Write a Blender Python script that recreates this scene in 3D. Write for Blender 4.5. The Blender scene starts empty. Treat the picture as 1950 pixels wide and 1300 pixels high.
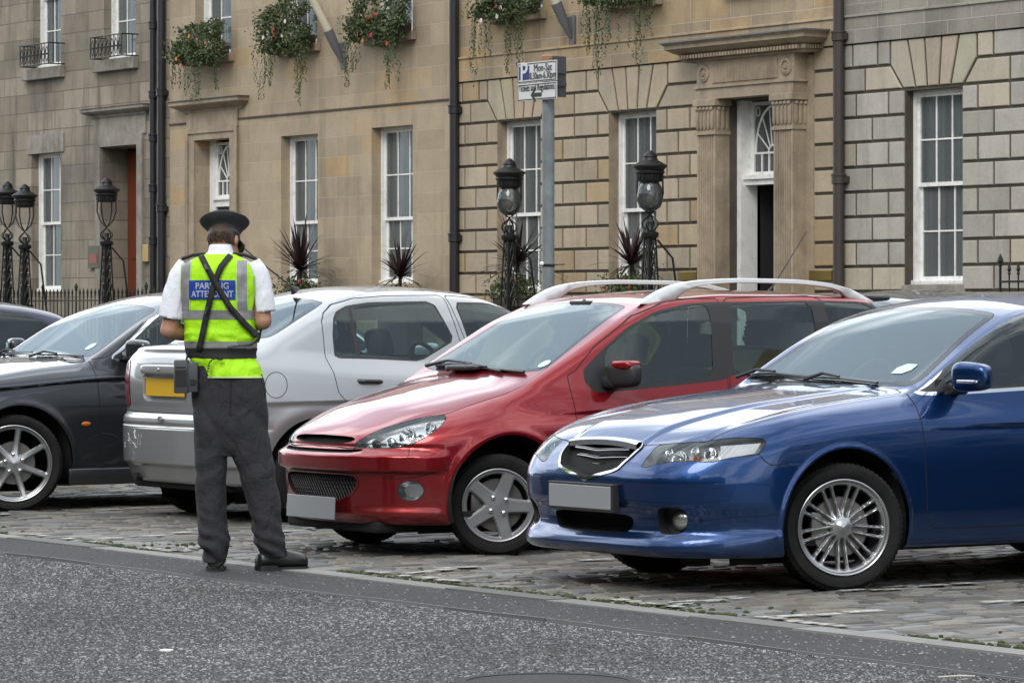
import bpy, bmesh, math, random
import numpy as np
from mathutils import Vector, Matrix, noise as mnoise
random.seed(7); RNG = np.random.default_rng(7)
SC = bpy.context.scene
COL = SC.collection

# ------------------------------------------------------------------ camera, sky, sun
F = 7000.0; CXP = 975.0; HY = 600.0; HC = 1.34; TH = math.radians(33.5)
VD = np.array([-math.cos(TH), math.sin(TH), 0.0]); RD = np.array([math.sin(TH), math.cos(TH), 0.0]); UD = np.array([0, 0, 1.0])
CP = np.array([0, 0, HC])
cam = bpy.data.cameras.new("camera"); camo = bpy.data.objects.new("camera", cam); COL.objects.link(camo)
camo.location = (0, 0, HC)
camo.rotation_euler = (math.radians(90), 0, math.atan2(VD[1], VD[0]) - math.pi / 2)
cam.sensor_width = 36.0; cam.sensor_fit = 'HORIZONTAL'
cam.lens = 36.0 * F / 1950.0
cam.shift_y = (HY - 650.0) / 1950.0
cam.clip_start = 0.5; cam.clip_end = 3000
SC.camera = camo
SC.view_settings.view_transform = 'Standard'; SC.view_settings.look = 'None'
SC.view_settings.exposure = 0.36; SC.view_settings.gamma = 1.0
try:
    SC.cycles.max_bounces = 8; SC.cycles.transparent_max_bounces = 16; SC.cycles.use_denoising = True
    SC.cycles.caustics_reflective = False; SC.cycles.caustics_refractive = False
    SC.cycles.sample_clamp_indirect = 6.0
except Exception: pass
SUN_EL = math.radians(42); SUN_AZ = math.radians(142)      # azimuth measured clockwise from +Y
w = bpy.data.worlds.new("World"); SC.world = w; w.use_nodes = True
nt = w.node_tree; nt.nodes.clear()
def wn(t, **k):
    n = nt.nodes.new(t)
    for a, b in k.items(): setattr(n, a, b)
    return n
sky = wn('ShaderNodeTexSky', sky_type='NISHITA'); sky.sun_disc = False
sky.sun_elevation = SUN_EL; sky.sun_rotation = SUN_AZ; sky.air_density = 1.0; sky.dust_density = 3.0
bg = wn('ShaderNodeBackground'); out = wn('ShaderNodeOutputWorld')
geo = wn('ShaderNodeTexCoord')
mp = wn('ShaderNodeMapping'); mp.inputs['Scale'].default_value = (1.0, 1.0, 3.2)
n1 = wn('ShaderNodeTexNoise'); n1.inputs['Scale'].default_value = 2.2; n1.inputs['Detail'].default_value = 8; n1.inputs['Roughness'].default_value = 0.55; n1.inputs['Distortion'].default_value = 0.5
cr = wn('ShaderNodeValToRGB')
cr.color_ramp.elements[0].position = 0.41; cr.color_ramp.elements[0].color = (4.4, 5.1, 6.0, 1)
cr.color_ramp.elements[1].position = 0.60; cr.color_ramp.elements[1].color = (17, 17.4, 17.6, 1)
mx = wn('ShaderNodeMixRGB'); mx.inputs['Fac'].default_value = 0.86
nt.links.new(geo.outputs['Generated'], mp.inputs[0]); nt.links.new(mp.outputs[0], n1.inputs['Vector'])
nt.links.new(n1.outputs['Fac'], cr.inputs[0]); nt.links.new(sky.outputs[0], mx.inputs['Color1']); nt.links.new(cr.outputs[0], mx.inputs['Color2'])
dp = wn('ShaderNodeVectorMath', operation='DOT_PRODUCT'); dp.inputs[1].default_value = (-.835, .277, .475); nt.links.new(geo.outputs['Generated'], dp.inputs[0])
mr = wn('ShaderNodeMapRange'); mr.inputs['From Min'].default_value = .55; mr.inputs['From Max'].default_value = 1.0; mr.inputs['To Min'].default_value = .92; mr.inputs['To Max'].default_value = 1.65; nt.links.new(dp.outputs['Value'], mr.inputs['Value'])   # brighter sky patch added where the windscreens reflect
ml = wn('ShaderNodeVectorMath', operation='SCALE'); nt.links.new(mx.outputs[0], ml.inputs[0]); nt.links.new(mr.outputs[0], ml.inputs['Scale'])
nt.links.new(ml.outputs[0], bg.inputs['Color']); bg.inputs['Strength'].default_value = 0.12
nt.links.new(bg.outputs[0], out.inputs[0])
sun = bpy.data.lights.new("sun", 'SUN'); suno = bpy.data.objects.new("sun", sun); COL.objects.link(suno)
sun.energy = 1.3; sun.angle = math.radians(28); sun.color = (1.0, 0.96, 0.9)
sd = Vector((math.sin(SUN_AZ) * math.cos(SUN_EL), math.cos(SUN_AZ) * math.cos(SUN_EL), math.sin(SUN_EL)))
suno.rotation_euler = sd.to_track_quat('Z', 'Y').to_euler()

# ------------------------------------------------------------------ small helpers
def tag(o, label=None, cat=None, group=None, kind=None):
    if label: o['label'] = label
    if cat: o['category'] = cat
    if group: o['group'] = group
    if kind: o['kind'] = kind
    return o
def thing(name, label, cat, loc=(0, 0, 0), rz=0.0, group=None):
    o = bpy.data.objects.new(name, None); COL.objects.link(o); o.empty_display_size = 0.2
    o.location = loc; o.rotation_euler = (0, 0, rz)
    return tag(o, label, cat, group)
def pxray(x, y): return VD + RD * (x - CXP) / F - UD * (y - HY) / F
def onX(x, y, X): r = pxray(x, y); return CP + r * X / r[0]
def onY(x, y, Y): r = pxray(x, y); return CP + r * Y / r[1]
def onZ(x, y, Z=0.0): r = pxray(x, y); return CP + r * (Z - HC) / r[2]

SPLIT = {'wheel_well', 'lintel', 'window_surround', 'screen_band', 'lamp_seal', 'collar', 'sill', 'door_panel', 'window_seal', 'cornice', 'string_line', 'string_course', 'wiper_arm', 'bracket', 'shut_line', 'stone_blocks', 'door_frame', 'seat', 'scroll', 'rail', 'window_frame', 'window', 'pocket_seam', 'undertray', 'latch', 'yellow_cover', 'wiper', 'rear_view_mirror', 'flowers', 'curtain'}
def pieces(V, Fc):
    n = len(V); lab = np.arange(n); V = np.asarray(V, float)
    E = np.array([(f[i], f[(i + 1) % len(f)]) for f in Fc for i in range(len(f))], dtype=np.int64)
    def comp(n, a, b):
        lab = np.arange(n)
        while True:
            m = np.minimum(lab[a], lab[b]); new = lab.copy(); np.minimum.at(new, a, m); np.minimum.at(new, b, m); new = new[new]
            if (new == lab).all(): return lab
            lab = new
    roots, isl = np.unique(comp(n, E[:, 0], E[:, 1]), return_inverse=True); k = len(roots); isl = isl.ravel()
    if k == 1 or k > 700: return None
    lo = np.full((k, 3), np.inf); hi = np.full((k, 3), -np.inf); np.minimum.at(lo, isl, V); np.maximum.at(hi, isl, V); size = (hi - lo).max(1)
    gap = np.maximum(0, np.maximum(lo[:, None] - hi[None], lo[None] - hi[:, None])); near = np.sqrt((gap ** 2).sum(2)) <= np.maximum(.02, .5 * np.maximum(size[:, None], size[None]))
    a, b = np.nonzero(np.triu(near, 1)); u, pc = np.unique(comp(k, a, b) if len(a) else np.arange(k), return_inverse=True); pc = pc.ravel()
    return None if len(u) == 1 or len(u) > 40 else pc[isl]
def link_mesh(name, V, Fc, mat, parent=None, **k):
    if name in SPLIT:
        fl = [tuple(int(i) for i in f) for f in Fc]; pc = pieces(V, fl)
        if pc is not None:
            first = None; nm = k.get('normals'); cl = k.get('cols')
            for g in np.unique(pc):
                ids = np.nonzero(pc == g)[0]; mp_ = -np.ones(len(V), int); mp_[ids] = np.arange(len(ids)); fi = [i for i, f in enumerate(fl) if pc[f[0]] == g]; kk = dict(k)
                if nm is not None: kk['normals'] = np.asarray(nm)[ids]
                if cl is not None: kk['cols'] = [cl[i] for i in fi]
                o = link_one(name, [V[i] for i in ids], [tuple(int(mp_[j]) for j in fl[i]) for i in fi], mat, parent, **kk); first = first or o
            return first
    return link_one(name, V, Fc, mat, parent, **k)
def link_one(name, V, Fc, mat, parent=None, smooth=False, normals=None, cols=None, loc=None, rot=None, auto=None):
    me = bpy.data.meshes.new(name)
    if isinstance(Fc, np.ndarray) and Fc.ndim == 2:
        n = len(Fc); k = Fc.shape[1]
        me.vertices.add(len(V)); me.vertices.foreach_set('co', np.asarray(V, dtype=np.float32).ravel())
        me.loops.add(n * k); me.loops.foreach_set('vertex_index', Fc.astype(np.int32).ravel())
        me.polygons.add(n); me.polygons.foreach_set('loop_start', np.arange(0, n * k, k, dtype=np.int32))
        me.polygons.foreach_set('loop_total', np.full(n, k, dtype=np.int32))
        me.update(calc_edges=True); me.validate()
    else:
        me.from_pydata([tuple(v) for v in V], [], [tuple(int(i) for i in f) for f in Fc]); me.update()
    if smooth or normals is not None:
        me.polygons.foreach_set('use_smooth', np.ones(len(me.polygons), dtype=bool))
    if normals is not None:
        me.normals_split_custom_set_from_vertices([tuple(n) for n in np.asarray(normals, dtype=float)])
    elif smooth and auto:
        try: me.set_sharp_from_angle(angle=math.radians(auto))
        except Exception: pass
    if cols is not None:                       # one colour per face
        at = me.color_attributes.new('tint', 'FLOAT_COLOR', 'CORNER')
        k = [len(p.vertices) for p in me.polygons]
        c = np.repeat(np.asarray(cols, dtype=np.float32), k, axis=0)
        at.data.foreach_set('color', np.concatenate([c, np.ones((len(c), 1), dtype=np.float32)], 1).ravel())
    me.materials.append(mat)
    o = bpy.data.objects.new(name, me); COL.objects.link(o)
    if parent is not None: o.parent = parent
    if loc is not None: o.location = loc
    if rot is not None: o.rotation_euler = rot
    return o

class MB:
    """collects primitive shapes, then links them as ONE mesh object"""
    def __init__(s): s.V = []; s.F = []; s.C = []; s.col = (1, 1, 1)
    def add(s, V, Fc, col=None):
        b = len(s.V); s.V += [tuple(v) for v in V]; s.F += [tuple(i + b for i in f) for f in Fc]; s.C += [col or s.col] * len(Fc); return s
    def box(s, x0, y0, z0, x1, y1, z1, col=None, bev=0.0):
        if bev <= 0:
            V = [(x0, y0, z0), (x1, y0, z0), (x1, y1, z0), (x0, y1, z0), (x0, y0, z1), (x1, y0, z1), (x1, y1, z1), (x0, y1, z1)]
            Fc = [(0, 3, 2, 1), (4, 5, 6, 7), (0, 1, 5, 4), (1, 2, 6, 5), (2, 3, 7, 6), (3, 0, 4, 7)]
            return s.add(V, Fc, col)
        bm = bmesh.new(); bmesh.ops.create_cube(bm, size=1)
        for v in bm.verts: v.co = Vector(((x0 + x1) / 2 + v.co.x * (x1 - x0), (y0 + y1) / 2 + v.co.y * (y1 - y0), (z0 + z1) / 2 + v.co.z * (z1 - z0)))
        bmesh.ops.bevel(bm, geom=list(bm.edges), offset=bev, segments=2, profile=0.5, affect='EDGES')
        bm.verts.index_update()
        s.add([v.co[:] for v in bm.verts], [[v.index for v in f.verts] for f in bm.faces], col); bm.free(); return s
    def prism(s, poly, axis, a0, a1, col=None):
        """poly: 2D points; axis 0/1/2 is the extrusion axis"""
        n = len(poly)
        def P(p, a):
            return (a, p[0], p[1]) if axis == 0 else ((p[0], a, p[1]) if axis == 1 else (p[0], p[1], a))
        V = [P(p, a0) for p in poly] + [P(p, a1) for p in poly]
        Fc = [tuple(range(n - 1, -1, -1)), tuple(range(n, 2 * n))] + [(i, (i + 1) % n, n + (i + 1) % n, n + i) for i in range(n)]
        return s.add(V, Fc, col)
    def tube(s, pts, r, n=8, col=None, caps=True, flat=None):
        pts = [Vector(p) for p in pts]; m = len(pts)
        rs = r if hasattr(r, '__len__') else [r] * m
        V = []; up = None
        for i, p in enumerate(pts):
            t = (pts[min(i + 1, m - 1)] - pts[max(i - 1, 0)]).normalized()
            if up is None: up = Vector((0, 0, 1)) if abs(t.z) < 0.9 else Vector((1, 0, 0))
            a = t.cross(up).normalized(); b = a.cross(t).normalized(); up = b
            for k in range(n):
                an = 2 * math.pi * k / n
                fa = flat if flat else 1.0
                V.append(p + a * math.cos(an) * rs[i] + b * math.sin(an) * rs[i] * fa)
        Fc = [(i * n + k, i * n + (k + 1) % n, (i + 1) * n + (k + 1) % n, (i + 1) * n + k) for i in range(m - 1) for k in range(n)]
        if caps: Fc += [tuple(range(n - 1, -1, -1)), tuple(range((m - 1) * n, m * n))]
        return s.add(V, Fc, col)
    def lathe(s, prof, n=24, c=(0, 0, 0), axis=2, col=None, close=False, caps=True):
        """prof: (radius, height) pairs"""
        V = []; m = len(prof)
        for (r, h) in prof:
            for k in range(n):
                a = 2 * math.pi * k / n; u, v = r * math.cos(a), r * math.sin(a)
                V.append((c[0] + u, c[1] + v, c[2] + h) if axis == 2 else ((c[0] + h, c[1] + u, c[2] + v) if axis == 0 else (c[0] + v, c[1] + h, c[2] + u)))
        Fc = [(i * n + k, i * n + (k + 1) % n, (i + 1) * n + (k + 1) % n, (i + 1) * n + k) for i in range(m - 1) for k in range(n)]
        if close: Fc += [((m - 1) * n + k, (m - 1) * n + (k + 1) % n, (k + 1) % n, k) for k in range(n)]
        elif caps:
            if prof[0][0] > 1e-6: Fc.append(tuple(range(n - 1, -1, -1)))
            if prof[-1][0] > 1e-6: Fc.append(tuple(range((m - 1) * n, m * n)))
        return s.add(V, Fc, col)
    def ball(s, c, r, n=12, m=8, col=None):
        rr = r if hasattr(r, '__len__') else (r, r, r)
        V = [(c[0] + rr[0] * math.sin(math.pi * j / m) * math.cos(2 * math.pi * k / n), c[1] + rr[1] * math.sin(math.pi * j / m) * math.sin(2 * math.pi * k / n), c[2] - rr[2] * math.cos(math.pi * j / m)) for j in range(m + 1) for k in range(n)]
        Fc = [(j * n + k, j * n + (k + 1) % n, (j + 1) * n + (k + 1) % n, (j + 1) * n + k) for j in range(m) for k in range(n)]
        return s.add(V, Fc, col)
    def superbox(s, c, size, e=0.35, n=20, m=14, rot=None, taper=None, col=None):
        """rounded box (superellipsoid)"""
        def sp(v, p): return math.copysign(abs(v) ** p, v)
        V = []
        for j in range(m + 1):
            ph = -math.pi / 2 + math.pi * j / m
            for k in range(n):
                th = 2 * math.pi * k / n
                p = Vector((sp(math.cos(ph), e) * sp(math.cos(th), e), sp(math.cos(ph), e) * sp(math.sin(th), e), sp(math.sin(ph), e)))
                if taper: p = Vector(taper(p))
                p = Vector((p.x * size[0] / 2, p.y * size[1] / 2, p.z * size[2] / 2))
                if rot is not None: p = rot @ p
                V.append(p + Vector(c))
        Fc = [(j * n + k, j * n + (k + 1) % n, (j + 1) * n + (k + 1) % n, (j + 1) * n + k) for j in range(m) for k in range(n)]
        return s.add(V, Fc, col)
    def build(s, name, mat, parent=None, smooth=False, auto=35, tint=False, **k):
        return link_mesh(name, s.V, s.F, mat, parent, smooth=smooth, auto=auto, cols=s.C if tint else None, **k)

# ------------------------------------------------------------------ materials
MAT = {}
def mat(name, col=(0.5, 0.5, 0.5), rough=0.6, metal=0.0, **k):
    m = bpy.data.materials.new(name); m.use_nodes = True; b = m.node_tree.nodes['Principled BSDF']
    b.inputs['Base Color'].default_value = (*col, 1); b.inputs['Roughness'].default_value = rough; b.inputs['Metallic'].default_value = metal
    for a, v in k.items(): b.inputs[a.replace('_', ' ')].default_value = v
    MAT[name] = m; return m
def N(m, t, **k):
    n = m.node_tree.nodes.new(t)
    for a, b in k.items():
        if a in n.inputs: n.inputs[a].default_value = b
        else: setattr(n, a, b)
    return n
def L(m, a, b): m.node_tree.links.new(a, b)
def BS(m): return m.node_tree.nodes['Principled BSDF']
def coords(m, kind='Object', scale=(1, 1, 1), rot=(0, 0, 0)):
    tc = N(m, 'ShaderNodeTexCoord'); mpn = N(m, 'ShaderNodeMapping')
    mpn.inputs['Scale'].default_value = scale; mpn.inputs['Rotation'].default_value = rot
    L(m, tc.outputs[kind], mpn.inputs[0]); return mpn.outputs[0]
def ramp(m, src, stops):
    r = N(m, 'ShaderNodeValToRGB'); e = r.color_ramp.elements
    while len(e) < len(stops): e.new(0.5)
    for i, (p, c) in enumerate(stops):
        e[i].position = p; e[i].color = (*c, 1) if hasattr(c, '__len__') else (c, c, c, 1)
    L(m, src, r.inputs[0]); return r.outputs[0]
def noisetex(m, vec, scale, detail=4, rough=0.55, dist=0.0):
    n = N(m, 'ShaderNodeTexNoise'); n.inputs['Scale'].default_value = scale; n.inputs['Detail'].default_value = detail
    n.inputs['Roughness'].default_value = rough; n.inputs['Distortion'].default_value = dist; L(m, vec, n.inputs['Vector']); return n.outputs['Fac']
def mixc(m, fac, a, b, mode='MIX'):
    n = N(m, 'ShaderNodeMixRGB'); n.blend_type = mode
    for s, i in ((fac, 0), (a, 1), (b, 2)):
        if isinstance(s, (int, float)): n.inputs[i].default_value = s
        elif isinstance(s, tuple): n.inputs[i].default_value = (*s, 1)
        else: L(m, s, n.inputs[i])
    return n.outputs[0]
def bump(m, h, strength=0.3, dist=0.01):
    b = N(m, 'ShaderNodeBump'); b.inputs['Strength'].default_value = strength; b.inputs['Distance'].default_value = dist
    L(m, h, b.inputs['Height']); L(m, b.outputs[0], BS(m).inputs['Normal'])
def math_(m, op, a, b=0.0, c=None, clamp=False):
    n = N(m, 'ShaderNodeMath', operation=op); n.use_clamp = clamp
    for i, s in enumerate((a, b) if c is None else (a, b, c)):
        if isinstance(s, (int, float)): n.inputs[i].default_value = s
        else: L(m, s, n.inputs[i])
    return n.outputs[0]
def glass(name, tint=(0.75, 0.85, 0.82), refl=1.5, dark=1.0, film=0.0):
    """thin pane: fresnel reflection over a tinted see-through layer, with a pale diffuse haze mixed in to brighten the pane"""
    m = bpy.data.materials.new(name); m.use_nodes = True; t = m.node_tree; t.nodes.clear()
    o = N(m, 'ShaderNodeOutputMaterial'); tr = N(m, 'ShaderNodeBsdfTransparent'); gl = N(m, 'ShaderNodeBsdfGlossy')
    gl.inputs['Roughness'].default_value = 0.015; gl.inputs['Color'].default_value = (0.90, 0.99, 1, 1)
    tr.inputs['Color'].default_value = (*[c * dark for c in tint], 1)
    fr = N(m, 'ShaderNodeFresnel'); fr.inputs['IOR'].default_value = refl
    mx = N(m, 'ShaderNodeMixShader'); L(m, fr.outputs[0], mx.inputs[0]); L(m, tr.outputs[0], mx.inputs[1]); L(m, gl.outputs[0], mx.inputs[2])
    last = mx.outputs[0]
    if film > 0:
        df = N(m, 'ShaderNodeBsdfDiffuse'); df.inputs['Color'].default_value = (0.5, 0.55, 0.56, 1)
        m2 = N(m, 'ShaderNodeMixShader'); m2.inputs[0].default_value = film
        L(m, last, m2.inputs[1]); L(m, df.outputs[0], m2.inputs[2]); last = m2.outputs[0]
    L(m, last, o.inputs[0]); MAT[name] = m; return m
def paint(name, col, metal=0.35, rough=0.32, flake=0.06, coat=1.0, dirt=0.25):
    m = mat(name, col, rough, metal); b = BS(m)
    b.inputs['Coat Weight'].default_value = coat; b.inputs['Coat Roughness'].default_value = 0.025; b.inputs['Coat IOR'].default_value = 1.46
    v = coords(m); f = noisetex(m, v, 900, 1); lo = noisetex(m, v, 2.2, 5, 0.6)
    c = mixc(m, math_(m, 'MULTIPLY', f, flake * 4), col, tuple(min(1, x * 1.7 + 0.02) for x in col))
    low = N(m, 'ShaderNodeSeparateXYZ'); L(m, v, low.inputs[0])
    dz = ramp(m, low.outputs[2], [(0.12, 1.0), (0.5, 0.0)])     # road grime low on the sills, an uneven film
    dm = math_(m, 'MULTIPLY', math_(m, 'MULTIPLY', dz, lo), dirt)
    c2 = mixc(m, dm, c, (0.13, 0.12, 0.11)); L(m, c2, b.inputs['Base Color'])
    L(m, math_(m, 'ADD', math_(m, 'MULTIPLY', dm, 0.9), 0.02), b.inputs['Coat Roughness'])
    return m
paint('paint_blue', (0.002, 0.034, 0.135), 0.80, 0.30)
paint('paint_red', (0.235, 0.002, 0.006), 0.65, 0.32)
paint('paint_silver', (0.39, 0.40, 0.41), 0.75, 0.40, dirt=0.5)
paint('paint_black', (0.022, 0.025, 0.030), 0.5, 0.36, dirt=0.4)
paint('paint_navy', (0.010, 0.012, 0.045), 0.4, 0.35)
mat('black_plastic', (0.022, 0.022, 0.024), 0.45); mat('rubber', (0.010, 0.010, 0.010), 0.75, 0, Specular_IOR_Level=0.25)
mat('gap', (0.006, 0.006, 0.006), 0.8); mat('dark_cavity', (0.008, 0.008, 0.009), 0.85)
mat('gloss_black', (0.012, 0.012, 0.014), 0.12)
mat('chrome', (0.75, 0.76, 0.78), 0.10, 1.0); mat('alloy', (0.42, 0.43, 0.44), 0.28, 0.85); mat('alloy_matt', (0.30, 0.31, 0.32), 0.38, 0.6)
mat('rail_silver', (0.72, 0.74, 0.75), 0.35, 0.4)
mat('disc_metal', (0.16, 0.15, 0.14), 0.45, 0.8); mat('lamp_metal', (0.7, 0.71, 0.72), 0.16, 1.0)
mat('amber', (0.55, 0.13, 0.01), 0.2); mat('red_lens', (0.25, 0.01, 0.012), 0.15, Coat_Weight=1.0)
mat('plate_white', (0.27, 0.285, 0.30), 0.4); mat('plate_yellow', (0.60, 0.36, 0.01), 0.4)
mat('seat_dark', (0.035, 0.037, 0.040), 0.85); mat('dash', (0.045, 0.047, 0.05), 0.7); mat('trim_light', (0.25, 0.26, 0.26), 0.8)
glass('glass_screen', (0.80, 0.92, 0.90), 2.25, 0.95, film=0.02); glass('glass_side', (0.64, 0.80, 0.79), 1.7, 0.9, film=0.01)
glass('glass_lens', (0.95, 0.96, 0.97), 1.5, 1.0)
t = MAT['rubber']; vv = coords(t); bump(t, noisetex(t, vv, 120, 3), 0.15, 0.002)
L(t, ramp(t, noisetex(t, vv, 9, 4), [(0.3, 0.006), (0.75, 0.016)]), BS(t).inputs['Base Color'])
# ------------------------------------------------------------------ car bodies: an implicit surface, meshed and cut into panels
def curve(pts, n=600):
    """monotone-ish cubic through (t, value) points -> fast lookup"""
    t = np.array([p[0] for p in pts], float); v = np.array([p[1] for p in pts], float)
    h = np.diff(t); d = np.diff(v) / h; m = np.zeros_like(v)
    m[1:-1] = np.where(d[:-1] * d[1:] > 0, 2 * d[:-1] * d[1:] / (d[:-1] + d[1:] + 1e-12), 0); m[0] = d[0]; m[-1] = d[-1]
    xs = np.linspace(t[0], t[-1], n); i = np.clip(np.searchsorted(t, xs) - 1, 0, len(h) - 1)
    s = (xs - t[i]) / h[i]
    ys = (2 * s**3 - 3 * s**2 + 1) * v[i] + (s**3 - 2 * s**2 + s) * h[i] * m[i] + (-2 * s**3 + 3 * s**2) * v[i + 1] + (s**3 - s**2) * h[i] * m[i + 1]
    return lambda x: np.interp(x, xs, ys)
def smax(a, b, k): h = np.maximum(k - np.abs(a - b), 0) / k; return np.maximum(a, b) + h * h * k * 0.25
def smin(a, b, k): return -smax(-a, -b, k)
def sstep(x, a, b): s = np.clip((x - a) / (b - a), 0, 1); return s * s * (3 - 2 * s)
def bell(x, c, w): return np.exp(-((x - c) / w) ** 2)

def poly_sdf(Q, poly):
    """signed distance of 2D points Q to a closed polygon, negative inside"""
    P = np.asarray(poly, float); n = len(P); d = np.full(len(Q), 1e9); ins = np.zeros(len(Q), bool)
    for i in range(n):
        a = P[i]; b = P[(i + 1) % n]; e = b - a; w = Q - a
        t = np.clip((w @ e) / (e @ e + 1e-12), 0, 1); r = w - t[:, None] * e
        d = np.minimum(d, (r * r).sum(1))
        c1 = (a[1] <= Q[:, 1]) != (b[1] <= Q[:, 1])
        xi = a[0] + (Q[:, 1] - a[1]) * e[0] / (e[1] if abs(e[1]) > 1e-12 else 1e-12)
        ins ^= c1 & (Q[:, 0] < xi)
    return np.sqrt(d) * np.where(ins, -1, 1)
def roundpoly(p, it=2, f=0.2):
    p = [np.array(a, float) for a in p]
    for _ in range(it):
        q = []
        for i in range(len(p)):
            a, b = p[i], p[(i + 1) % len(p)]; q += [a * (1 - f) + b * f, a * f + b * (1 - f)]
        p = q
    return np.array(p)

class Sheet:
    def __init__(s, V, Nn, Fc): s.V, s.N, s.F = V, Nn, Fc
    def compact(s):
        u, inv = np.unique(s.F.ravel(), return_inverse=True)
        return Sheet(s.V[u], s.N[u], inv.reshape(-1, 3))

class CarBody:
    def __init__(s, phi, box, O, flip=False, cell=0.016):
        s.phi = phi; s.O = np.array(O, float); s.flip = flip
        s.parts = {}; s.ray_box = box
        V, Fc = s.mesh(box, cell); s.body = Sheet(V, s.normal(V), Fc)
    def mesh(s, box, cell):
        (X, y0, y1, z0, z1), (ix, iy0, iy1, iz0, iz1) = box
        nx = int(2 * X / cell) // 2 * 2; ny = int((y1 - y0) / cell); nz = int((z1 - z0) / cell)
        cell_id = {}; Vo = []; Vi = []; Fs = []; base = 0
        ux = np.linspace(0, 1, nx + 1); uy = np.linspace(0, 1, ny + 1); uz = np.linspace(0, 1, nz + 1)
        outs = []; ins_ = []; quads = []
        def face(A, B, fn):
            nonlocal base
            a, b = np.meshgrid(A, B, indexing='ij'); p = fn(a.ravel(), b.ravel())
            outs.append(p); n, m = len(A), len(B); i = np.arange(n * m).reshape(n, m)
            q = np.stack([i[:-1, :-1], i[1:, :-1], i[1:, 1:], i[:-1, 1:]], -1).reshape(-1, 4) + base
            quads.append(q); base += n * m
        one = lambda a: np.ones_like(a)
        face(ux, uz, lambda a, b: np.stack([a, 0 * a, b], 1)); face(ux[::-1], uz, lambda a, b: np.stack([a, one(a), b], 1))
        face(uy[::-1], uz, lambda a, b: np.stack([0 * a, a, b], 1)); face(uy, uz, lambda a, b: np.stack([one(a), a, b], 1))
        face(ux, uy, lambda a, b: np.stack([a, b, one(a)], 1)); face(ux[::-1], uy, lambda a, b: np.stack([a, b, 0 * a], 1))
        U = np.concatenate(outs); Q = np.concatenate(quads)
        key = np.round(U * 1e5).astype(np.int64); key = key[:, 0] * 10**12 + key[:, 1] * 10**6 + key[:, 2]
        _, first, inv = np.unique(key, return_index=True, return_inverse=True)
        U = U[first]; Q = inv.ravel()[Q]
        Po = np.stack([-X + 2 * X * U[:, 0], y0 + (y1 - y0) * U[:, 1], z0 + (z1 - z0) * U[:, 2]], 1)
        Pi = np.stack([-ix + 2 * ix * U[:, 0], iy0 + (iy1 - iy0) * U[:, 1], iz0 + (iz1 - iz0) * U[:, 2]], 1)
        D = Pi - Po; Ln = np.linalg.norm(D, axis=1); D /= Ln[:, None]; t = np.zeros(len(U))
        for k in range(60):
            d = s.phi(Po + D * t[:, None]); t = np.clip(t + d * (0.75 if k < 45 else 0.6), 0, Ln)
        V = Po + D * t[:, None]
        T = np.concatenate([Q[:, [0, 1, 2]], Q[:, [0, 2, 3]]])
        return V, T
    def normal(s, V):
        e = 0.0015; g = np.zeros_like(V)
        for k in np.array([(1, -1, -1), (-1, -1, 1), (-1, 1, -1), (1, 1, 1)], float): g += k * s.phi(V + e * k)[:, None]
        return g / (np.linalg.norm(g, axis=1)[:, None] + 1e-12)
    def px(s, pts):
        """photo measurements -> points on this body's surface (car coordinates)"""
        res = []
        for (x, y) in pts:
            r = pxray(x, y); r = r / np.linalg.norm(r); o = CP - s.O
            if s.flip: o = o * [-1, -1, 1]; r = r * [-1, -1, 1]
            t0 = -(o @ r) - 3.5; ts = np.linspace(t0, t0 + 7, 700); dv = s.phi(o + r * ts[:, None])
            hit = np.nonzero(dv < 0)[0]
            if len(hit):
                lo, hi = ts[hit[0] - 1], ts[hit[0]]
                for _ in range(14):
                    t = (lo + hi) / 2
                    if s.phi((o + r * t)[None])[0] < 0: hi = t
                    else: lo = t
            else:
                t = ts[np.argmin(dv)]; p = o + r * t
                for _ in range(4): p = p - s.normal(p[None])[0] * s.phi(p[None])[0]
                res.append(p); continue
            res.append(o + r * t)
        return np.array(res)
    def field(s, pts, space='px', axis=None, sym=True, center=False, rnd=0, f=0.2):
        if space == 'px': P = s.px(pts)
        else:
            i = {'yz': (1, 2), 'xz': (0, 2), 'xy': (0, 1)}[space]; P = np.zeros((len(pts), 3)); P[:, i[0]] = [p[0] for p in pts]; P[:, i[1]] = [p[1] for p in pts]; P[:, 3 - sum(i)] = {'yz': .8, 'xz': -.9, 'xy': .9}[space]
            axis = {'yz': (1, 0, 0), 'xz': (0, -1, 0), 'xy': (0, 0, 1)}[space] if axis is None else axis
        if axis is None: axis = s.normal(P).mean(0)
        a = np.array(axis, float)
        if center: a[0] = 0
        a /= np.linalg.norm(a)
        u = np.cross([0, 0, 1.0], a); u = u if np.linalg.norm(u) > 0.1 else np.array([1.0, 0, 0]); u /= np.linalg.norm(u); v = np.cross(a, u)
        if sym and not center and P[:, 0].mean() < 0: P = P * [-1, 1, 1]; a = a * [-1, 1, 1]; u = np.cross([0, 0, 1.0], a); u = u if np.linalg.norm(u) > 0.1 else np.array([1.0, 0, 0]); u /= np.linalg.norm(u); v = np.cross(a, u)
        poly = np.stack([P @ u, P @ v], 1)
        if center: poly[0, 0] = poly[-1, 0] = 0.0; m = poly[::-1] * [-1, 1]; poly = np.concatenate([poly, m])
        if rnd: poly = roundpoly(poly, rnd, f)
        def fn(Q):
            if sym and not center: Q = np.stack([np.abs(Q[:, 0]), Q[:, 1], Q[:, 2]], 1)
            return poly_sdf(np.stack([Q @ u, Q @ v], 1), poly)
        fn.axis = a; fn.sym = sym and not center; fn.c = P.mean(0) * ([0, 1, 1] if center else [1, 1, 1]); fn.r = float(np.linalg.norm(P - P.mean(0), axis=1).max()) * (2.2 if center else 1.0) + 0.12
        fn.P = P
        return fn
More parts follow.
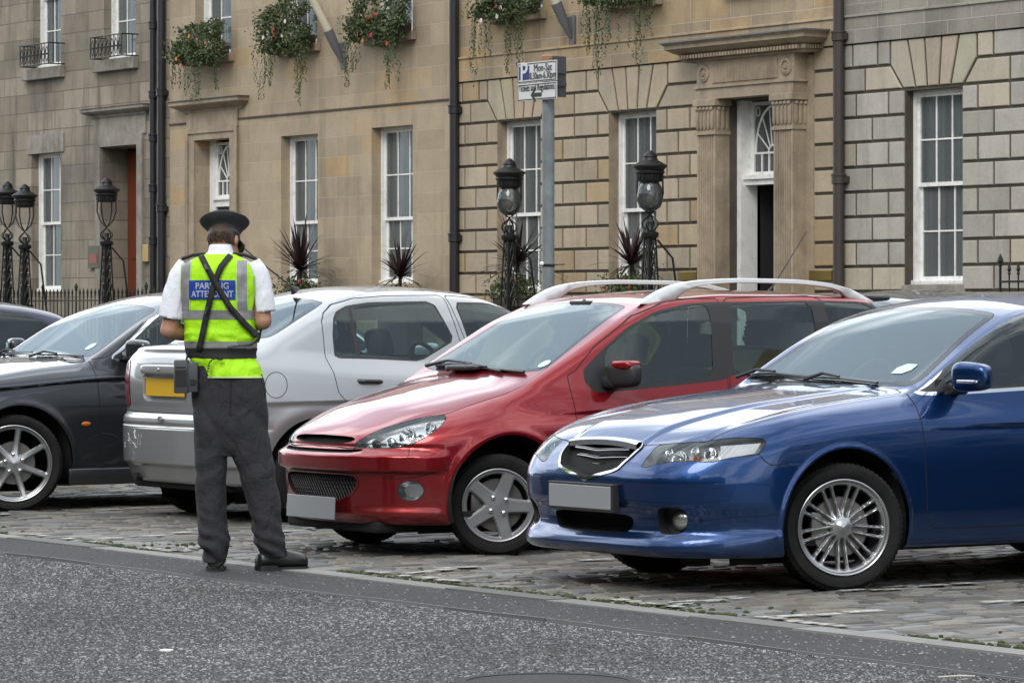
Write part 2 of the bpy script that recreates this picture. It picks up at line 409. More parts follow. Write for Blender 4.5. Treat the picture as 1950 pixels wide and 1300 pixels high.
    def split(s, fn, sheet=None, level=0.0, cosmin=0.15, maxd=0.6):
        """cut the sheet where fn = level; returns (inside, rest)"""
        S = sheet if sheet is not None else s.body
        C = S.V[S.F].mean(1); Nc = S.N[S.F].mean(1)
        if getattr(fn, 'sym', False): sg = np.where(C[:, 0] < 0, -1.0, 1.0); C = C * np.stack([sg, sg * 0 + 1, sg * 0 + 1], 1); Nc = Nc * np.stack([sg, sg * 0 + 1, sg * 0 + 1], 1)
        ok = (Nc @ fn.axis > cosmin) & (np.abs((C - fn.c) @ fn.axis) < maxd) & (np.linalg.norm(C - fn.c, axis=1) < fn.r + 0.1)
        Fo = S.F[ok]; keep = S.F[~ok]
        if len(Fo) == 0: return Sheet(S.V, S.N, Fo), S
        ids = np.unique(Fo); val = np.zeros(len(S.V)); q = fn(S.V[ids]) - level; q[np.abs(q) < 1e-5] = -1e-5; val[ids] = q
        sg = val[Fo] > 0; cnt = sg.sum(1)
        inside = Fo[cnt == 0]; outside = Fo[cnt == 3]; mixed = (cnt == 1) | (cnt == 2)
        M = Fo[mixed]; ms = sg[mixed]; c = cnt[mixed]
        lone = np.where(c == 1, np.argmax(ms, 1), np.argmin(ms, 1)); r = np.arange(len(M))
        A = M[r, lone]; B = M[r, (lone + 1) % 3]; Cc = M[r, (lone + 2) % 3]
        V, Nn = S.V, S.N
        def newv(a, b):
            lo = np.minimum(a, b); hi = np.maximum(a, b); key = lo.astype(np.int64) * (len(V) + 1) + hi
            return key, lo, hi
        k1, l1, h1 = newv(A, B); k2, l2, h2 = newv(A, Cc)
        K = np.concatenate([k1, k2]); uq, fi, inv = np.unique(K, return_index=True, return_inverse=True)
        lo = np.concatenate([l1, l2])[fi]; hi = np.concatenate([h1, h2])[fi]
        t = val[lo] / (val[lo] - val[hi] + 1e-15)
        nv = V[lo] * (1 - t)[:, None] + V[hi] * t[:, None]; nn = Nn[lo] * (1 - t)[:, None] + Nn[hi] * t[:, None]; nn /= np.linalg.norm(nn, axis=1)[:, None] + 1e-12
        inv = inv.ravel() + len(V); AB = inv[:len(A)]; AC = inv[len(A):]
        t1 = np.stack([A, AB, AC], 1); t2 = np.stack([AB, B, Cc], 1); t3 = np.stack([AB, Cc, AC], 1)
        V2 = np.concatenate([V, nv]); N2 = np.concatenate([Nn, nn])
        lone_out = (c == 1)
        inside = np.concatenate([inside, t1[~lone_out], t2[lone_out], t3[lone_out]]); outside = np.concatenate([outside, t1[lone_out], t2[~lone_out], t3[~lone_out]])
        return Sheet(V2, N2, inside), Sheet(V2, N2, np.concatenate([keep, outside]))
    def take(s, name, fn, level=0.0, **k):
        a, b = s.split(fn, level=level, **k); s.body = b
        if name: s.store(name, a)
        return a
    def store(s, name, a):
        a = a.compact() if len(a.F) else a
        if name in s.parts and len(s.parts[name].F):
            p = s.parts[name]; n = len(p.V); s.parts[name] = Sheet(np.concatenate([p.V, a.V]), np.concatenate([p.N, a.N]), np.concatenate([p.F, a.F + n]))
        else: s.parts[name] = a
    def rings(s, fn, rings, **k):
        """rings: [(outer level, name), ...] from the outermost level inwards; name None is dropped"""
        a, s.body = s.split(fn, level=rings[0][0], **k)
        for i, (lv, name) in enumerate(rings):
            if i + 1 < len(rings): inner, ring = s.split(fn, sheet=a, level=rings[i + 1][0], **k)
            else: inner, ring = None, a
            if name: s.store(name, ring)
            a = inner
    def panel(s, name, fn, w=0.0028, **k):
        """cut out a separately hung panel with a dark shut line round it"""
        s.rings(fn, [(w, 'shut_line'), (-w, name)], **k)
def sheet_obj(name, sh, material, parent, push=0.0):
    V = sh.V + sh.N * push
    return link_mesh(name, V, sh.F, material, parent, normals=sh.N)
def separate(sh):
    """split a sheet into its left (x<0) and right (x>0) halves"""
    C = sh.V[sh.F].mean(1)[:, 0]; res = []
    for m in (C > 0, C <= 0):
        if m.any(): res.append(Sheet(sh.V, sh.N, sh.F[m]).compact())
    return res
def boundary(sh):
    E = np.concatenate([sh.F[:, [0, 1]], sh.F[:, [1, 2]], sh.F[:, [2, 0]]]); k = np.sort(E, 1); key = k[:, 0].astype(np.int64) * (len(sh.V) + 1) + k[:, 1]
    u, inv, c = np.unique(key, return_inverse=True, return_counts=True); return E[c[inv.ravel()] == 1]
def recess(name, sh, depth_vec, material, parent, shrink=1.0, hood=None):
    """a pocket: the patch pushed back by depth_vec, joined to its rim by walls"""
    sh = sh.compact(); c = sh.V.mean(0); D = np.array(depth_vec, float)
    B = c + (sh.V - c) * shrink + D
    E = boundary(sh); n = len(sh.V)
    V = np.concatenate([sh.V, B]); Fq = [tuple(f + n) for f in sh.F] + [(a, b, b + n, a + n) for a, b in E]
    return link_mesh(name, V, Fq, material, parent)
# ------------------------------------------------------------------ shared car pieces
def tyre_mesh(r, wd, rim):
    prof = []; h = wd / 2
    pts = [(rim - 0.012, -h * 0.80), (rim + 0.004, -h * 0.93), (rim + (r - rim) * 0.35, -h * 1.03), (rim + (r - rim) * 0.7, -h * 1.02), (r - 0.018, -h * 0.94), (r - 0.005, -h * 0.83)]
    gro = []
    for g in (-0.5, -0.17, 0.17, 0.5):
        gro += [(r - 0.001, h * (g - 0.05)), (r - 0.009, h * (g - 0.04)), (r - 0.009, h * (g + 0.04)), (r - 0.001, h * (g + 0.05))]
    pts = pts + gro + [(a, -b) for a, b in pts[::-1]]
    m = MB(); m.lathe(pts, 96, axis=0, caps=False)
    # moulded ring on the sidewall and tread blocks on the shoulder
    for k in range(72):
        a = 2 * math.pi * k / 72
        for s in (-1, 1):
            c, sn = math.cos(a), math.sin(a); t = (-sn, c); w_ = 0.0085
            q = []
            for (rr, hh) in ((r - 0.020, s * h * 0.955), (r - 0.0025, s * h * 0.80), (r - 0.0005, s * h * 0.62)):
                for e in (-w_, w_): q.append((hh, rr * c + e * t[0], rr * sn + e * t[1]))
            m.add(q, [(0, 1, 3, 2), (2, 3, 5, 4)])
            m.add([(v[0] + s * 0.001, v[1] * 1.006, v[2] * 1.006) for v in q], [(0, 1, 3, 2), (2, 3, 5, 4)])
    return m
def rim_mesh(rim, wd, style):
    h = wd / 2
    m = MB()
    m.lathe([(rim - 0.004, h * 0.93), (rim, h * 0.98), (rim - 0.004, h * 1.0), (rim - 0.010, h * 0.97), (rim - 0.020, h * 0.80), (rim - 0.026, h * 0.2), (rim - 0.03, -h * 0.6), (rim - 0.004, -h * 0.95)], 96, axis=0, caps=False)
    nr, na = 64, 360
    rr = np.linspace(0.001, rim - 0.012, nr); aa = np.linspace(0, 2 * math.pi, na, endpoint=False)
    Rg, Ag = np.meshgrid(rr, aa, indexing='ij'); Y = (Rg * np.cos(Ag)).ravel(); Z = (Rg * np.sin(Ag)).ravel(); Rf = Rg.ravel()
    def bars(n, w0, w1, off=0.0, spread=0.0, ph=0.0, twin=False):
        d = np.full(len(Y), 9.0)
        for k in range(n):
            a = ph + 2 * math.pi * k / n
            for s in ((-1, 1) if twin else (0,)):
                ca, sa = math.cos(a), math.sin(a)
                al = Y * ca + Z * sa; ac = -Y * sa + Z * ca
                hw = w0 + (w1 - w0) * np.clip(al / rim, 0, 1)
                cen = s * (off + spread * np.clip(al / rim, 0, 1))
                d = np.minimum(d, np.where(al > 0, np.abs(ac - cen) - hw, 9.0))
        return d
    if style == 'twin': bd = bars(9, 0.0088, 0.0072, 0.012, 0.0135, math.radians(-88), True); k = 0.012; hub = Rf - 0.054; dish = 0.022
    elif style == 'five': bd = bars(5, 0.043, 0.034, ph=math.radians(-75)); k = 0.045; hub = Rf - 0.055; dish = 0.004
    elif style == 'seven': bd = bars(7, 0.022, 0.019, ph=math.radians(-21)); k = 0.05; hub = Rf - 0.050; dish = 0.022
    else: bd = bars(6, 0.03, 0.026, ph=0.3); k = 0.04; hub = Rf - 0.05; dish = 0.01
    ring = (rim - 0.030) - Rf
    dk = smin(smin(bd, hub, k), ring, 0.012)
    X = h * 0.90 - dish * np.sin(np.clip(Rf / rim, 0, 1) * math.pi) - 0.010 * (1 - sstep(-dk, 0.0, 0.006 if style == 'twin' else 0.009))
    if style == 'twin':
        X += 0.006 * (1 - sstep(Rf, 0.015, 0.04)); X -= 0.016 * sstep(Rf, 0.05, 0.075) * (1 - sstep(Rf, 0.09, 0.12)) * 0.4
    if style == 'five': X -= 0.004 * sstep(0.16 - Rf, 0, 0.1)
    V = np.stack([X, Y, Z], 1); i = np.arange(nr * na).reshape(nr, na)
    q = np.stack([i[:-1], i[1:], np.roll(i, -1, 1)[1:], np.roll(i, -1, 1)[:-1]], -1).reshape(-1, 4)
    T = np.concatenate([q[:, [0, 1, 2]], q[:, [0, 2, 3]]])
    body = CarBody.__new__(CarBody); S = Sheet(V, np.tile([1.0, 0, 0], (len(V), 1)), T)
    class _f:
        axis = np.array([1.0, 0, 0]); sym = False; c = V.mean(0); r = 5.0
        def __call__(s_, Q): return s_.vals
    f = _f(); ids = np.unique(T); f.vals = dk[ids]
    a, _ = body.split(f, sheet=S, cosmin=-1, maxd=9); a = a.compact()
    E = boundary(a); n = len(a.V); back = a.V - [0.022 if style != 'twin' else 0.028, 0, 0]
    m.add(np.concatenate([a.V, back]), [tuple(t) for t in a.F] + [(x, y, y + n, x + n) for x, y in E])
    return m
def bolts_mesh(wd, n, rad, ph=0.0):
    m = MB(); h = wd / 2
    for k in range(n):
        a = ph + 2 * math.pi * k / n; c = (h * 0.90 - 0.006, rad * math.cos(a), rad * math.sin(a))
        m.lathe([(0.0135, 0.0), (0.0135, 0.004), (0.010, 0.005), (0.0105, 0.013), (0.006, 0.017), (0.0, 0.018)], 14, c, axis=0)
    return m
_wheel_cache = {}
def add_wheel(car, key, x, y, r, wd, rim, style, mats, steer=0.0, bolts=None, spin=0.0, see=True):
    ck = (key,)
    if ck not in _wheel_cache:
        hub = MB(); hub.lathe([(0.0, wd * 0.18), (0.145, wd * 0.18), (0.15, wd * 0.14), (0.15, wd * 0.08), (0.06, wd * 0.05), (0.06, -wd * 0.3), (0.0, -wd * 0.3)], 48, axis=0)
        hub.box(wd * 0.02, -0.15, -0.06, wd * 0.26, -0.09, 0.075, bev=0.01)
        o1 = hub.build('wheel', MAT['disc_metal'], smooth=True)
        o2 = tyre_mesh(r, wd, rim).build('tyre', MAT['rubber'], o1, smooth=True, auto=40)
        o3 = rim_mesh(rim, wd, style).build('rim', mats, o1, smooth=True, auto=28)
        subs = [o2, o3]
        if bolts: subs.append(bolts_mesh(wd, *bolts).build('wheel_bolts', MAT['chrome'], o1, smooth=True, auto=40))
        _wheel_cache[ck] = (o1, subs); first = True
    else: first = False
    o1, subs = _wheel_cache[ck]
    if not first:
        c = o1.copy(); COL.objects.link(c)
        for s in subs: d = s.copy(); COL.objects.link(d); d.parent = c
        o1 = c
    o1.parent = car; o1.location = (x, y, r - 0.004)
    o1.rotation_euler = Matrix.Rotation(steer + (0 if x > 0 else math.pi), 3, 'Z').to_euler() if not spin else (Matrix.Rotation(steer + (0 if x > 0 else math.pi), 3, 'Z') @ Matrix.Rotation(spin, 3, 'X')).to_euler()
    return o1
def arch_liner(car, ya, za, ra, xw, name='wheel_well'):
    m = MB(); n = 24
    for s in (-1, 1):
        V = []; 
        for k in range(n + 1):
            a = math.pi * (k / n) * 1.2 - 0.1 * math.pi
            for xx in (0.50, xw): V.append((s * xx, ya + (ra + 0.012) * math.cos(a), za + (ra + 0.012) * math.sin(a)))
        m.add(V, [(2 * k, 2 * k + 1, 2 * k + 3, 2 * k + 2) for k in range(n)])
        m.add([(s * 0.50, ya - ra - 0.05, 0.12), (s * 0.50, ya + ra + 0.05, 0.12), (s * 0.50, ya + ra + 0.05, za + ra), (s * 0.50, ya - ra - 0.05, za + ra)], [(0, 1, 2, 3)])
    return m.build(name, MAT['dark_cavity'], car)
def arch_field(ya, za, ra, ry=1.0):
    def fn(P):
        return np.sqrt(((P[:, 1] - ya) / ry) ** 2 + (P[:, 2] - za) ** 2) - ra
    fn.axis = np.array([1.0, 0, 0]); fn.sym = True; fn.c = np.array([0.8, ya, za]); fn.r = ra + 0.5
    return fn
def shut_out(cb, keep=('x',)): pass
def seat_part(car, x, y, z=0.30, m='seat_dark', belt_high=0.86, back=0.30):
    s = MB()
    s.superbox((x, y, z + 0.10), (0.50, 0.52, 0.20), 0.5)
    R = Matrix.Rotation(-back, 3, 'X')
    s.superbox((x, y + 0.36, z + 0.42), (0.48, 0.16, 0.64), 0.45, rot=R)
    s.superbox((x, y + 0.50, z + 0.83), (0.26, 0.10, 0.20), 0.55, rot=R)
    for d in (-0.06, 0.06): s.tube([(x + d, y + 0.44, z + 0.68), (x + d, y + 0.49, z + 0.80)], 0.007, 6)
    return s.build('seat', MAT[m], car, smooth=True, auto=60)
def steering_part(car, x, y, z, tilt=0.45):
    s = MB(); R = Matrix.Rotation(math.pi / 2 - tilt, 3, 'X'); pts = []
    V = []; n, k = 40, 8
    for i in range(n):
        a = 2 * math.pi * i / n
        for j in range(k):
            b = 2 * math.pi * j / k; q = Vector(((0.185 + 0.016 * math.cos(b)) * math.cos(a), (0.185 + 0.016 * math.cos(b)) * math.sin(a), 0.016 * math.sin(b)))
            V.append(R @ q + Vector((x, y, z)))
    s.add(V, [(i * k + j, ((i + 1) % n) * k + j, ((i + 1) % n) * k + (j + 1) % k, i * k + (j + 1) % k) for i in range(n) for j in range(k)])
    s.ball((x, y + 0.0, z), (0.075, 0.04, 0.065))
    for a in (0.15, math.pi - 0.15, -math.pi / 2):
        e = R @ Vector((0.18 * math.cos(a), 0.18 * math.sin(a), 0)); s.tube([(x, y, z), (x + e.x, y + e.y, z + e.z)], 0.017, 6)
    s.tube([(x, y, z), (x, y - 0.28, z - 0.12)], 0.035, 8)
    return s.build('steering_wheel', MAT['dash'], car, smooth=True, auto=50)
def dash_part(car, hw, y0, y1, z):
    s = MB(); V = []
    prof = [(y0, z - 0.10), (y0, z), (y0 + 0.10, z + 0.012), ((y0 + y1) / 2, z + 0.02), (y1 - 0.06, z + 0.005), (y1, z - 0.05), (y1 - 0.02, z - 0.35)]
    s.prism(prof, 0, -hw, hw)
    for sx in (-0.36,): s.superbox((sx, y1 - 0.12, z + 0.03), (0.36, 0.22, 0.10), 0.6)
    return s.build('dashboard', MAT['dash'], car, smooth=True, auto=40)
def floor_part(car, hw, y0, y1, z=0.22):
    s = MB(); s.box(-hw, y0, z, hw, y1, z + 0.03); return s.build('floor_pan', MAT['dark_cavity'], car)
def wiper_part(car, cb, pts, lift=0.02):
    """blade lying on the glass through photo points, arm from the scuttle"""
    P = cb.px(pts); Nn = cb.normal(P); P2 = P + Nn * lift
    s = MB(); s.tube([tuple(p) for p in P2], 0.010, 6, flat=0.7); s.tube([tuple(p - n * lift * 0.75) for p, n in zip(P2, Nn)], 0.004, 4)
    mid = P2[len(P2) // 2] + Nn[0] * 0.012; s.tube([tuple(P2[-1] + [0, -0.06, -0.012]), tuple(P2[-1] * 0.6 + mid * 0.4 + Nn[0] * 0.02), tuple(mid)], [0.012, 0.009, 0.006], 6)
    return s.build('wiper', MAT['black_plastic'], car, smooth=True)
def disc_on(cb, car, px, r, name, material, push=0.004, shape=None):
    """small flat sticker lying on the surface"""
    P = cb.px([px]); n = cb.normal(P)[0]; p = P[0] + n * push
    u = np.cross([0, 0, 1.0], n); u /= np.linalg.norm(u); v = np.cross(n, u)
    pts = shape or [(r * math.cos(a), r * math.sin(a)) for a in np.linspace(0, 2 * math.pi, 24, endpoint=False)]
    return link_mesh(name, [p + u * a + v * b for a, b in pts], [tuple(range(len(pts)))], material, car)
def headlamp(cb, car, sheet, depth=0.09, bulbs=(), base='lamp_dark', name='headlamp', push=-0.001, in_dir=None):
    """clear lens over a bucket with reflector bowls"""
    res = []
    for half in separate(sheet):
        c = half.V.mean(0); s = 1 if c[0] > 0 else -1
        lens = link_mesh(name, half.V + half.N * push, half.F, MAT['glass_lens'], car, normals=half.N)
        D = np.array(in_dir if in_dir is not None else (-0.35, 1.0, 0.0)) * [s, 1, 1] * depth
        recess('lamp_bucket', half, D, MAT[base], lens, shrink=0.93)
        res.append((lens, s))
        for (pxy, r, inset, col) in bulbs:
            P = cb.px([pxy])[0]; Nn = cb.normal(P[None])[0]; P = P * [s * np.sign(P[0]), 1, 1]; Nn = Nn * [s * np.sign(Nn[0]), 1, 1]
            d = Vector(Nn); d = (d * .45 + Vector((s * .35, -.9, .05)) * .55).normalized(); p = Vector(P) - Vector(Nn) * inset
            m = MB(); m.lathe([(r, 0.0), (r * 0.98, 0.004), (r * 0.85, -0.012), (r * 0.6, -0.024), (r * 0.3, -0.032), (0.0, -0.034)], 26, axis=1, caps=False)
            m.lathe([(r, 0.0), (r + 0.005, 0.003), (r + 0.006, -0.02)], 26, axis=1, caps=False); m.ball((0, -0.014, 0), (r * 0.30, r * 0.4, r * 0.30))
            o = m.build('reflector', MAT[col], lens, smooth=True, auto=50)
            o.rotation_mode = 'QUATERNION'; o.rotation_quaternion = Vector((0, 1, 0)).rotation_difference(d); o.location = p
    return res
m = mat('lamp_ribbed', (.62, .63, .64), .3, .3); wv_ = N(m, 'ShaderNodeTexWave'); wv_.inputs['Scale'].default_value = 28; L(m, coords(m), wv_.inputs['Vector']); bump(m, wv_.outputs['Fac'], .5, .004)
mat('lamp_mid', (.30, .305, .31), .3, .6)
mat('lamp_dark', (0.20, 0.205, 0.21), 0.25, 0.7); mat('lamp_bright', (0.62, 0.63, 0.64), 0.22, 0.9)
def plate(cb, car, centre, w_, h_, m, tilt=0.0, frame=None, yaw=0.0):
    M = Matrix.Translation(Vector(centre)) @ Matrix.Rotation(yaw, 4, 'Z') @ Matrix.Rotation(tilt, 4, 'X')
    s = MB(); s.box(-w_ / 2, -0.004, -h_ / 2, w_ / 2, 0.004, h_ / 2, bev=0.003); o = s.build('number_plate', m, car); o.matrix_local = M
    if frame:
        f = MB(); f.box(-w_ / 2 - 0.012, -0.001, -h_ / 2 - 0.014, w_ / 2 + 0.012, 0.045, h_ / 2 + 0.012, bev=0.004); fo = f.build('plate_holder', MAT['black_plastic'], o)
    return o

# ------------------------------------------------------------------ the blue saloon
def make_blue():
    O = (-14.86, 11.24, 0.0)
    W = curve([(-1.15, .66), (-1.0, .735), (-.85, .80), (-.65, .848), (-.4, .868), (0, .88), (1.5, .888), (2.6, .875), (3.2, .84), (3.8, .74)])
    tw = curve([(0, .07), (.17, .03), (.26, .012), (.45, 0), (.60, 0), (.70, .004), (.80, .020), (.88, .046), (.95, .082), (1.05, .15), (1.6, .4)])
    cz = curve([(0, -.80), (.14, -.90), (.18, -.955), (.22, -.985), (.255, -.972), (.30, -.928), (.33, -.925), (.37, -.935), (.45, -.97), (.53, -.975), (.62, -.945), (.70, -.895), (.76, -.84), (.85, -.74), (1.2, -.2)])
    zt = curve([(-1.3, .55), (-1.0, .685), (-.86, .745), (-.72, .795), (-.5, .856), (-.2, .918), (.2, .966), (.5, .992), (.8, .985), (1.2, .965), (2.3, 1.0), (2.7, 1.04), (3.3, 1.02), (3.8, .93)])
    bw = curve([(.2, .75), (.5, .795), (.8, .822), (1.2, .838), (2.2, .835), (2.8, .79), (3.4, .69)])
    zr = curve([(.8, 1.30), (1.18, 1.398), (1.4, 1.436), (1.7, 1.462), (2.0, 1.466), (2.5, 1.436), (3.0, 1.36), (3.6, 1.2)])
    def phi(P):
        x = np.abs(P[:, 0]); y = P[:, 1]; z = P[:, 2]
        r0 = np.sqrt((y + .03) ** 2 + (z - .31) ** 2)
        flare = .006 * bell(r0, .393, .013) * (z > .1) + .012 * (1 - sstep(z, .272, .318)) * (1 - sstep(y, -.48, -.34))
        side = x - (W(y) - tw(z) + flare)
        plan = .03 * (x / .75) ** 2 + .12 * (x / .78) ** 5
        front = (cz(z) + plan - y) * .93
        xx = np.minimum(x, .95)
        crease = -.012 * sstep(x, .40 - .16 * np.clip(-y, 0, 1), .47 - .16 * np.clip(-y, 0, 1)) * (1 - sstep(x, .62, .72)) * (y < .6)
        top = (z - (zt(y) - .030 * (xx / .68) ** 2 - .05 * np.maximum(xx - .6, 0) + crease)) * .95
        rear = y - (3.72 - .18 * (x / .8) ** 4)
        b = smax(side, front, .26); b = smax(b, top, .13); b = smax(b, rear, .2); b = smax(b, .175 + .02 * sstep(y, -.4, .2) - z, .03)
        cs = (x - (bw(y) - .27 * (z - .95) - .12 * np.maximum(z - 1.3, 0) ** 1.0)) * .96
        ws = (.486 + (z - .971) / .60 + .06 * x * x - .10 * np.maximum(0, .25 - (z - 1.0)) * 0 - y) * .515
        rf = z - (zr(y) - .055 * (x / .62) ** 2)
        rs = (y - (3.20 - (z - .99) * 1.5)) * .55
        c = smax(cs, ws, .07); c = smax(c, rf, .085); c = smax(c, rs, .1); c = np.maximum(c, .80 - z)
        return smin(b, c, .035)
    cb = CarBody(phi, ((1.05, -1.2, 3.95, -.05, 1.65), (.30, -.35, 3.1, .45, .60)), O, cell=0.0155)
    car = thing('parked_car', 'glossy blue saloon parked nearest the camera, with chrome V grille and many-spoked alloy wheel', 'car', O, 0, 'cars parked in the cobbled bays')
    # wheel openings
    cb.take(None, arch_field(-.03, .31, .385), cosmin=-.9, maxd=.45); cb.take(None, arch_field(2.68, .31, .375), cosmin=-.9, maxd=.45)
    # grille, lower intake, fog recess
    g = cb.field([(1150, 842), (1221, 846), (1219, 853), (1199, 871), (1175, 893), (1108, 909)], center=True, rnd=1, f=.12)
    g2 = cb.field([(0, .724), (.285, .700), (.270, .675), (.205, .600), (.150, .575), (0, .520)], 'xz', center=True, rnd=1, f=.12)
    cb.rings(g, [(.013, 'grille_surround'), (0, 'grille')], maxd=.5)
    low = cb.field([(0, .375), (.335, .375), (.330, .318), (.29, .283), (0, .278)], 'xz', center=True, rnd=2); cb.rings(low, [(0, 'lower_intake')], maxd=.5)
    fog = cb.field([(1248, 966), (1293, 966), (1308, 976), (1311, 994), (1299, 1017), (1252, 1017)], rnd=2); cb.rings(fog, [(0, 'fog')])
    hl = cb.field([(1254, 847), (1300, 843), (1340, 841), (1453, 835), (1459, 843), (1444, 865), (1350, 881), (1218, 893)], rnd=1, f=.1); cb.rings(hl, [(.004, 'gap2'), (0, 'headlamp')], maxd=.5)
    # screens and windows
    ws = cb.field([(0, 1.02, ), ], 'xz') if False else None
    wsf = cb.field([(0, .984), (.56, .985), (.70, .985), (.665, 1.12), (.60, 1.33), (.585, 1.383), (.3, 1.392), (0, 1.396)], 'xz', axis=(0, -.5, .85), center=True, rnd=0) if False else None
    # windscreen outline given in the plane of the glass: (half width, height)
    def screen(pts, y_of, name):
        Q = np.array([(a, y_of(a, b), b) for a, b in pts]); ax = np.array([0, -.515, .857]); u = np.array([1.0, 0, 0]); v = np.cross(ax, u)
        poly = np.stack([Q @ u, Q @ v], 1); poly = np.concatenate([poly, poly[::-1] * [-1, 1]]); poly = roundpoly(poly, 2, .15)
        def fn(P): return poly_sdf(np.stack([P @ u, P @ v], 1), poly)
        fn.axis = ax; fn.sym = False; fn.c = Q.mean(0) * [0, 1, 1]; fn.r = 1.3; return fn
    yws = lambda a, b: .486 + (b - .971) / .60 + .06 * a * a
    cb.rings(screen([(0, .975), (.45, .978), (.70, .992), (.64, 1.18), (.575, 1.375), (.3, 1.392), (0, 1.397)], yws, 'w'), [(.004, 'shut_line'), (0, 'screen_band'), (-.045, 'windscreen')], maxd=.35)
    yrs = lambda a, b: 3.2 - (b - .99) * 1.5
    rsf = screen([(0, 1.04), (.60, 1.05), (.52, 1.33), (0, 1.37)], yrs, 'r'); rsf.axis = np.array([0, .55, .83])
    cb.rings(rsf, [(0, 'screen_band'), (-.03, 'rear_window')], maxd=.4)
    sw = cb.field([(.475, .952), (.56, .985), (.66, 1.05), (.80, 1.165), (.97, 1.275), (1.13, 1.34), (1.35, 1.378), (1.7, 1.39), (2.1, 1.37), (2.5, 1.28), (2.78, 1.13), (2.80, 1.04), (2.4, 1.015), (1.6, .995), (.9, .965)], 'yz', rnd=2, f=.2)
    cb.rings(sw, [(.014, 'window_trim'), (-.004, 'window_seal'), (-.018, 'side_window')], cosmin=.3, maxd=.35)
    a, rest = cb.split(cb.field([(1.52, .8), (1.62, .8), (1.58, 1.5), (1.47, 1.5)], 'yz'), sheet=cb.parts['side_window']); cb.parts['side_window'] = rest; cb.store('window_seal', a)
    # black mirror sail in the front corner
    a, rest = cb.split(cb.field([(.3, .8), (.66, .8), (.66, 1.2), (.3, 1.2)], 'yz'), sheet=cb.parts['side_window']); cb.parts['side_window'] = rest; cb.store('window_seal', a)
    # panels
    cb.panel('bonnet', cb.field([(0, -.845), (.30, -.845), (.50, -.80), (.66, -.73), (.685, -.55), (.69, -.13), (.70, .2), (.705, .45), (.60, .50), (0, .50)], 'xy', center=True, rnd=1, f=.1), cosmin=.3, maxd=.6)
    cb.panel('door', cb.field([(.445, .93), (.448, .77), (.470, .34), (.52, .285), (1.5, .285), (1.56, .34), (1.54, .99), (1.50, 1.39), (1.35, 1.398), (1.13, 1.362), (.97, 1.297), (.80, 1.19), (.64, 1.07), (.54, 1.0), (.47, .965)], 'yz', rnd=1, f=.08), cosmin=.25, maxd=.3)
    cb.panel('door', cb.field([(1.57, .99), (1.60, .32), (2.2, .29), (2.36, .45), (2.46, .66), (2.62, .8), (2.9, 1.0), (2.85, 1.15), (2.5, 1.31), (2.1, 1.40), (1.7, 1.405), (1.53, 1.395)], 'yz', rnd=1, f=.08), cosmin=.25, maxd=.3)
    bump_f = cb.field([(-1.2, .05), (-.05, .05), (-.1, .628), (-.56, .628), (-.63, .665), (-.95, .62), (-1.3, .62)], 'yz')
    # thin seams: bumper to wing, skirt line
    seam(cb, [(1446, 866), (1456, 877), (1468, 885), (1500, 884)], .0024); seam(cb, [(1312, 991), (1395, 985), (1484, 979)], .0018); seam(cb, [(1221, 968), (1240, 969), (1246, 1016)], .0018)
    P = MAT['paint_blue']
    b = sheet_obj('body', cb.body.compact(), P, car)
    pr = cb.parts
    sheet_obj('bonnet', pr['bonnet'], P, car)
    C = pr['door'].V[pr['door'].F].mean(1); 
    for nm, cond in (('door', C[:, 1] < 1.56), ('door', C[:, 1] >= 1.56)):
        S = Sheet(pr['door'].V, pr['door'].N, pr['door'].F[cond]).compact()
        for hsh in separate(S):
            d = sheet_obj(nm, hsh, P, car); c = hsh.V.mean(0); s = 1 if c[0] > 0 else -1
            h = MB(); yy = 1.36 if c[1] < 1.5 else 2.45; h.tube([(s * .868, yy - .09, .83), (s * .905, yy - .06, .833), (s * .905, yy + .06, .836), (s * .868, yy + .09, .838)], .012, 8); h.build('handle', P, d, smooth=True)
    sheet_obj('shut_line', pr['shut_line'], MAT['gap'], b, -.001); sheet_obj('lamp_seal', pr['gap2'], MAT['gap'], b)
    sheet_obj('windscreen', pr['windscreen'], MAT['glass_screen'], car); sheet_obj('screen_band', pr['screen_band'], MAT['gloss_black'], b)
    sheet_obj('rear_window', pr['rear_window'], MAT['glass_side'], car)
    for hsh in separate(pr['side_window']): sheet_obj('side_window', hsh, MAT['glass_side'], car)
    for hsh in separate(pr['window_seal']): sheet_obj('window_seal', hsh, MAT['black_plastic'], b)
    for hsh in separate(pr['window_trim']): sheet_obj('window_trim', hsh, MAT['chrome'], car, .002)
    # grille
    gr = recess('grille', pr['grille'], (0, .05, 0), MAT['dark_cavity'], car); s = MB()
    for zc, hw_ in ((.690, .24), (.655, .225), (.618, .17)): s.tube([(-hw_, -.865, zc), (-hw_ / 2, -.885, zc - .003), (0, -.895, zc - .009), (hw_ / 2, -.885, zc - .003), (hw_, -.865, zc)], .007, 6, flat=.6)
    s.build('grille_slat', MAT['gloss_black'], gr, smooth=True)
    s = MB()
    for zc, hw_ in ((.684, .23), (.648, .215)): s.tube([(-hw_, -.872, zc), (-hw_ / 2, -.893, zc - .003), (0, -.903, zc - .010), (hw_ / 2, -.893, zc - .003), (hw_, -.872, zc)], .0028, 6)
    s.build('grille_slat', MAT['alloy'], gr, smooth=True)
    sheet_obj('grille_surround', pr['grille_surround'], MAT['chrome'], gr, .006)
    s = MB(); n = 28; V = []; pt = cb.px([(1150, 842)])[0]
    for k in range(n + 1):
        x = -.292 + .584 * k / n; z_ = pt[2] - .002 - .016 * (x / .29) ** 2; y_ = -1.3
        for _ in range(50): y_ += max(float(phi(np.array([[x, y_, z_]]))[0]), 0) * .8
        for (dy, dz) in ((.004, -.012), (-.010, -.008), (-.010, .018), (.008, .030), (.03, .030)): V.append((x, y_ + dy, z_ + dz))
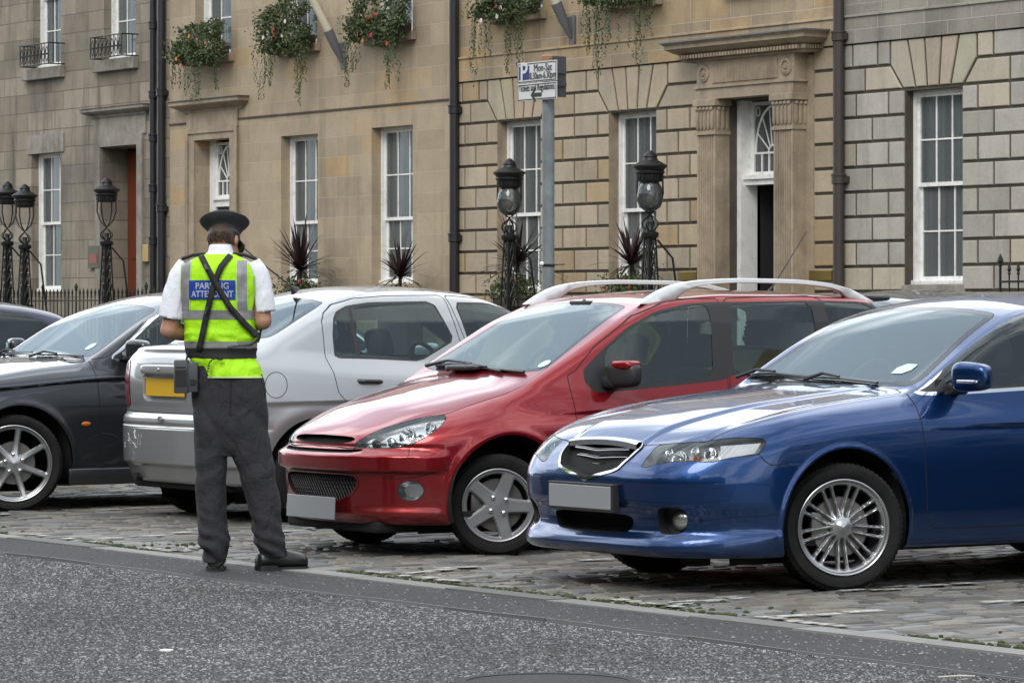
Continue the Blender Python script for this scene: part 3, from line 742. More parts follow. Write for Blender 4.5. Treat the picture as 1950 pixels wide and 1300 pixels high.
    s.add(V, [(k * 5 + j, k * 5 + 5 + j, k * 5 + 6 + j, k * 5 + 1 + j) for k in range(n) for j in range(4)]); s.build('chrome_bar', MAT['chrome'], gr, smooth=True)
    li = recess('lower_intake', pr['lower_intake'], (0, .10, 0), MAT['dark_cavity'], car)
    plate(cb, car, (0, -1.006, .452), .53, .112, MAT['plate_white'], frame=True)
    for hsh in separate(pr['fog']):
        s_ = 1 if hsh.V[:, 0].mean() > 0 else -1; c = hsh.V.mean(0)
        fr = recess('fog_recess', hsh, (-.03 * s_, .07, 0), MAT['black_plastic'], car, shrink=.95)
        m = MB(); m.lathe([(.0, .012), (.030, .008), (.042, 0), (.048, -.004), (.046, -.03)], 26, axis=1); o = m.build('fog_lamp', MAT['lamp_bright'], fr, smooth=True)
        o.location = (c[0] - .005 * s_, c[1] + .045, c[2] + .002); o.rotation_euler = (0, 0, math.pi + .25 * s_)
    headlamp(cb, car, pr['headlamp'], .080, bulbs=[((1291, 868), .036, .022, 'chrome'), ((1352, 859), .027, .020, 'chrome'), ((1254, 872), .026, .03, 'dash'), ((1324, 872), .012, .012, 'amber'), ((1322, 853), .018, .02, 'chrome'), ((1272, 855), .016, .02, 'chrome')], base='lamp_mid')
    for s_ in (1, -1):                                         # ribbed outer part of the lamp
        Q = cb.px([(1372, 846), (1400, 844), (1450, 841), (1438, 862), (1400, 868), (1372, 873)]); Nn = cb.normal(Q); Q = (Q - Nn * .012) * [s_, 1, 1]
        m = MB(); m.add(list(Q), [tuple(range(6))]); m.build('ribbed_reflector', MAT['lamp_ribbed'], car)
    # door mirror (the far one is folded out of sight in the photograph)
    for s_ in (1,):
        m = MB(); R = Matrix.Rotation(.12 * s_, 3, 'Z')
        m.superbox((s_ * .955, .70, 1.035), (.215, .125, .145), .55, 24, 16, R, taper=lambda p: (p[0], p[1] * (1 - .25 * p[0] * s_), p[2] * (1 - .12 * p[0] * s_)))
        o = m.build('door_mirror', P, car, smooth=True, auto=80)
        m = MB(); m.superbox((s_ * .83, .70, .975), (.12, .08, .06), .5, 16, 10); m.prism([(s_ * .775, .93), (s_ * .80, .93), (s_ * .78, 1.02)], 1, .60, .78); m.build('mirror_arm', MAT['black_plastic'], o, smooth=True, auto=60)
        m = MB(); m.superbox((s_ * .965, .637, 1.012), (.19, .022, .020), .5, 16, 8); m.build('indicator', MAT['lamp_bright'], o, smooth=True)
    wiper_part(car, cb, [(1672, 735), (1600, 727), (1550, 724)], .018); wiper_part(car, cb, [(1552, 724), (1480, 716), (1420, 713)], .018)
    disc_on(cb, car, (1722, 703), .04, 'tax_disc', MAT['sticker'], .003, [(-.055, -.045), (.02, -.045), (.062, -.01), (.062, .045), (-.02, .05), (-.062, .01)])
    arch_liner(car, -.03, .31, .385, .84); arch_liner(car, 2.68, .31, .375, .84)
    for (x, y, st) in ((.755, 0, -.33), (-.755, 0, -.33), (.755, 2.68, 0), (-.755, 2.68, 0)):
        add_wheel(car, 'blue', x, y, .313, .205, .236, 'twin', MAT['alloy'], st)
    seat_part(car, .37, 1.25); seat_part(car, -.37, 1.25); dash_part(car, .68, .55, 1.0, .90); steering_part(car, -.36, 1.10, .93)
    m = MB(); m.superbox((0, 2.2, .5), (1.3, .5, .3), .4); m.superbox((0, 2.48, .82), (1.3, .18, .6), .4, rot=Matrix.Rotation(-.35, 3, 'X')); m.build('rear_seat', MAT['seat_dark'], car, smooth=True)
    floor_part(car, .75, -.3, 3.3)
    m = MB(); m.box(.30, -.62, .115, .40, -.50, .19, bev=.01); m.box(-.6, -.78, .168, .6, 3.3, .19); m.tube([(.76, .0, .32), (-.76, .0, .32)], .03, 8); m.build('undertray', MAT['dark_cavity'], car)
    return car, cb
mat('sticker', (0.50, 0.70, 0.66), 0.5)
# ------------------------------------------------------------------ a general body, set by its curves
def make_phi(W, tw, cz, zt, bw, zr, ws, rs, yr, plan=(.03, .75, 2, .12, .78, 5), xd=(.03, .68), zb=.175, kc=.26, kt=.13, kr=.2, tumble=.27, crown=.055, kroof=.085, wsc=.06, extra=None, arches=(), flare=(.012, .405, .035), rearplan=.18, rscurve=.10, ku=.035, ka=.07):
    W, tw, cz, zt, bw, zr, yr = map(curve, (W, tw, cz, zt, bw, zr, yr))
    wy, wz, wsl = ws; ry, rz, rsl = rs; wn_ = math.sin(math.atan(wsl)); rn_ = math.sin(math.atan(rsl))
    def phi(P):
        x = np.abs(P[:, 0]); y = P[:, 1]; z = P[:, 2]; fl = 0
        for (ay, az) in arches: fl = fl + flare[0] * bell(np.sqrt((y - ay) ** 2 + (z - az) ** 2), flare[1], flare[2])
        side = x - (W(y) - tw(z) + fl)
        front = (cz(z) + plan[0] * (x / plan[1]) ** plan[2] + plan[3] * (x / plan[4]) ** plan[5] - y) * .93
        xx = np.minimum(x, .95)
        top = (z - (zt(y) - xd[0] * (xx / xd[1]) ** 2)) * .95
        rear = (y - (yr(z) - rearplan * (x / .8) ** 4)) * .95
        b = smax(side, front, kc); b = smax(b, top, kt); b = smax(b, rear, kr)
        if extra is not None: b = b - extra(x, y, z)
        b = smax(b, zb - z, .03)
        cs = (x - (bw(y) - tumble * (z - .95) - .12 * np.maximum(z - 1.3, 0))) * .96
        w_ = (wy + (z - wz) / wsl + wsc * x * x - y) * wn_
        rf = z - (zr(y) - crown * (x / .62) ** 2)
        r_ = (y - (ry - (z - rz) / rsl - rscurve * x * x)) * rn_
        c = smax(cs, w_, ka); c = smax(c, rf, kroof); c = smax(c, r_, .1); c = np.maximum(c, .80 - z); c = np.maximum(c, rear + .04)
        return smin(b, c, ku)
    return phi
def screen_field(pts, y_of, slope, rear=False, rnd=2):
    Q = np.array([(a, y_of(a, b), b) for a, b in pts]); an = math.atan(slope); ax = np.array([0, (1 if rear else -1) * math.sin(an), math.cos(an)])
    u = np.array([1.0, 0, 0]); v = np.cross(ax, u); poly = np.stack([Q @ u, Q @ v], 1); poly = np.concatenate([poly, poly[::-1] * [-1, 1]]); poly = roundpoly(poly, rnd, .15)
    def fn(P): return poly_sdf(np.stack([P @ u, P @ v], 1), poly)
    fn.axis = ax; fn.sym = False; fn.c = Q.mean(0) * [0, 1, 1]; fn.r = 1.3; return fn
def seam(cb, pts, w=.0020, space='px'):
    """a thin dark shut line along a run of points on the surface, on both flanks"""
    P = cb.px(pts); P[:, 0] = np.abs(P[:, 0]); Np = cb.normal(P)
    for i in range(len(P) - 1):
        a, b_ = P[i], P[i + 1]; d = b_ - a; Ld = np.linalg.norm(d); d = d / Ld; n0 = Np[i] + Np[i + 1]; nr = np.cross(n0, d); nr /= np.linalg.norm(nr); S = cb.body
        C = S.V[S.F].mean(1); Cx = C * np.stack([np.sign(C[:, 0]), np.ones(len(C)), np.ones(len(C))], 1); t = (Cx - a) @ d; off = Cx - a - t[:, None] * d
        near = (t > -.006) & (t < Ld + .006) & (np.linalg.norm(off, axis=1) < .05)
        if not near.any(): continue
        class _f:
            sym = False; axis = np.array([0, 0, 1.0]); c = a; r = 99.0
            def __init__(s_, g): s_.g = g
            def __call__(s_, Q): return s_.g * ((np.stack([np.abs(Q[:, 0]), Q[:, 1], Q[:, 2]], 1) - a) @ nr) - w
        in1, out1 = cb.split(_f(1), sheet=Sheet(S.V, S.N, S.F[near]), cosmin=-2, maxd=99)
        st, out2 = cb.split(_f(-1), sheet=in1, cosmin=-2, maxd=99)
        cb.store('shut_line', Sheet(st.V, st.N, st.F)); cb.body = Sheet(out2.V, out2.N, np.concatenate([S.F[~near], out1.F, out2.F]))
def doors_out(cb, car, P, cuts, handles):
    pr = cb.parts['door']; C = pr.V[pr.F].mean(1)[:, 1]; lo = -9
    for i, hi in enumerate(list(cuts) + [9]):
        m = (C > lo) & (C <= hi); lo = hi
        if not m.any(): continue
        for hsh in separate(Sheet(pr.V, pr.N, pr.F[m]).compact()):
            d = sheet_obj('door', hsh, P, car); s = 1 if hsh.V[:, 0].mean() > 0 else -1
            if i < len(handles):
                hx, hy, hz, hm = handles[i]; h = MB()
                h.tube([(s * (hx - .012), hy - .09, hz), (s * (hx + .022), hy - .06, hz + .003), (s * (hx + .022), hy + .06, hz + .006), (s * (hx - .012), hy + .09, hz + .008)], .013, 8); h.build('handle', MAT[hm], d, smooth=True)
def glass_out(cb, car, names):
    for nm, mt, push in names:
        if nm in cb.parts and len(cb.parts[nm].F):
            for hsh in separate(cb.parts[nm]): sheet_obj(nm, hsh, MAT[mt], car, push)
def mirror_part(car, s_, c, size, m, arm_c, cap=None, e=.55):
    q = MB(); q.superbox((s_ * c[0], c[1], c[2]), size, e, 24, 16, Matrix.Rotation(.12 * s_, 3, 'Z'), taper=lambda p: (p[0], p[1] * (1 - .25 * p[0] * s_), p[2] * (1 - .12 * p[0] * s_)))
    o = q.build('door_mirror', MAT[m], car, smooth=True, auto=80)
    a = MB(); a.superbox((s_ * arm_c[0], arm_c[1], arm_c[2]), (.16, .10, .07), .5, 16, 10); a.build('mirror_arm', MAT['black_plastic'], o, smooth=True)
    if cap:
        a = MB(); a.superbox((s_ * (c[0] + .005), c[1] - .004, c[2] + .052 * size[2] / .15), (size[0] * .80, size[1] * .98, size[2] * .40), e, 24, 16, Matrix.Rotation(.12 * s_, 3, 'Z')); a.build('mirror_cap', MAT[cap], o, smooth=True)
    return o

# ------------------------------------------------------------------ the red estate
def make_red():
    O = (-17.9, 11.26, 0.0)
    def extra(x, y, z):
        fade = 1 - sstep(y, -.50, -.30)
        bar = sstep(z, .455, .485) * (1 - sstep(z, .555, .595))
        e = .040 * bar * fade - .006 * fade * bell(z, .607, .012)
        e = e + .018 * bell(z, .235, .035) * (1 - sstep(y, -.40, -.28)) * sstep(x, .2, .5)
        e = e - .030 * bell(y, .30, .30) * bell(z, .80, .07) * sstep(x, .5, .7)          # hollow behind the wing's swell
        return e
    phi = make_phi(W=[(-1.1, .42), (-.9, .52), (-.75, .61), (-.6, .69), (-.4, .765), (-.2, .800), (0, .815), (.5, .825), (1.5, .835), (2.4, .82), (3.0, .77), (3.3, .70)],
        tw=[(0, .08), (.17, .04), (.28, .015), (.42, 0), (.60, 0), (.70, .006), (.80, .026), (.88, .050), (.96, .085), (1.05, .14), (1.6, .4)],
        cz=[(0, -.58), (.15, -.64), (.18, -.69), (.24, -.715), (.33, -.725), (.42, -.73), (.55, -.735), (.62, -.735), (.665, -.73), (.70, -.70), (.75, -.63), (.82, -.50), (.95, -.15), (1.1, .3)],
        zt=[(-1.2, .42), (-.85, .60), (-.70, .695), (-.5, .775), (-.34, .838), (-.1, .908), (.1, .958), (.3, 1.0), (.45, 1.02), (.7, 1.01), (1.2, .99), (2.3, 1.02), (2.7, 1.04), (3.3, .99)],
        bw=[(.1, .68), (.35, .725), (.6, .765), (1.0, .79), (1.6, .80), (2.4, .79), (2.9, .755), (3.3, .70)],
        zr=[(.7, 1.33), (1.0, 1.405), (1.10, 1.435), (1.3, 1.468), (1.7, 1.492), (2.2, 1.492), (2.6, 1.478), (2.9, 1.455), (3.3, 1.40)],
        ws=(.35, 1.02, .57), rs=(3.08, 1.0, 1.9), yr=[(0, 3.0), (.25, 3.10), (.5, 3.14), (.62, 3.12), (1.0, 3.04), (1.2, 2.9)],
        plan=(.05, .6, 2, .15, .74, 4), xd=(.055, .62), zb=.175, kc=.30, kt=.15, kr=.15, tumble=.22, crown=.030, kroof=.06, wsc=.05,
        arches=((.04, .31), (2.46, .31)), flare=(.012, .382, .028), extra=extra, rearplan=.10)
    cb = CarBody(phi, ((1.0, -1.0, 3.35, -.05, 1.65), (.28, -.20, 2.6, .45, .60)), O, cell=.0165)
    car = thing('parked_car', 'shiny red estate car with silver roof rails, between the blue and the silver cars', 'car', O, 0, 'cars parked in the cobbled bays')
    cb.take(None, arch_field(.04, .31, .365), cosmin=-.9, maxd=.45); cb.take(None, arch_field(2.46, .31, .36), cosmin=-.9, maxd=.45)
    # front openings
    def cen(p): return p
    g1 = cb.field([(0, .668), (.27, .664), (.335, .650), (.30, .632), (.20, .622), (0, .620)], 'xz', center=True, rnd=1); cb.rings(g1, [(0, 'upper_slot')])
    g2 = cb.field([(0, .592), (.30, .592), (.42, .600), (.40, .578), (.2, .572), (0, .572)], 'xz', center=True, rnd=1); cb.rings(g2, [(0, 'second_slot')])
    g3 = cb.field([(0, .452), (.30, .452), (.375, .440), (.385, .405), (.33, .345), (.20, .30), (0, .29)], 'xz', center=True, rnd=2); cb.rings(g3, [(.012, 'grille_rim'), (0, 'lower_grille')])
    hl = cb.field([(671, 852), (697, 831), (734, 814), (783, 799), (845, 789), (850, 796), (838, 812), (813, 831), (783, 846), (746, 853), (709, 854)], rnd=2, f=.15); cb.rings(hl, [(.004, 'gap2'), (0, 'headlamp')], maxd=.5)
    fg = cb.field([(782 + 25 * math.cos(a), 934 + 18.5 * math.sin(a)) for a in np.linspace(0, 2 * math.pi, 24, endpoint=False)]); cb.rings(fg, [(.004, 'gap2'), (0, 'fog')])
    yws = lambda a, b: .35 + (b - 1.02) / .57 + .05 * a * a
    cb.rings(screen_field([(0, 1.015), (.45, 1.015), (.635, 1.03), (.585, 1.18), (.53, 1.36), (.50, 1.405), (.3, 1.425), (0, 1.43)], yws, .57), [(.004, 'shut_line'), (0, 'screen_band'), (-.032, 'windscreen')], maxd=.35)
    yrs = lambda a, b: 3.08 - (b - 1.0) / 1.9 - .1 * a * a
    cb.rings(screen_field([(0, 1.05), (.58, 1.05), (.52, 1.36), (0, 1.38)], yrs, 1.9, rear=True), [(0, 'screen_band'), (-.03, 'rear_window')], maxd=.4)
    dlo = cb.px([(1110, 703), (1150, 662), (1198, 620), (1246, 593), (1300, 579), (1340, 575), (1440, 574), (1535, 572), (1640, 574)])[:, 1:]
    dlo = [tuple(p) for p in dlo] + [(2.86, 1.39), (2.92, 1.10), (2.88, 1.035), (2.4, 1.02), (1.6, .992)] + [tuple(p) for p in cb.px([(1376, 724), (1260, 737), (1135, 748), (1113, 727)])[:, 1:]]
    cb.rings(cb.field(dlo, 'yz', rnd=1, f=.12), [(0, 'window_frame')], cosmin=.3, maxd=.3)
    fr = cb.parts['window_frame']
    def sub(fr, poly, name, rnd=2, f=.15):
        a, rest = cb.split(cb.field(poly, 'yz', rnd=rnd, f=f), sheet=fr, cosmin=.2, maxd=.4); cb.store(name, a); return rest
    w1 = [tuple(p) for p in cb.px([(1152, 668), (1198, 625), (1246, 598), (1325, 579), (1345, 582), (1354, 609), (1358, 717), (1217, 732), (1153, 741)])[:, 1:]]
    fr = sub(fr, w1, 'side_window', 2, .1)
    w2 = [tuple(p) for p in cb.px([(1386, 578), (1532, 575), (1545, 586), (1552, 622)])[:, 1:]] + [(2.27, 1.04)] + [tuple(p) for p in cb.px([(1397, 711)])[:, 1:]]
    fr = sub(fr, w2, 'side_window', 2, .08)
    w3 = [tuple(p) for p in cb.px([(1565, 574), (1640, 577)])[:, 1:]] + [(2.80, 1.36), (2.84, 1.08), (2.42, 1.05)]
    fr = sub(fr, w3, 'side_window', 2, .08); cb.parts['window_frame'] = fr.compact()
    # panels
    cb.panel('bonnet', cb.field([(0, -.715), (.28, -.705), (.36, -.69), (.50, -.56), (.60, -.36), (.63, -.22), (.635, .0), (.64, .25), (.635, .43), (.5, .40), (0, .37)], 'xy', center=True, rnd=1, f=.1), cosmin=.3, maxd=.6)
    top = [tuple(p) for p in cb.px([(1095, 706), (1112, 684), (1134, 657), (1198, 603), (1262, 575), (1309, 569), (1366, 568)])[:, 1:]]
    cb.panel('door', cb.field(top + [(1.56, 1.0), (1.57, .34), (1.50, .27), (.56, .27), (.525, .34), (.50, .76), (.48, .94), (.475, 1.0)], 'yz', rnd=1, f=.06), cosmin=.25, maxd=.3)
    cb.panel('door', cb.field([tuple(p) for p in cb.px([(1372, 568), (1535, 563), (1562, 570)])[:, 1:]] + [(2.37, 1.22), (2.42, .98), (2.36, .80), (2.15, .62), (2.03, .45), (1.98, .27), (1.62, .27), (1.59, .34), (1.575, 1.0)], 'yz', rnd=1, f=.06), cosmin=.25, maxd=.3)
    seam(cb, [(855, 884), (876, 883), (896, 882)], .0022); seam(cb, [(845, 875), (853, 882), (850, 889), (832, 898), (795, 908), (746, 913), (728, 911)], .0030); seam(cb, [(780, 849), (777, 868)], .0018)
    P = MAT['paint_red']; pr = cb.parts
    b = sheet_obj('body', cb.body.compact(), P, car); sheet_obj('bonnet', pr['bonnet'], P, car)
    doors_out(cb, car, P, [1.575], [(.815, 1.40, .84, 'paint_red'), (.825, 2.15, .86, 'paint_red')])
    sheet_obj('shut_line', pr['shut_line'], MAT['gap'], b, -.001); sheet_obj('lamp_seal', pr['gap2'], MAT['gap'], b)
    sheet_obj('windscreen', pr['windscreen'], MAT['glass_screen'], car); sheet_obj('screen_band', pr['screen_band'], MAT['gloss_black'], b)
    sheet_obj('rear_window', pr['rear_window'], MAT['glass_side'], car)
    pr_w = pr['side_window']; C = pr_w.V[pr_w.F].mean(1)[:, 1]
    for lo, hi in ((0, 1.56), (1.56, 2.32), (2.32, 4)):
        for hsh in separate(Sheet(pr_w.V, pr_w.N, pr_w.F[(C > lo) & (C <= hi)]).compact()): sheet_obj('side_window', hsh, MAT['glass_side'], car, -.003)
    for hsh in separate(pr['window_frame']): sheet_obj('window_frame', hsh, MAT['black_plastic'], car)
    for nm, dp in (('upper_slot', .05), ('second_slot', .03), ('lower_grille', .05)): recess(nm, pr[nm], (0, dp, 0), MAT['dark_cavity'], car)
    sheet_obj('grille_rim', pr['grille_rim'], P, car, .003)
    s = MB()                                                   # honeycomb wires in the lower grille
    for i in range(26):
        x = -.36 + .72 * i / 25
        for dd in (-1, 1): s.tube([(x - .05 * dd, -.705 + .03 * (x / .36) ** 2, .30), (x + .05 * dd, -.715 + .03 * (x / .36) ** 2, .44)], .0022, 4, caps=False)
    s.build('grille_mesh', MAT['black_plastic'], car)
    plate(cb, car, (0, -.772, .262), .53, .125, MAT['plate_white'], tilt=-.05)
    for hsh in separate(pr['fog']):
        s_ = 1 if hsh.V[:, 0].mean() > 0 else -1; lens = sheet_obj('fog_lamp', hsh, MAT['glass_lens'], car); recess('lamp_bucket', hsh, (-.01 * s_, .03, 0), MAT['lamp_bright'], lens, shrink=.7)
    headlamp(cb, car, pr['headlamp'], .07, bulbs=[((772, 824), .044, .026, 'chrome'), ((712, 843), .020, .018, 'lamp_dark'), ((818, 808), .026, .02, 'chrome'), ((800, 832), .016, .015, 'chrome'), ((742, 838), .02, .02, 'chrome')], base='lamp_bright')
    for s_ in (1, -1): mirror_part(car, s_, (.905, .76, 1.005), (.215, .13, .15), 'black_plastic', (.80, .73, .96), cap='paint_red')
    wiper_part(car, cb, [(955, 711), (900, 700), (830, 697)], .018); wiper_part(car, cb, [(1000, 712), (930, 706), (870, 704)], .016)
    m = MB(); m.superbox((-.10, .33, 1.035), (.34, .12, .035), .5); m.build('scuttle_cover', MAT['black_plastic'], car, smooth=True)
    disc_on(cb, car, (1037, 693), .040, 'tax_disc', MAT['sticker'], .003)
    P_ = cb.px([(1175, 575)])
    m = MB(); m.superbox((-.02, 1.12, 1.36), (.24, .05, .07), .4); m.tube([(0, 1.10, 1.43), (-.02, 1.12, 1.38)], .012, 6); m.box(-.10, 1.06, 1.40, .10, 1.10, 1.425, bev=.006); m.build('rear_view_mirror', MAT['dash'], car, smooth=True)
    for s_ in (1, -1):                                         # roof rails
        out_ = [(1.06, 1.405), (1.14, 1.452), (1.24, 1.498), (1.34, 1.525), (1.5, 1.545), (1.8, 1.557), (2.15, 1.553), (2.42, 1.536), (2.60, 1.502), (2.80, 1.425)]
        in_ = [(2.62, 1.425), (2.52, 1.486), (2.40, 1.510), (2.15, 1.526), (1.8, 1.530), (1.55, 1.518), (1.43, 1.497), (1.35, 1.455), (1.30, 1.42)]
        def res(P, n=36):
            P = np.array(P, float); d = np.concatenate([[0], np.cumsum(np.linalg.norm(np.diff(P, axis=0), axis=1))]); t = np.linspace(0, d[-1], n); cy = curve(list(zip(d, P[:, 0]))); cz_ = curve(list(zip(d, P[:, 1]))); return np.stack([cy(t), cz_(t)], 1)
        A = res(out_); B = res([(1.12, 1.405)] + in_[::-1] + [(2.72, 1.41)]); q = MB(); V = []
        for (ya, za), (yb, zb_) in zip(A, B):
            xa = .60 - .10 * max(0, 1.50 - za); h_ = .006
            for (x_, f_) in ((xa - .018, 0.12), (xa - .008, 0), (xa + .012, 0), (xa + .022, 0.12), (xa + .026, .88), (xa + .018, 1), (xa - .012, 1), (xa - .02, .88)): V.append((s_ * x_, ya + (yb - ya) * f_, za + (zb_ - za) * f_))
        n_ = len(A); q.add(V, [(i * 8 + k, i * 8 + (k + 1) % 8, (i + 1) * 8 + (k + 1) % 8, (i + 1) * 8 + k) for i in range(n_ - 1) for k in range(8)]); q.build('roof_rail', MAT['rail_silver'], car, smooth=True, auto=50)
    m = MB(); m.tube([(-.12, 2.55, 1.47), (-.12, 2.60, 1.52), (-.12, 2.86, 1.86)], [.014, .005, .003], 6); m.build('aerial', MAT['black_plastic'], car, smooth=True)
    m = MB(); m.superbox((0, 2.92, 1.445), (1.12, .22, .05), .5); m.build('spoiler', MAT['black_plastic'], car, smooth=True)
    arch_liner(car, .04, .31, .365, .79); arch_liner(car, 2.46, .31, .36, .79)
    for (x, y, st) in ((.70, .02, -.46), (-.70, .02, -.46), (.70, 2.46, 0), (-.70, 2.46, 0)):
        add_wheel(car, 'red', x, y, .286, .185, .205, 'five', MAT['alloy_matt'], st, bolts=(4, .052, math.radians(35)))
    seat_part(car, .36, 1.20, .30); seat_part(car, -.36, 1.20, .30); dash_part(car, .62, .50, .95, .93); steering_part(car, -.34, 1.02, .98)
    m = MB(); m.superbox((0, 2.1, .5), (1.2, .5, .3), .4); m.superbox((0, 2.38, .85), (1.2, .16, .62), .4, rot=Matrix.Rotation(-.3, 3, 'X')); m.build('rear_seat', MAT['seat_dark'], car, smooth=True)
    m = MB(); m.superbox((-.36, 1.42, .98), (.50, .06, .46), .3, rot=Matrix.Rotation(-.3, 3, 'X')); m.superbox((.0, 2.3, .98), (1.1, .05, .30), .3, rot=Matrix.Rotation(-.3, 3, 'X')); m.build('yellow_cover', MAT['yellow_cloth'], car, smooth=True)
    floor_part(car, .7, -.2, 3.0)
    m = MB(); m.box(-.50, -.64, .13, .50, -.30, .20, bev=.02); m.box(-.55, -.3, .17, .55, 2.9, .19); m.tube([(.7, .02, .29), (-.7, .02, .29)], .03, 8); m.build('undertray', MAT['dark_cavity'], car)
    return car, cb
mat('yellow_cloth', (0.50, 0.42, 0.06), 0.9)

# ------------------------------------------------------------------ the black saloon
def make_black():
    O = (-23.68, 11.06, 0.0)
    def extra(x, y, z):
        zl = .845 + .075 * sstep(y, -.4, .9)
        return .010 * sstep(z, zl - .012, zl - .002) * (1 - sstep(z, zl, zl + .10)) * sstep(x, .6, .75) + .02 * bell(z, .22, .04) * 0
    phi = make_phi(W=[(-1.1, .66), (-.9, .76), (-.7, .83), (-.4, .868), (0, .885), (1.5, .89), (2.6, .875), (3.2, .84), (3.8, .74)],
        tw=[(0, .08), (.17, .04), (.28, .012), (.45, 0), (.62, 0), (.75, .006), (.86, .022), (.94, .05), (1.02, .10), (1.1, .17), (1.6, .4)],
        cz=[(0, -.78), (.18, -.86), (.3, -.88), (.5, -.90), (.62, -.87), (.75, -.80), (.85, -.68), (1.2, -.1)],
        zt=[(-1.3, .55), (-.9, .77), (-.6, .88), (-.3, .95), (0, 1.0), (.3, 1.035), (.6, 1.055), (.9, 1.05), (1.3, 1.03), (2.4, 1.05), (3.3, 1.05), (3.8, .98)],
        bw=[(.2, .74), (.6, .795), (1.0, .825), (2.2, .83), (2.8, .79), (3.4, .69)],
        zr=[(.8, 1.36), (1.0, 1.39), (1.23, 1.44), (1.45, 1.485), (1.7, 1.515), (2.0, 1.525), (2.5, 1.49), (3.0, 1.40), (3.6, 1.25)],
        ws=(.60, 1.04, .615), rs=(3.2, 1.04, .65), yr=[(0, 3.55), (.3, 3.68), (.6, 3.72), (.9, 3.68), (1.2, 3.6)],
        xd=(.045, .65), zb=.18, arches=((0, .33), (2.75, .33)), flare=(.012, .405, .028), extra=extra, wsc=.05)
    cb = CarBody(phi, ((1.05, -1.15, 3.95, -.05, 1.7), (.30, -.3, 3.1, .45, .62)), O, cell=.019)
    car = thing('parked_car', 'black saloon with seven-spoked alloy wheel, cut off by the left edge behind the attendant', 'car', O, 0, 'cars parked in the cobbled bays')
    cb.take(None, arch_field(0, .33, .395), cosmin=-.9, maxd=.45); cb.take(None, arch_field(2.75, .33, .39), cosmin=-.9, maxd=.45)
    hl = cb.field([(.38, .70), (.72, .68), (.74, .62), (.60, .56), (.40, .58)], 'xz', rnd=2); cb.rings(hl, [(0, 'headlamp')], maxd=.7)
    g = cb.field([(0, .66), (.25, .66), (.28, .58), (.2, .5), (0, .49)], 'xz', center=True, rnd=2); cb.rings(g, [(.015, 'grille_surround'), (0, 'grille')], maxd=.5)
    li = cb.field([(0, .36), (.42, .36), (.44, .28), (0, .26)], 'xz', center=True, rnd=1); cb.rings(li, [(0, 'lower_intake')], maxd=.5)
    yws = lambda a, b: .60 + (b - 1.04) / .615 + .05 * a * a
    cb.rings(screen_field([(0, 1.045), (.45, 1.045), (.70, 1.055), (.645, 1.20), (.58, 1.40), (.3, 1.425), (0, 1.43)], yws, .615), [(.004, 'shut_line'), (0, 'screen_band'), (-.035, 'windscreen')], maxd=.35)
    cb.rings(screen_field([(0, 1.09), (.60, 1.09), (.52, 1.38), (0, 1.42)], lambda a, b: 3.2 - (b - 1.04) / .65, .65, rear=True), [(0, 'screen_band'), (-.03, 'rear_window')], maxd=.4)
    sw = cb.field([(.74, 1.035), (.84, 1.10), (1.0, 1.225), (1.14, 1.325), (1.30, 1.385), (1.6, 1.42), (2.1, 1.42), (2.5, 1.33), (2.85, 1.16), (2.85, 1.07), (2.4, 1.05), (1.6, 1.035), (.9, 1.02)], 'yz', rnd=2)
    cb.rings(sw, [(.014, 'window_trim'), (-.004, 'window_seal'), (-.02, 'side_window')], cosmin=.3, maxd=.35)
    for pl in ([(1.62, .9), (1.72, .9), (1.70, 1.5), (1.60, 1.5)], [(.5, .9), (.95, .9), (.95, 1.5), (.5, 1.5)]):
        a, rest = cb.split(cb.field(pl, 'yz'), sheet=cb.parts['side_window']); cb.parts['side_window'] = rest; cb.store('window_seal', a)
    cb.panel('bonnet', cb.field([(0, -.80), (.30, -.79), (.55, -.66), (.66, -.4), (.69, .0), (.71, .35), (.71, .58), (.6, .62), (0, .60)], 'xy', center=True, rnd=1, f=.1), cosmin=.3, maxd=.6)
    cb.panel('door', cb.field([(.595, 1.03), (.60, .9), (.615, .30), (1.60, .30), (1.66, .40), (1.66, 1.03), (1.66, 1.44), (1.3, 1.405), (1.12, 1.34), (.97, 1.235), (.80, 1.10), (.72, 1.05)], 'yz', rnd=1, f=.05), cosmin=.25, maxd=.3)
    cb.panel('door', cb.field([(1.68, 1.03), (1.70, .32), (2.3, .30), (2.45, .55), (2.7, .80), (2.95, 1.06), (2.85, 1.2), (2.5, 1.36), (2.1, 1.44), (1.68, 1.44)], 'yz', rnd=1, f=.06), cosmin=.25, maxd=.3)
    P = MAT['paint_black']; pr = cb.parts
    b = sheet_obj('body', cb.body.compact(), P, car); sheet_obj('bonnet', pr['bonnet'], P, car)
    doors_out(cb, car, P, [1.67], [(.868, 1.48, .93, 'paint_black'), (.868, 2.40, .93, 'paint_black')])
    sheet_obj('shut_line', pr['shut_line'], MAT['gap'], b, -.001)
    sheet_obj('windscreen', pr['windscreen'], MAT['glass_screen'], car); sheet_obj('screen_band', pr['screen_band'], MAT['gloss_black'], b); sheet_obj('rear_window', pr['rear_window'], MAT['glass_side'], car)
    glass_out(cb, car, [('side_window', 'glass_side', 0), ('window_seal', 'black_plastic', 0), ('window_trim', 'chrome', .002)])
    recess('grille', pr['grille'], (0, .06, 0), MAT['dark_cavity'], car); recess('lower_intake', pr['lower_intake'], (0, .08, 0), MAT['dark_cavity'], car); sheet_obj('grille_surround', pr['grille_surround'], MAT['chrome'], car, .004)
    headlamp(cb, car, pr['headlamp'], .07, base='lamp_bright')
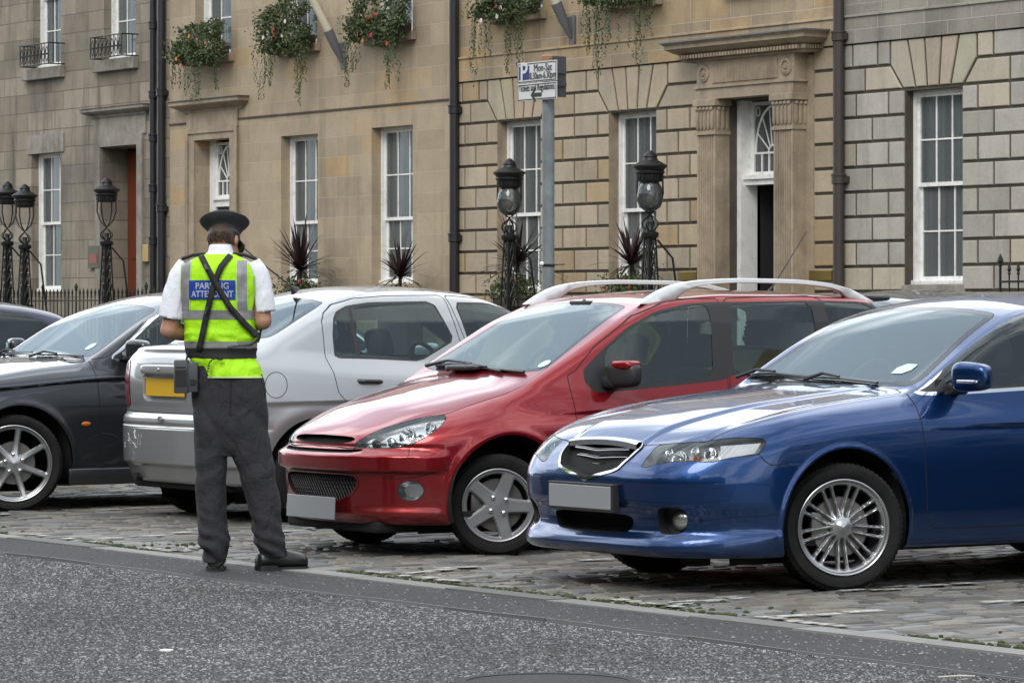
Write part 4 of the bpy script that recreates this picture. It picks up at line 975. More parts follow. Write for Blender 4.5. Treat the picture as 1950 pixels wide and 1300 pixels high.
    for s_ in (1, -1):
        mirror_part(car, s_, (.985, .86, 1.10), (.215, .12, .14), 'paint_black', (.87, .86, 1.06))
        q = MB(); n = 14; V = [];                                # moulding along the flank
        for k in range(n + 1):
            y = -.45 + 3.4 * k / n; zl = .845 + .075 * float(sstep(np.array(y), -.4, .9)); xx = float(cb.px([(0, 0)])[0][0]) if False else .893
            V += [(s_ * .868, y, zl - .012), (s_ * .888, y, zl - .008), (s_ * .885, y, zl + .002), (s_ * .860, y, zl + .006)]
        q.add(V, [(k * 4 + j, k * 4 + 4 + j, k * 4 + 5 + j, k * 4 + 1 + j) for k in range(n) for j in range(3)]); q.build('side_moulding', MAT['paint_black'], car, smooth=True)
        o = MB(); o.ball((s_ * .888, .50, .59), (.010, .036, .017), 20, 12); o.build('indicator', MAT['amber'], car, smooth=True)
        q = MB(); q.box(min(s_ * .84, s_ * .905), .36, .17, max(s_ * .84, s_ * .905), 2.35, .285, bev=.012); q.build('sill', P, car, smooth=True, auto=60)
    wiper_part(car, cb, [(160, 683), (110, 681), (70, 680)], .02); wiper_part(car, cb, [(62, 676), (30, 675), (4, 676)], .02)
    disc_on(cb, car, (173, 660), .045, 'tax_disc', MAT['sticker'], .003)
    arch_liner(car, 0, .33, .395, .85); arch_liner(car, 2.75, .33, .39, .85)
    for (x, y, st) in ((.775, 0, -.42), (-.775, 0, -.42), (.775, 2.75, 0), (-.775, 2.75, 0)):
        add_wheel(car, 'black', x, y, .333, .225, .262, 'seven', MAT['alloy'], st, bolts=(5, .062, math.radians(22)))
    seat_part(car, .38, 1.35, .32); seat_part(car, -.38, 1.35, .32); dash_part(car, .68, .70, 1.1, .98); steering_part(car, .38, 1.18, 1.0)
    floor_part(car, .75, -.2, 3.3)
    return car, cb

# ------------------------------------------------------------------ the silver car, tail towards the road
def make_silver():
    O = (-21.3, 14.64, 0.0)
    def extra(x, y, z):
        rear = sstep(y, 2.9, 3.1)
        e = .014 * sstep(z, .345, .37) * (1 - sstep(z, .598, .606)) * rear + .018 * (1 - sstep(z, .660, .70)) * sstep(z, .60, .64) * rear
        e = e + .016 * bell(z, 1.125, .022) * sstep(y, 3.05, 3.2)
        e = e + .006 * sstep(z, 1.06, 1.068) * (1 - sstep(z, 1.07, 1.14)) * sstep(x, .6, .8) * 0
        return e
    phi = make_phi(W=[(-1.0, .60), (-.8, .70), (-.6, .78), (-.4, .82), (0, .845), (1.0, .855), (2.2, .855), (2.7, .845), (3.0, .825), (3.3, .79), (3.6, .70)],
        tw=[(0, .07), (.17, .03), (.28, .010), (.45, 0), (.66, 0), (.78, .008), (.88, .022), (.97, .045), (1.06, .080), (1.12, .12), (1.2, .19), (1.6, .45)],
        cz=[(0, -.72), (.2, -.80), (.45, -.85), (.6, -.82), (.72, -.74), (.9, -.5), (1.2, .1)],
        zt=[(-1.2, .5), (-.8, .72), (-.4, .86), (0, .93), (.4, .99), (.8, 1.01), (1.5, 1.04), (2.4, 1.10), (2.8, 1.135), (3.1, 1.145), (3.4, 1.13)],
        bw=[(.1, .70), (.5, .76), (1.0, .79), (2.0, .80), (2.5, .79), (2.9, .765), (3.4, .70)],
        zr=[(.5, 1.35), (.8, 1.42), (1.0, 1.475), (1.3, 1.52), (1.7, 1.54), (2.0, 1.532), (2.3, 1.505), (2.6, 1.45), (3.2, 1.25)],
        ws=(.30, 1.0, .60), rs=(2.98, 1.13, .52), yr=[(0, 3.14), (.34, 3.25), (.38, 3.27), (.6, 3.275), (.66, 3.265), (.70, 3.26), (.9, 3.27), (1.10, 3.24), (1.2, 3.18)],
        plan=(.04, .6, 2, .15, .76, 4), xd=(.045, .65), zb=.24, kc=.26, kr=.09, kt=.10, tumble=.30, crown=.055, arches=((0, .31), (2.6, .31)), flare=(.010, .42, .06), extra=extra, rearplan=.14, rscurve=.12, ku=.06)
    cb = CarBody(phi, ((1.05, -1.05, 3.5, -.05, 1.7), (.34, .1, 2.95, .45, .82)), O, flip=True, cell=.0175)
    car = thing('parked_car', 'silver car standing tail to the road behind the attendant, with a yellow rear plate', 'car', O, math.pi, 'cars parked in the cobbled bays')
    cb.take(None, arch_field(0, .31, .37), cosmin=-.9, maxd=.45); cb.take(None, arch_field(2.6, .31, .37), cosmin=-.9, maxd=.45)
    hl = cb.field([(.38, .66), (.70, .68), (.72, .60), (.50, .54), (.38, .56)], 'xz', rnd=2); cb.rings(hl, [(0, 'headlamp')], maxd=.7)
    g = cb.field([(0, .58), (.3, .58), (.3, .5), (0, .48)], 'xz', center=True, rnd=1); cb.rings(g, [(0, 'grille')], maxd=.5)
    yws = lambda a, b: .30 + (b - 1.0) / .60 + .06 * a * a
    cb.rings(screen_field([(0, 1.01), (.5, 1.01), (.66, 1.02), (.57, 1.38), (.3, 1.41), (0, 1.42)], yws, .60), [(0, 'screen_band'), (-.03, 'windscreen')], maxd=.35)
    yrs = lambda a, b: 2.98 - (b - 1.13) / .52 - .12 * a * a
    cb.rings(screen_field([(0, 1.185), (.48, 1.185), (.60, 1.20), (.545, 1.38), (.50, 1.435), (.3, 1.455), (0, 1.46)], yrs, .52, rear=True), [(.004, 'shut_line'), (0, 'screen_band'), (-.04, 'rear_window')], maxd=.4)
    ax = (0, 1, 0)
    # boot lid, plate pocket, tail lamps
    tl = cb.field([(252, 684), (244, 690), (236, 700), (232, 752), (238, 774), (250, 774), (247, 735)], rnd=1); cb.rings(tl, [(0, 'tail_lamp')], maxd=.6, cosmin=.0)
    bt = cb.field([(0, 1.16), (.50, 1.16), (.60, 1.14), (.625, 1.06), (.60, .74), (.57, .705), (0, .70)], 'xz', axis=ax, center=True, rnd=1, f=.08); bt.c = np.array([0, 3.25, .9])
    pk = cb.field([(0, .955), (.30, .955), (.30, .80), (.27, .775), (0, .775)], 'xz', axis=ax, center=True, rnd=1, f=.1); pk.c = np.array([0, 3.25, .9])
    cb.rings(pk, [(0, 'plate_pocket')], cosmin=.3, maxd=.3); cb.panel('boot_lid', bt, cosmin=.25, maxd=.35)
    # windows from the photo
    gl = [tuple(p) for p in cb.px([(638, 682), (633, 640), (634, 606), (639, 593), (658, 582), (703, 575), (823, 573)])[:, 1:]]
    gl2 = [tuple(p) for p in cb.px([(866, 648), (801, 688), (720, 684)])[:, 1:]]
    cb.rings(cb.field(gl + gl2, 'yz', rnd=1, f=.1), [(0, 'window_seal'), (-.014, 'side_window')], cosmin=.25, maxd=.35)
    f1 = [tuple(p) for p in cb.px([(863, 575), (925, 576), (972, 588)])[:, 1:]] + [(.80, 1.27), (.50, 1.10), (.55, 1.045), (1.35, 1.055)]
    cb.rings(cb.field(f1, 'yz', rnd=1, f=.1), [(0, 'window_seal'), (-.014, 'side_window')], cosmin=.25, maxd=.35)
    q = cb.px([(657, 578), (664, 578), (690, 690), (681, 690)])[:, 1:]
    a, rest = cb.split(cb.field([tuple(p) for p in q], 'yz'), sheet=cb.parts['side_window']); cb.parts['side_window'] = rest; cb.store('window_seal', a)
    d1 = [tuple(p) for p in cb.px([(645, 747), (636, 711), (620, 681), (612, 612), (615, 596), (629, 580), (671, 568), (734, 563), (839, 562), (873, 640)])[:, 1:]]
    cb.panel('door', cb.field(d1 + [(1.40, 1.0), (1.42, .30), (2.05, .28), (2.18, .45), (2.24, .60), (2.36, .74)], 'yz', rnd=1, f=.05), cosmin=.2, maxd=.35)
    d2 = [tuple(p) for p in cb.px([(843, 562), (919, 566), (975, 582)])[:, 1:]]
    cb.panel('door', cb.field(d2 + [(.78, 1.33), (.50, 1.16), (.38, 1.04), (.40, .60), (.44, .30), (1.40, .30), (1.385, 1.0), (1.40, 1.18)], 'yz', rnd=1, f=.05), cosmin=.2, maxd=.35)
    cap = cb.field([(526 + 21 * math.cos(a), 733 + 24.5 * math.sin(a)) for a in np.linspace(0, 2 * math.pi, 28, endpoint=False)], sym=False)

    cb.rings(cap, [(.003, 'shut_line'), (-.002, 'fuel_flap')])
    seam(cb, [(231, 783), (242, 787), (253, 788)], .002)
    P = MAT['paint_silver']; pr = cb.parts
    b = sheet_obj('body', cb.body.compact(), P, car)
    bl = sheet_obj('boot_lid', pr['boot_lid'], P, car); 
    doors_out(cb, car, P, [1.39], [(.838, .98 + .30, .90, 'black_plastic'), (.838, 2.20, .905, 'black_plastic')])
    for nm, mt in (('fuel_flap', P),): sheet_obj(nm, pr[nm], mt, car)
    sheet_obj('shut_line', pr['shut_line'], MAT['gap'], b, -.001)
    sheet_obj('windscreen', pr['windscreen'], MAT['glass_screen'], car); sheet_obj('screen_band', pr['screen_band'], MAT['gloss_black'], b); sheet_obj('rear_window', pr['rear_window'], MAT['glass_side'], car)
    glass_out(cb, car, [('side_window', 'glass_side', 0), ('window_seal', 'black_plastic', 0), ('tail_lamp', 'red_lens', .004)])
    recess('grille', pr['grille'], (0, .05, 0), MAT['dark_cavity'], car); headlamp(cb, car, pr['headlamp'], .07, base='lamp_bright')
    pp = recess('plate_pocket', pr['plate_pocket'], (0, -.022, 0), P, car, shrink=.97)
    c = cb.px([(308, 746)])[0]; c2 = cb.px([(299, 709)])[0]
    o = plate(cb, car, (.0, 3.262, .868), .53, .118, MAT['plate_yellow'], yaw=math.pi, tilt=0)
    m = MB(); m.superbox((0, 3.285, .985), (.56, .05, .062), .35, 24, 10); m.ball((.0, 3.312, .985), (.012, .008, .012)); m.build('boot_handle', P, bl, smooth=True)
    m = MB(); V = []; n = 40; path = []
    for s_ in (1, -1): pass
    xs = np.linspace(-.80, .80, 41); pts = []
    for x in xs:
        yy = 3.4
        for _ in range(60):
            d = float(phi(np.array([[x, yy, .606]]))[0]); yy -= max(d, 0) * .9
        pts.append((x, yy + .004, .606))
    m.tube(pts, .009, 6, flat=.8); m.build('bumper_strip', MAT['rail_silver'], car, smooth=True)
    m = MB(); m.tube([(.0, 3.29, .66), (.0, 3.31, .66)], .02, 8); m.build('lock', MAT['alloy_matt'], bl, smooth=True)
    for s_ in (1, -1): mirror_part(car, s_, (.93, .66, 1.07), (.20, .12, .14), 'paint_silver', (.82, .66, 1.03))
    m = MB(); m.tube([(.0, 2.28, 1.50), (.0, 2.31, 1.53)], [.035, .012], 10); 
    m2 = [(0.0, 2.31, 1.53), (0.0, 2.50, 1.66), (0.0, 2.88, 1.93)]; m.tube(m2, [.006, .005, .003], 6); ae = m.build('aerial', MAT['black_plastic'], car, smooth=True)
    arch_liner(car, 0, .31, .37, .81); arch_liner(car, 2.6, .31, .37, .81)
    for (x, y, st) in ((.72, 0, 0), (-.72, 0, 0), (.72, 2.6, 0), (-.72, 2.6, 0)):
        add_wheel(car, 'silver', x, y, .305, .195, .20, 'six', MAT['alloy'], st)
    seat_part(car, .37, 1.35, .32); seat_part(car, -.37, 1.35, .32); dash_part(car, .66, .45, .9, .95); steering_part(car, .36, 1.0, .98)
    m = MB(); m.superbox((0, 2.2, .5), (1.25, .5, .3), .4); m.superbox((0, 2.5, .82), (1.25, .16, .56), .4, rot=Matrix.Rotation(-.35, 3, 'X'))
    for x in (-.4, 0, .4): m.superbox((x, 2.60, 1.13), (.24, .09, .14), .5)
    m.build('rear_seat', MAT['seat_dark'], car, smooth=True)
    floor_part(car, .7, -.2, 3.1); m = MB(); m.box(-.62, 2.7, .20, .62, 3.18, .33, bev=.03); m.tube([(.45, 3.25, .27), (.45, 2.9, .27)], .028, 10); m.build('undertray', MAT['dark_cavity'], car)
    # scuffs on the bumper corner: a few bare scratches
    m = MB(); rr = random.Random(3)
    base = cb.px([(252 + rr.uniform(-14, 16), 838 + rr.uniform(-14, 12)) for _ in range(9)]); nn = cb.normal(base)
    for p, n_ in zip(base, nn):
        u = np.cross([0, 0, 1.0], n_); u /= np.linalg.norm(u); a = rr.uniform(0, 6.28); L_ = rr.uniform(.015, .04); d = u * math.cos(a) + np.array([0, 0, 1]) * math.sin(a)
        q = [p + n_ * .001 + d * L_ * t + (u * math.sin(a) - np.array([0, 0, 1]) * math.cos(a)) * .008 * math.sin(t * 3) for t in (-1, -.4, .2, 1)]
        m.tube([tuple(v) for v in q], .0016, 4)
    m.build('scuff', MAT['rail_silver'], car)
    return car, cb

# ------------------------------------------------------------------ two plainer cars, mostly hidden
def make_plain(O, label, P, rz=0.0, zoff=0.0):
    phi = make_phi(W=[(-.9, .60), (-.7, .70), (-.4, .80), (0, .83), (1.5, .84), (2.4, .82), (3.0, .77), (3.3, .70)],
        tw=[(0, .08), (.2, .02), (.45, 0), (.65, 0), (.8, .02), (.92, .06), (1.05, .15), (1.6, .4)], cz=[(0, -.65), (.2, -.73), (.5, -.77), (.65, -.74), (.8, -.55), (1.2, .1)],
        zt=[(-1.2, .45), (-.7, .71), (-.3, .86), (.1, .95), (.5, 1.0), (1.2, .99), (2.5, 1.02), (3.3, .99)], bw=[(.1, .70), (.5, .76), (1.0, .79), (2.4, .78), (3.2, .70)],
        zr=[(.7, 1.33), (1.1, 1.43), (1.5, 1.475), (1.9, 1.475), (2.2, 1.455), (2.5, 1.41), (3.2, 1.2)], ws=(.40, 1.0, .60), rs=(3.02, 1.02, .95), yr=[(0, 3.0), (.3, 3.1), (.6, 3.1), (1.1, 3.0)],
        plan=(.05, .6, 2, .15, .74, 4), arches=((0, .31), (2.5, .31)), rearplan=.12)
    cb = CarBody(phi, ((1.0, -.95, 3.35, -.05, 1.65), (.28, -.2, 2.6, .45, .60)), O, cell=.026)
    car = thing('parked_car', label, 'car', (O[0], O[1], zoff), rz, 'cars parked in the cobbled bays')
    cb.take(None, arch_field(0, .31, .36), cosmin=-.9, maxd=.45); cb.take(None, arch_field(2.5, .31, .36), cosmin=-.9, maxd=.45)
    yws = lambda a, b: .40 + (b - 1.0) / .60 + .06 * a * a
    cb.rings(screen_field([(0, 1.01), (.5, 1.01), (.64, 1.03), (.55, 1.37), (.3, 1.40), (0, 1.41)], yws, .60), [(0, 'screen_band'), (-.03, 'windscreen')], maxd=.35)
    cb.rings(screen_field([(0, 1.06), (.55, 1.06), (.50, 1.36), (0, 1.38)], lambda a, b: 3.02 - (b - 1.02) / .95 - .1 * a * a, .95, rear=True), [(0, 'screen_band'), (-.03, 'rear_window')], maxd=.4)
    cb.rings(cb.field([(.62, 1.01), (.9, 1.22), (1.15, 1.36), (1.5, 1.40), (1.56, 1.40), (1.56, .99)], 'yz', rnd=1), [(0, 'window_seal'), (-.014, 'side_window')], cosmin=.3, maxd=.35)
    cb.rings(cb.field([(1.62, .99), (1.62, 1.40), (2.0, 1.39), (2.35, 1.32), (2.62, 1.12), (2.6, 1.03)], 'yz', rnd=1), [(0, 'window_seal'), (-.014, 'side_window')], cosmin=.3, maxd=.35)
    for p in ([(.5, 1.0), (.52, .3), (1.55, .3), (1.58, 1.0), (1.58, 1.42), (1.15, 1.40), (.85, 1.23)],): cb.panel('door', cb.field(p, 'yz', rnd=1, f=.06), cosmin=.25, maxd=.3)
    hl = cb.field([(.38, .66), (.68, .70), (.70, .60), (.50, .54)], 'xz', rnd=2); cb.rings(hl, [(0, 'headlamp')], maxd=.7)
    g_ = cb.field([(0, .62), (.26, .62), (.24, .54), (0, .52)], 'xz', center=True, rnd=2); cb.rings(g_, [(0, 'grille')], maxd=.5)
    li_ = cb.field([(0, .34), (.45, .34), (.42, .25), (0, .24)], 'xz', center=True, rnd=2); cb.rings(li_, [(0, 'lower_intake')], maxd=.5)
    tl = cb.field([(.58, .95), (.74, .97), (.78, .70), (.62, .68)], 'xz', axis=(0, 1, 0), rnd=1); tl.c = np.array([.7, 3.0, .8]); cb.rings(tl, [(0, 'tail_lamp')], maxd=.5)
    pr = cb.parts; b = sheet_obj('body', cb.body.compact(), P, car); doors_out(cb, car, P, [], [(.825, 1.40, .84, 'black_plastic')]); sheet_obj('shut_line', pr['shut_line'], MAT['gap'], b, -.001)
    sheet_obj('windscreen', pr['windscreen'], MAT['glass_screen'], car); sheet_obj('screen_band', pr['screen_band'], MAT['gloss_black'], b); sheet_obj('rear_window', pr['rear_window'], MAT['glass_side'], car)
    glass_out(cb, car, [('side_window', 'glass_side', 0), ('window_seal', 'black_plastic', 0), ('tail_lamp', 'red_lens', .004)]); headlamp(cb, car, pr['headlamp'], .06, base='lamp_bright'); recess('grille', pr['grille'], (0, .05, 0), MAT['dark_cavity'], car); recess('lower_intake', pr['lower_intake'], (0, .06, 0), MAT['dark_cavity'], car); plate(cb, car, (0, -.80, .44), .53, .112, MAT['plate_white'])
    for s_ in (1, -1): mirror_part(car, s_, (.91, .78, 1.02), (.20, .12, .14), 'black_plastic', (.81, .76, .98))
    arch_liner(car, 0, .31, .36, .79); arch_liner(car, 2.5, .31, .36, .79)
    for (x, y) in ((.71, 0), (-.71, 0), (.71, 2.5), (-.71, 2.5)): add_wheel(car, 'silver', x, y, .305, .195, .20, 'six', MAT['alloy'])
    seat_part(car, .36, 1.25); seat_part(car, -.36, 1.25); dash_part(car, .62, .50, .95, .92); floor_part(car, .7, -.2, 3.0)
    return car, cb
# ------------------------------------------------------------------ ground
def stone_mat(name, ramp_stops, joints=None, bumpk=0.25, rough=0.85, stain=0.5, stain_col=(0.06, 0.055, 0.05), scale=1.0, tint=False, streak=True):
    m = mat(name, (0.4, 0.35, 0.3), rough); v = coords(m)
    big = noisetex(m, v, 0.55 * scale, 5, 0.6); fine = noisetex(m, v, 26 * scale, 6, 0.7); mid = noisetex(m, v, 3.2 * scale, 6, 0.65, 0.4)
    if joints:
        bw_, bh, off, mort = joints
        mpn = N(m, 'ShaderNodeCombineXYZ'); sp = N(m, 'ShaderNodeSeparateXYZ'); L(m, v, sp.inputs[0]); L(m, sp.outputs[0], mpn.inputs[0]); L(m, math_(m, 'ADD', sp.outputs[2], off), mpn.inputs[1])
        br = N(m, 'ShaderNodeTexBrick'); br.offset = 0.5; br.squash = 1.0; L(m, mpn.outputs[0], br.inputs['Vector'])
        for k, x in (('Scale', 1.0), ('Mortar Size', mort), ('Mortar Smooth', 0.3), ('Bias', 0.0), ('Brick Width', bw_), ('Row Height', bh)): br.inputs[k].default_value = x
        br.inputs['Color1'].default_value = (0, 0, 0, 1); br.inputs['Color2'].default_value = (1, 1, 1, 1); br.inputs['Mortar'].default_value = (0.5, 0.5, 0.5, 1)
        cell = br.outputs['Color']; jf = br.outputs['Fac']
        base = ramp(m, cell, ramp_stops)
    elif tint:
        at = N(m, 'ShaderNodeVertexColor'); at.layer_name = 'tint'; base = at.outputs['Color']; jf = None
    else: base = ramp(m, mid, ramp_stops); jf = None
    base = mixc(m, 0.55, base, ramp(m, mid, [(0.3, 0.42), (0.5, 0.5), (0.72, 0.58)]), 'OVERLAY')
    base = mixc(m, 0.45, base, ramp(m, fine, [(0.3, 0.40), (0.7, 0.60)]), 'OVERLAY')
    if streak:
        vs = coords(m, 'Object', (2.2, 2.2, 0.22)); st = noisetex(m, vs, 1.6, 5, 0.6)
        sf = math_(m, 'MULTIPLY', ramp(m, st, [(0.52, 0.0), (0.75, 1.0)]), stain); base = mixc(m, sf, base, stain_col)
    soot = math_(m, 'MULTIPLY', ramp(m, big, [(0.5, 0.0), (0.8, 1.0)]), stain); base = mixc(m, soot, base, stain_col)
    if jf is not None: base = mixc(m, math_(m, 'MULTIPLY', jf, 0.55), base, joints_col.get(name, (0.5, 0.46, 0.38)))
    L(m, base, BS(m).inputs['Base Color'])
    h = math_(m, 'ADD', math_(m, 'MULTIPLY', fine, 0.5), mid)
    if jf is not None: h = math_(m, 'SUBTRACT', h, math_(m, 'MULTIPLY', jf, 1.2))
    bump(m, h, bumpk, 0.012); return m
joints_col = {'stone_b1': (0.10, 0.085, 0.065)}

def build_ground():
    m = mat('asphalt', (0.05, 0.05, 0.052), 0.9); v = coords(m)
    vo = N(m, 'ShaderNodeTexVoronoi'); vo.inputs['Scale'].default_value = 90; L(m, v, vo.inputs['Vector'])
    sp = N(m, 'ShaderNodeSeparateColor'); L(m, vo.outputs['Color'], sp.inputs[0])
    c = ramp(m, sp.outputs[0], [(0.0, 0.022), (0.55, 0.045), (0.8, 0.08), (1.0, 0.18)])
    c = mixc(m, 0.5, c, ramp(m, noisetex(m, v, 0.8, 6, 0.6), [(0.3, 0.42), (0.7, 0.6)]), 'OVERLAY'); L(m, c, BS(m).inputs['Base Color'])
    bump(m, math_(m, 'ADD', vo.outputs['Distance'], noisetex(m, v, 60, 4)), 0.8, 0.006)
    m = mat('asphalt_dark', (0.05, 0.05, 0.05), 0.85); v = coords(m)
    c = ramp(m, noisetex(m, v, 55, 5, 0.75), [(0.3, 0.016), (0.55, 0.029), (0.72, 0.070)]); c = mixc(m, 0.45, c, ramp(m, noisetex(m, v, 1.4, 8, 0.72), [(0.35, 0.28), (0.62, 0.66)]), 'OVERLAY')
    L(m, c, BS(m).inputs['Base Color']); bump(m, noisetex(m, v, 90, 5, 0.8), 0.6, 0.004)
    m = mat('sett_bed', (0.035, 0.032, 0.026), 0.95); v = coords(m); L(m, ramp(m, noisetex(m, v, 5, 5), [(0.35, (0.018, 0.016, 0.013)), (0.6, (0.035, 0.032, 0.025)), (0.75, (0.040, 0.060, 0.018))]), BS(m).inputs['Base Color'])
    g = link_mesh('road', [(-220, -60, -.012), (160, -60, -.012), (160, 9.05, -.012), (-220, 9.05, -.012)], [(0, 1, 2, 3)], MAT['asphalt']); tag(g, kind='structure')
    # a gently wandering edge between the coarse road surface and the smooth strip
    xs = np.linspace(-60, 20, 320); e = 9.07 + .02 * np.sin(xs * 1.3) + .012 * np.sin(xs * 5.1 + 1)
    V = []; Fq = []
    for x, y in zip(xs, e): V += [(x, y, .0), (x, 9.64, .0)]
    Fq = [(2 * i, 2 * i + 2, 2 * i + 3, 2 * i + 1) for i in range(len(xs) - 1)]
    tag(link_mesh('gutter_strip', V, Fq, MAT['asphalt_dark']), kind='structure')
    V = []
    for x, y in zip(xs, e): V += [(x, y - .006, .003), (x, y + .006, .003)]
    mat('tar_joint', (0.12, 0.12, 0.13), 0.5); tag(link_mesh('road_joint', V, Fq, MAT['tar_joint']), kind='structure')
    tag(link_mesh('parking_ground', [(-220, 9.6, -.022), (160, 9.6, -.022), (160, 17, -.022), (160, 26, .41), (-220, 26, .41), (-220, 17, -.022)], [(0, 1, 2, 5), (2, 3, 4, 5)], MAT['sett_bed']), kind='structure')
    mt = MAT['sett_bed']; c0 = BS(mt).inputs['Base Color'].links[0].from_socket; vv = coords(mt, 'Object', (1, 1, 1), (0, 0, math.pi / 2)); br = N(mt, 'ShaderNodeTexBrick')
    for k, x_ in (('Scale', 1.0), ('Mortar Size', .012), ('Mortar Smooth', .4), ('Brick Width', .21), ('Row Height', .115)): br.inputs[k].default_value = x_
    L(mt, vv, br.inputs['Vector']); br.inputs['Color1'].default_value = (.07, .068, .062, 1); br.inputs['Color2'].default_value = (.19, .18, .165, 1); L(mt, c0, br.inputs['Mortar']); sy = N(mt, 'ShaderNodeSeparateXYZ'); L(mt, coords(mt), sy.inputs[0])
    L(mt, mixc(mt, math_(mt, 'GREATER_THAN', sy.outputs[1], 16.85), c0, br.outputs['Color']), BS(mt).inputs['Base Color'])
    pv = mat('paving', (.16, .155, .14), .85); br = N(pv, 'ShaderNodeTexBrick'); L(pv, coords(pv), br.inputs['Vector'])
    for k, x_ in (('Scale', 1.0), ('Mortar Size', .008), ('Brick Width', .95), ('Row Height', .62)): br.inputs[k].default_value = x_
    br.inputs['Color1'].default_value = (.15, .145, .13, 1); br.inputs['Color2'].default_value = (.20, .19, .17, 1); br.inputs['Mortar'].default_value = (.05, .048, .04, 1); L(pv, br.outputs['Color'], BS(pv).inputs['Base Color'])
    tag(link_mesh('pavement', [(-220, 26, .41), (160, 26, .41), (160, 26, .53), (160, 60, .53), (-220, 60, .53), (-220, 26, .53)], [(0, 1, 2, 5), (2, 3, 4, 5)], pv), kind='structure')
    # kerb stones
    cm = stone_mat('kerb_stone', [(0, 0.2), (1, 0.3)], tint=True, streak=False, stain=0.35, bumpk=0.4)
    b = MB(); x = -46.0; rr = random.Random(5)
    while x < 2:
        l = rr.uniform(.7, 1.15); c = rr.uniform(.11, .24); b.box(x + .006, 9.648, -.1, x + l - .006, 9.80 + rr.uniform(-.008, .008), .006 + rr.uniform(-.003, .003), (c, c * .985, c * .94)); x += l
    tag(b.build('kerb', cm, tint=True), kind='structure')
    # setts
    sm = stone_mat('sett_stone', [(0, 0.2), (1, 0.3)], tint=True, streak=False, stain=0.25, bumpk=0.7, rough=0.55)
    V = []; Fq = []; C = []; paint_q = []
    lines = []
    for a, b_ in (((1200, 1160), (1400, 1141)), ((1630, 1126), (1850, 1112)), ((1440, 1179), (1680, 1164)), ((1850, 1151), (1990, 1142)), ((205, 973), (345, 966)), ((175, 1031), (345, 1017)), ((0, 983), (30, 980)), ((1030, 1075), (1160, 1068)), ((545, 1013), (620, 1006)), ((1240, 1172), (1390, 1172)), ((760, 1098), (880, 1085)), ((290, 1060), (400, 1040))):
        p, q = onZ(*a), onZ(*b_); lines.append((p[:2], q[:2], .055))
    for a, b_ in (((645, 1097), (790, 1114)), ((190, 1026), (250, 1031)), ((285, 1041), (360, 1050)), ((1085, 1150), (1200, 1164)), ((1385, 1187), (1500, 1200)), ((20, 1020), (75, 1023))):
        p, q = onZ(*a), onZ(*b_); p[1] = q[1] = 9.90; lines.append((p[:2], q[:2], .045))
    x = -40.0
    def top(V, x0, x1, y0, y1, z, c, tilt):
        """one worn sett: domed, slightly tilted"""
        n = len(V); ch = rr.uniform(.008, .014); d = rr.uniform(.001, .004)
        for (fx, fy, dz) in ((0, 0, -.05), (1, 0, -.05), (1, 1, -.05), (0, 1, -.05)): V.append((x0 + fx * (x1 - x0), y0 + fy * (y1 - y0), z + dz))
        for (fx, fy) in ((0, 0), (1, 0), (1, 1), (0, 1)): V.append((x0 + fx * (x1 - x0), y0 + fy * (y1 - y0), z - .014))
        for (sx, sy) in ((0, 0), (1, 0), (1, 1), (0, 1)): V.append((x0 + ch if sx == 0 else x1 - ch, y0 + ch if sy == 0 else y1 - ch, z + tilt[0] * (sx - .5) + tilt[1] * (sy - .5)))
        V.append(((x0 + x1) / 2, (y0 + y1) / 2, z + d))
        f = []
        for k in range(4):
            j = (k + 1) % 4; f += [(n + k, n + j, n + 4 + j, n + 4 + k), (n + 4 + k, n + 4 + j, n + 8 + j, n + 8 + k), (n + 8 + k, n + 8 + j, n + 12)]
        return f
    while x < -4:
        wd = rr.uniform(.095, .13); y = 9.84 + rr.uniform(0, .05); y = 9.842; first = rr.uniform(.10, .24)
        while y < 16.9:
            l = rr.uniform(.16, .25) if first is None else first; first = None
            if y + l > 17: break
            wob = .03 * math.sin(y * .9 + x * .35); z = .002 + .004 * math.sin(x * 1.1 + y * .6) + rr.uniform(-.0035, .0035)
            g = rr.uniform(.07, .21); hue = rr.random()
            c = (g, g * .96, g * .87) if hue < .45 else ((g, g * .89, g * .74) if hue < .8 else (g * .95, g, g * 1.0))
            x0, x1, y0, y1 = x + wob + .0085, x + wd + wob - .0085, y + .008, y + l - .008
            f = top(V, x0, x1, y0, y1, z, c, (rr.uniform(-.006, .006), rr.uniform(-.006, .006))); Fq += f; C += [c] * len(f)
            for p, q, hw in lines:                          # worn bay paint lying on the stone tops
                d = q - p; Ld = np.linalg.norm(d); u = d / Ld; nn = np.array([-u[1], u[0]])
                cc = np.array([(x0 + x1) / 2, (y0 + y1) / 2]) - p; s = cc @ u
                if -.05 < s < Ld + .05 and abs(cc @ nn) < hw + .5 * (x1 - x0):
                    if rr.random() < .12: continue
                    seg = [];
                    for a in np.linspace(0, 1, 6):
                        yy = y0 + .01 + a * (y1 - y0 - .02)
                        t_ = (yy - p[1]) / (u[1] if abs(u[1]) > .2 else 1e9) if abs(u[1]) > .2 else s
                        cx = p[0] + u[0] * t_ if abs(u[1]) > .2 else (x0 + x1) / 2
                        hw2 = hw if abs(u[1]) > .2 else 1
                        a0, a1 = max(x0 + .01, cx - hw2 + rr.uniform(-.012, .012)), min(x1 - .01, cx + hw2 + rr.uniform(-.012, .012))
                        if a1 - a0 > .01 and (abs(u[1]) > .2 or abs(yy - p[1]) < hw): seg.append((a0, a1, yy))
                    for s1, s2 in zip(seg[:-1], seg[1:]): paint_q.append(((s1[0], s1[2]), (s1[1], s1[2]), (s2[1], s2[2]), (s2[0], s2[2]), z + .0105))
            y += l
        x += wd
    tag(link_mesh('cobbles', V, Fq, sm, cols=C, smooth=True, auto=22), kind='stuff')
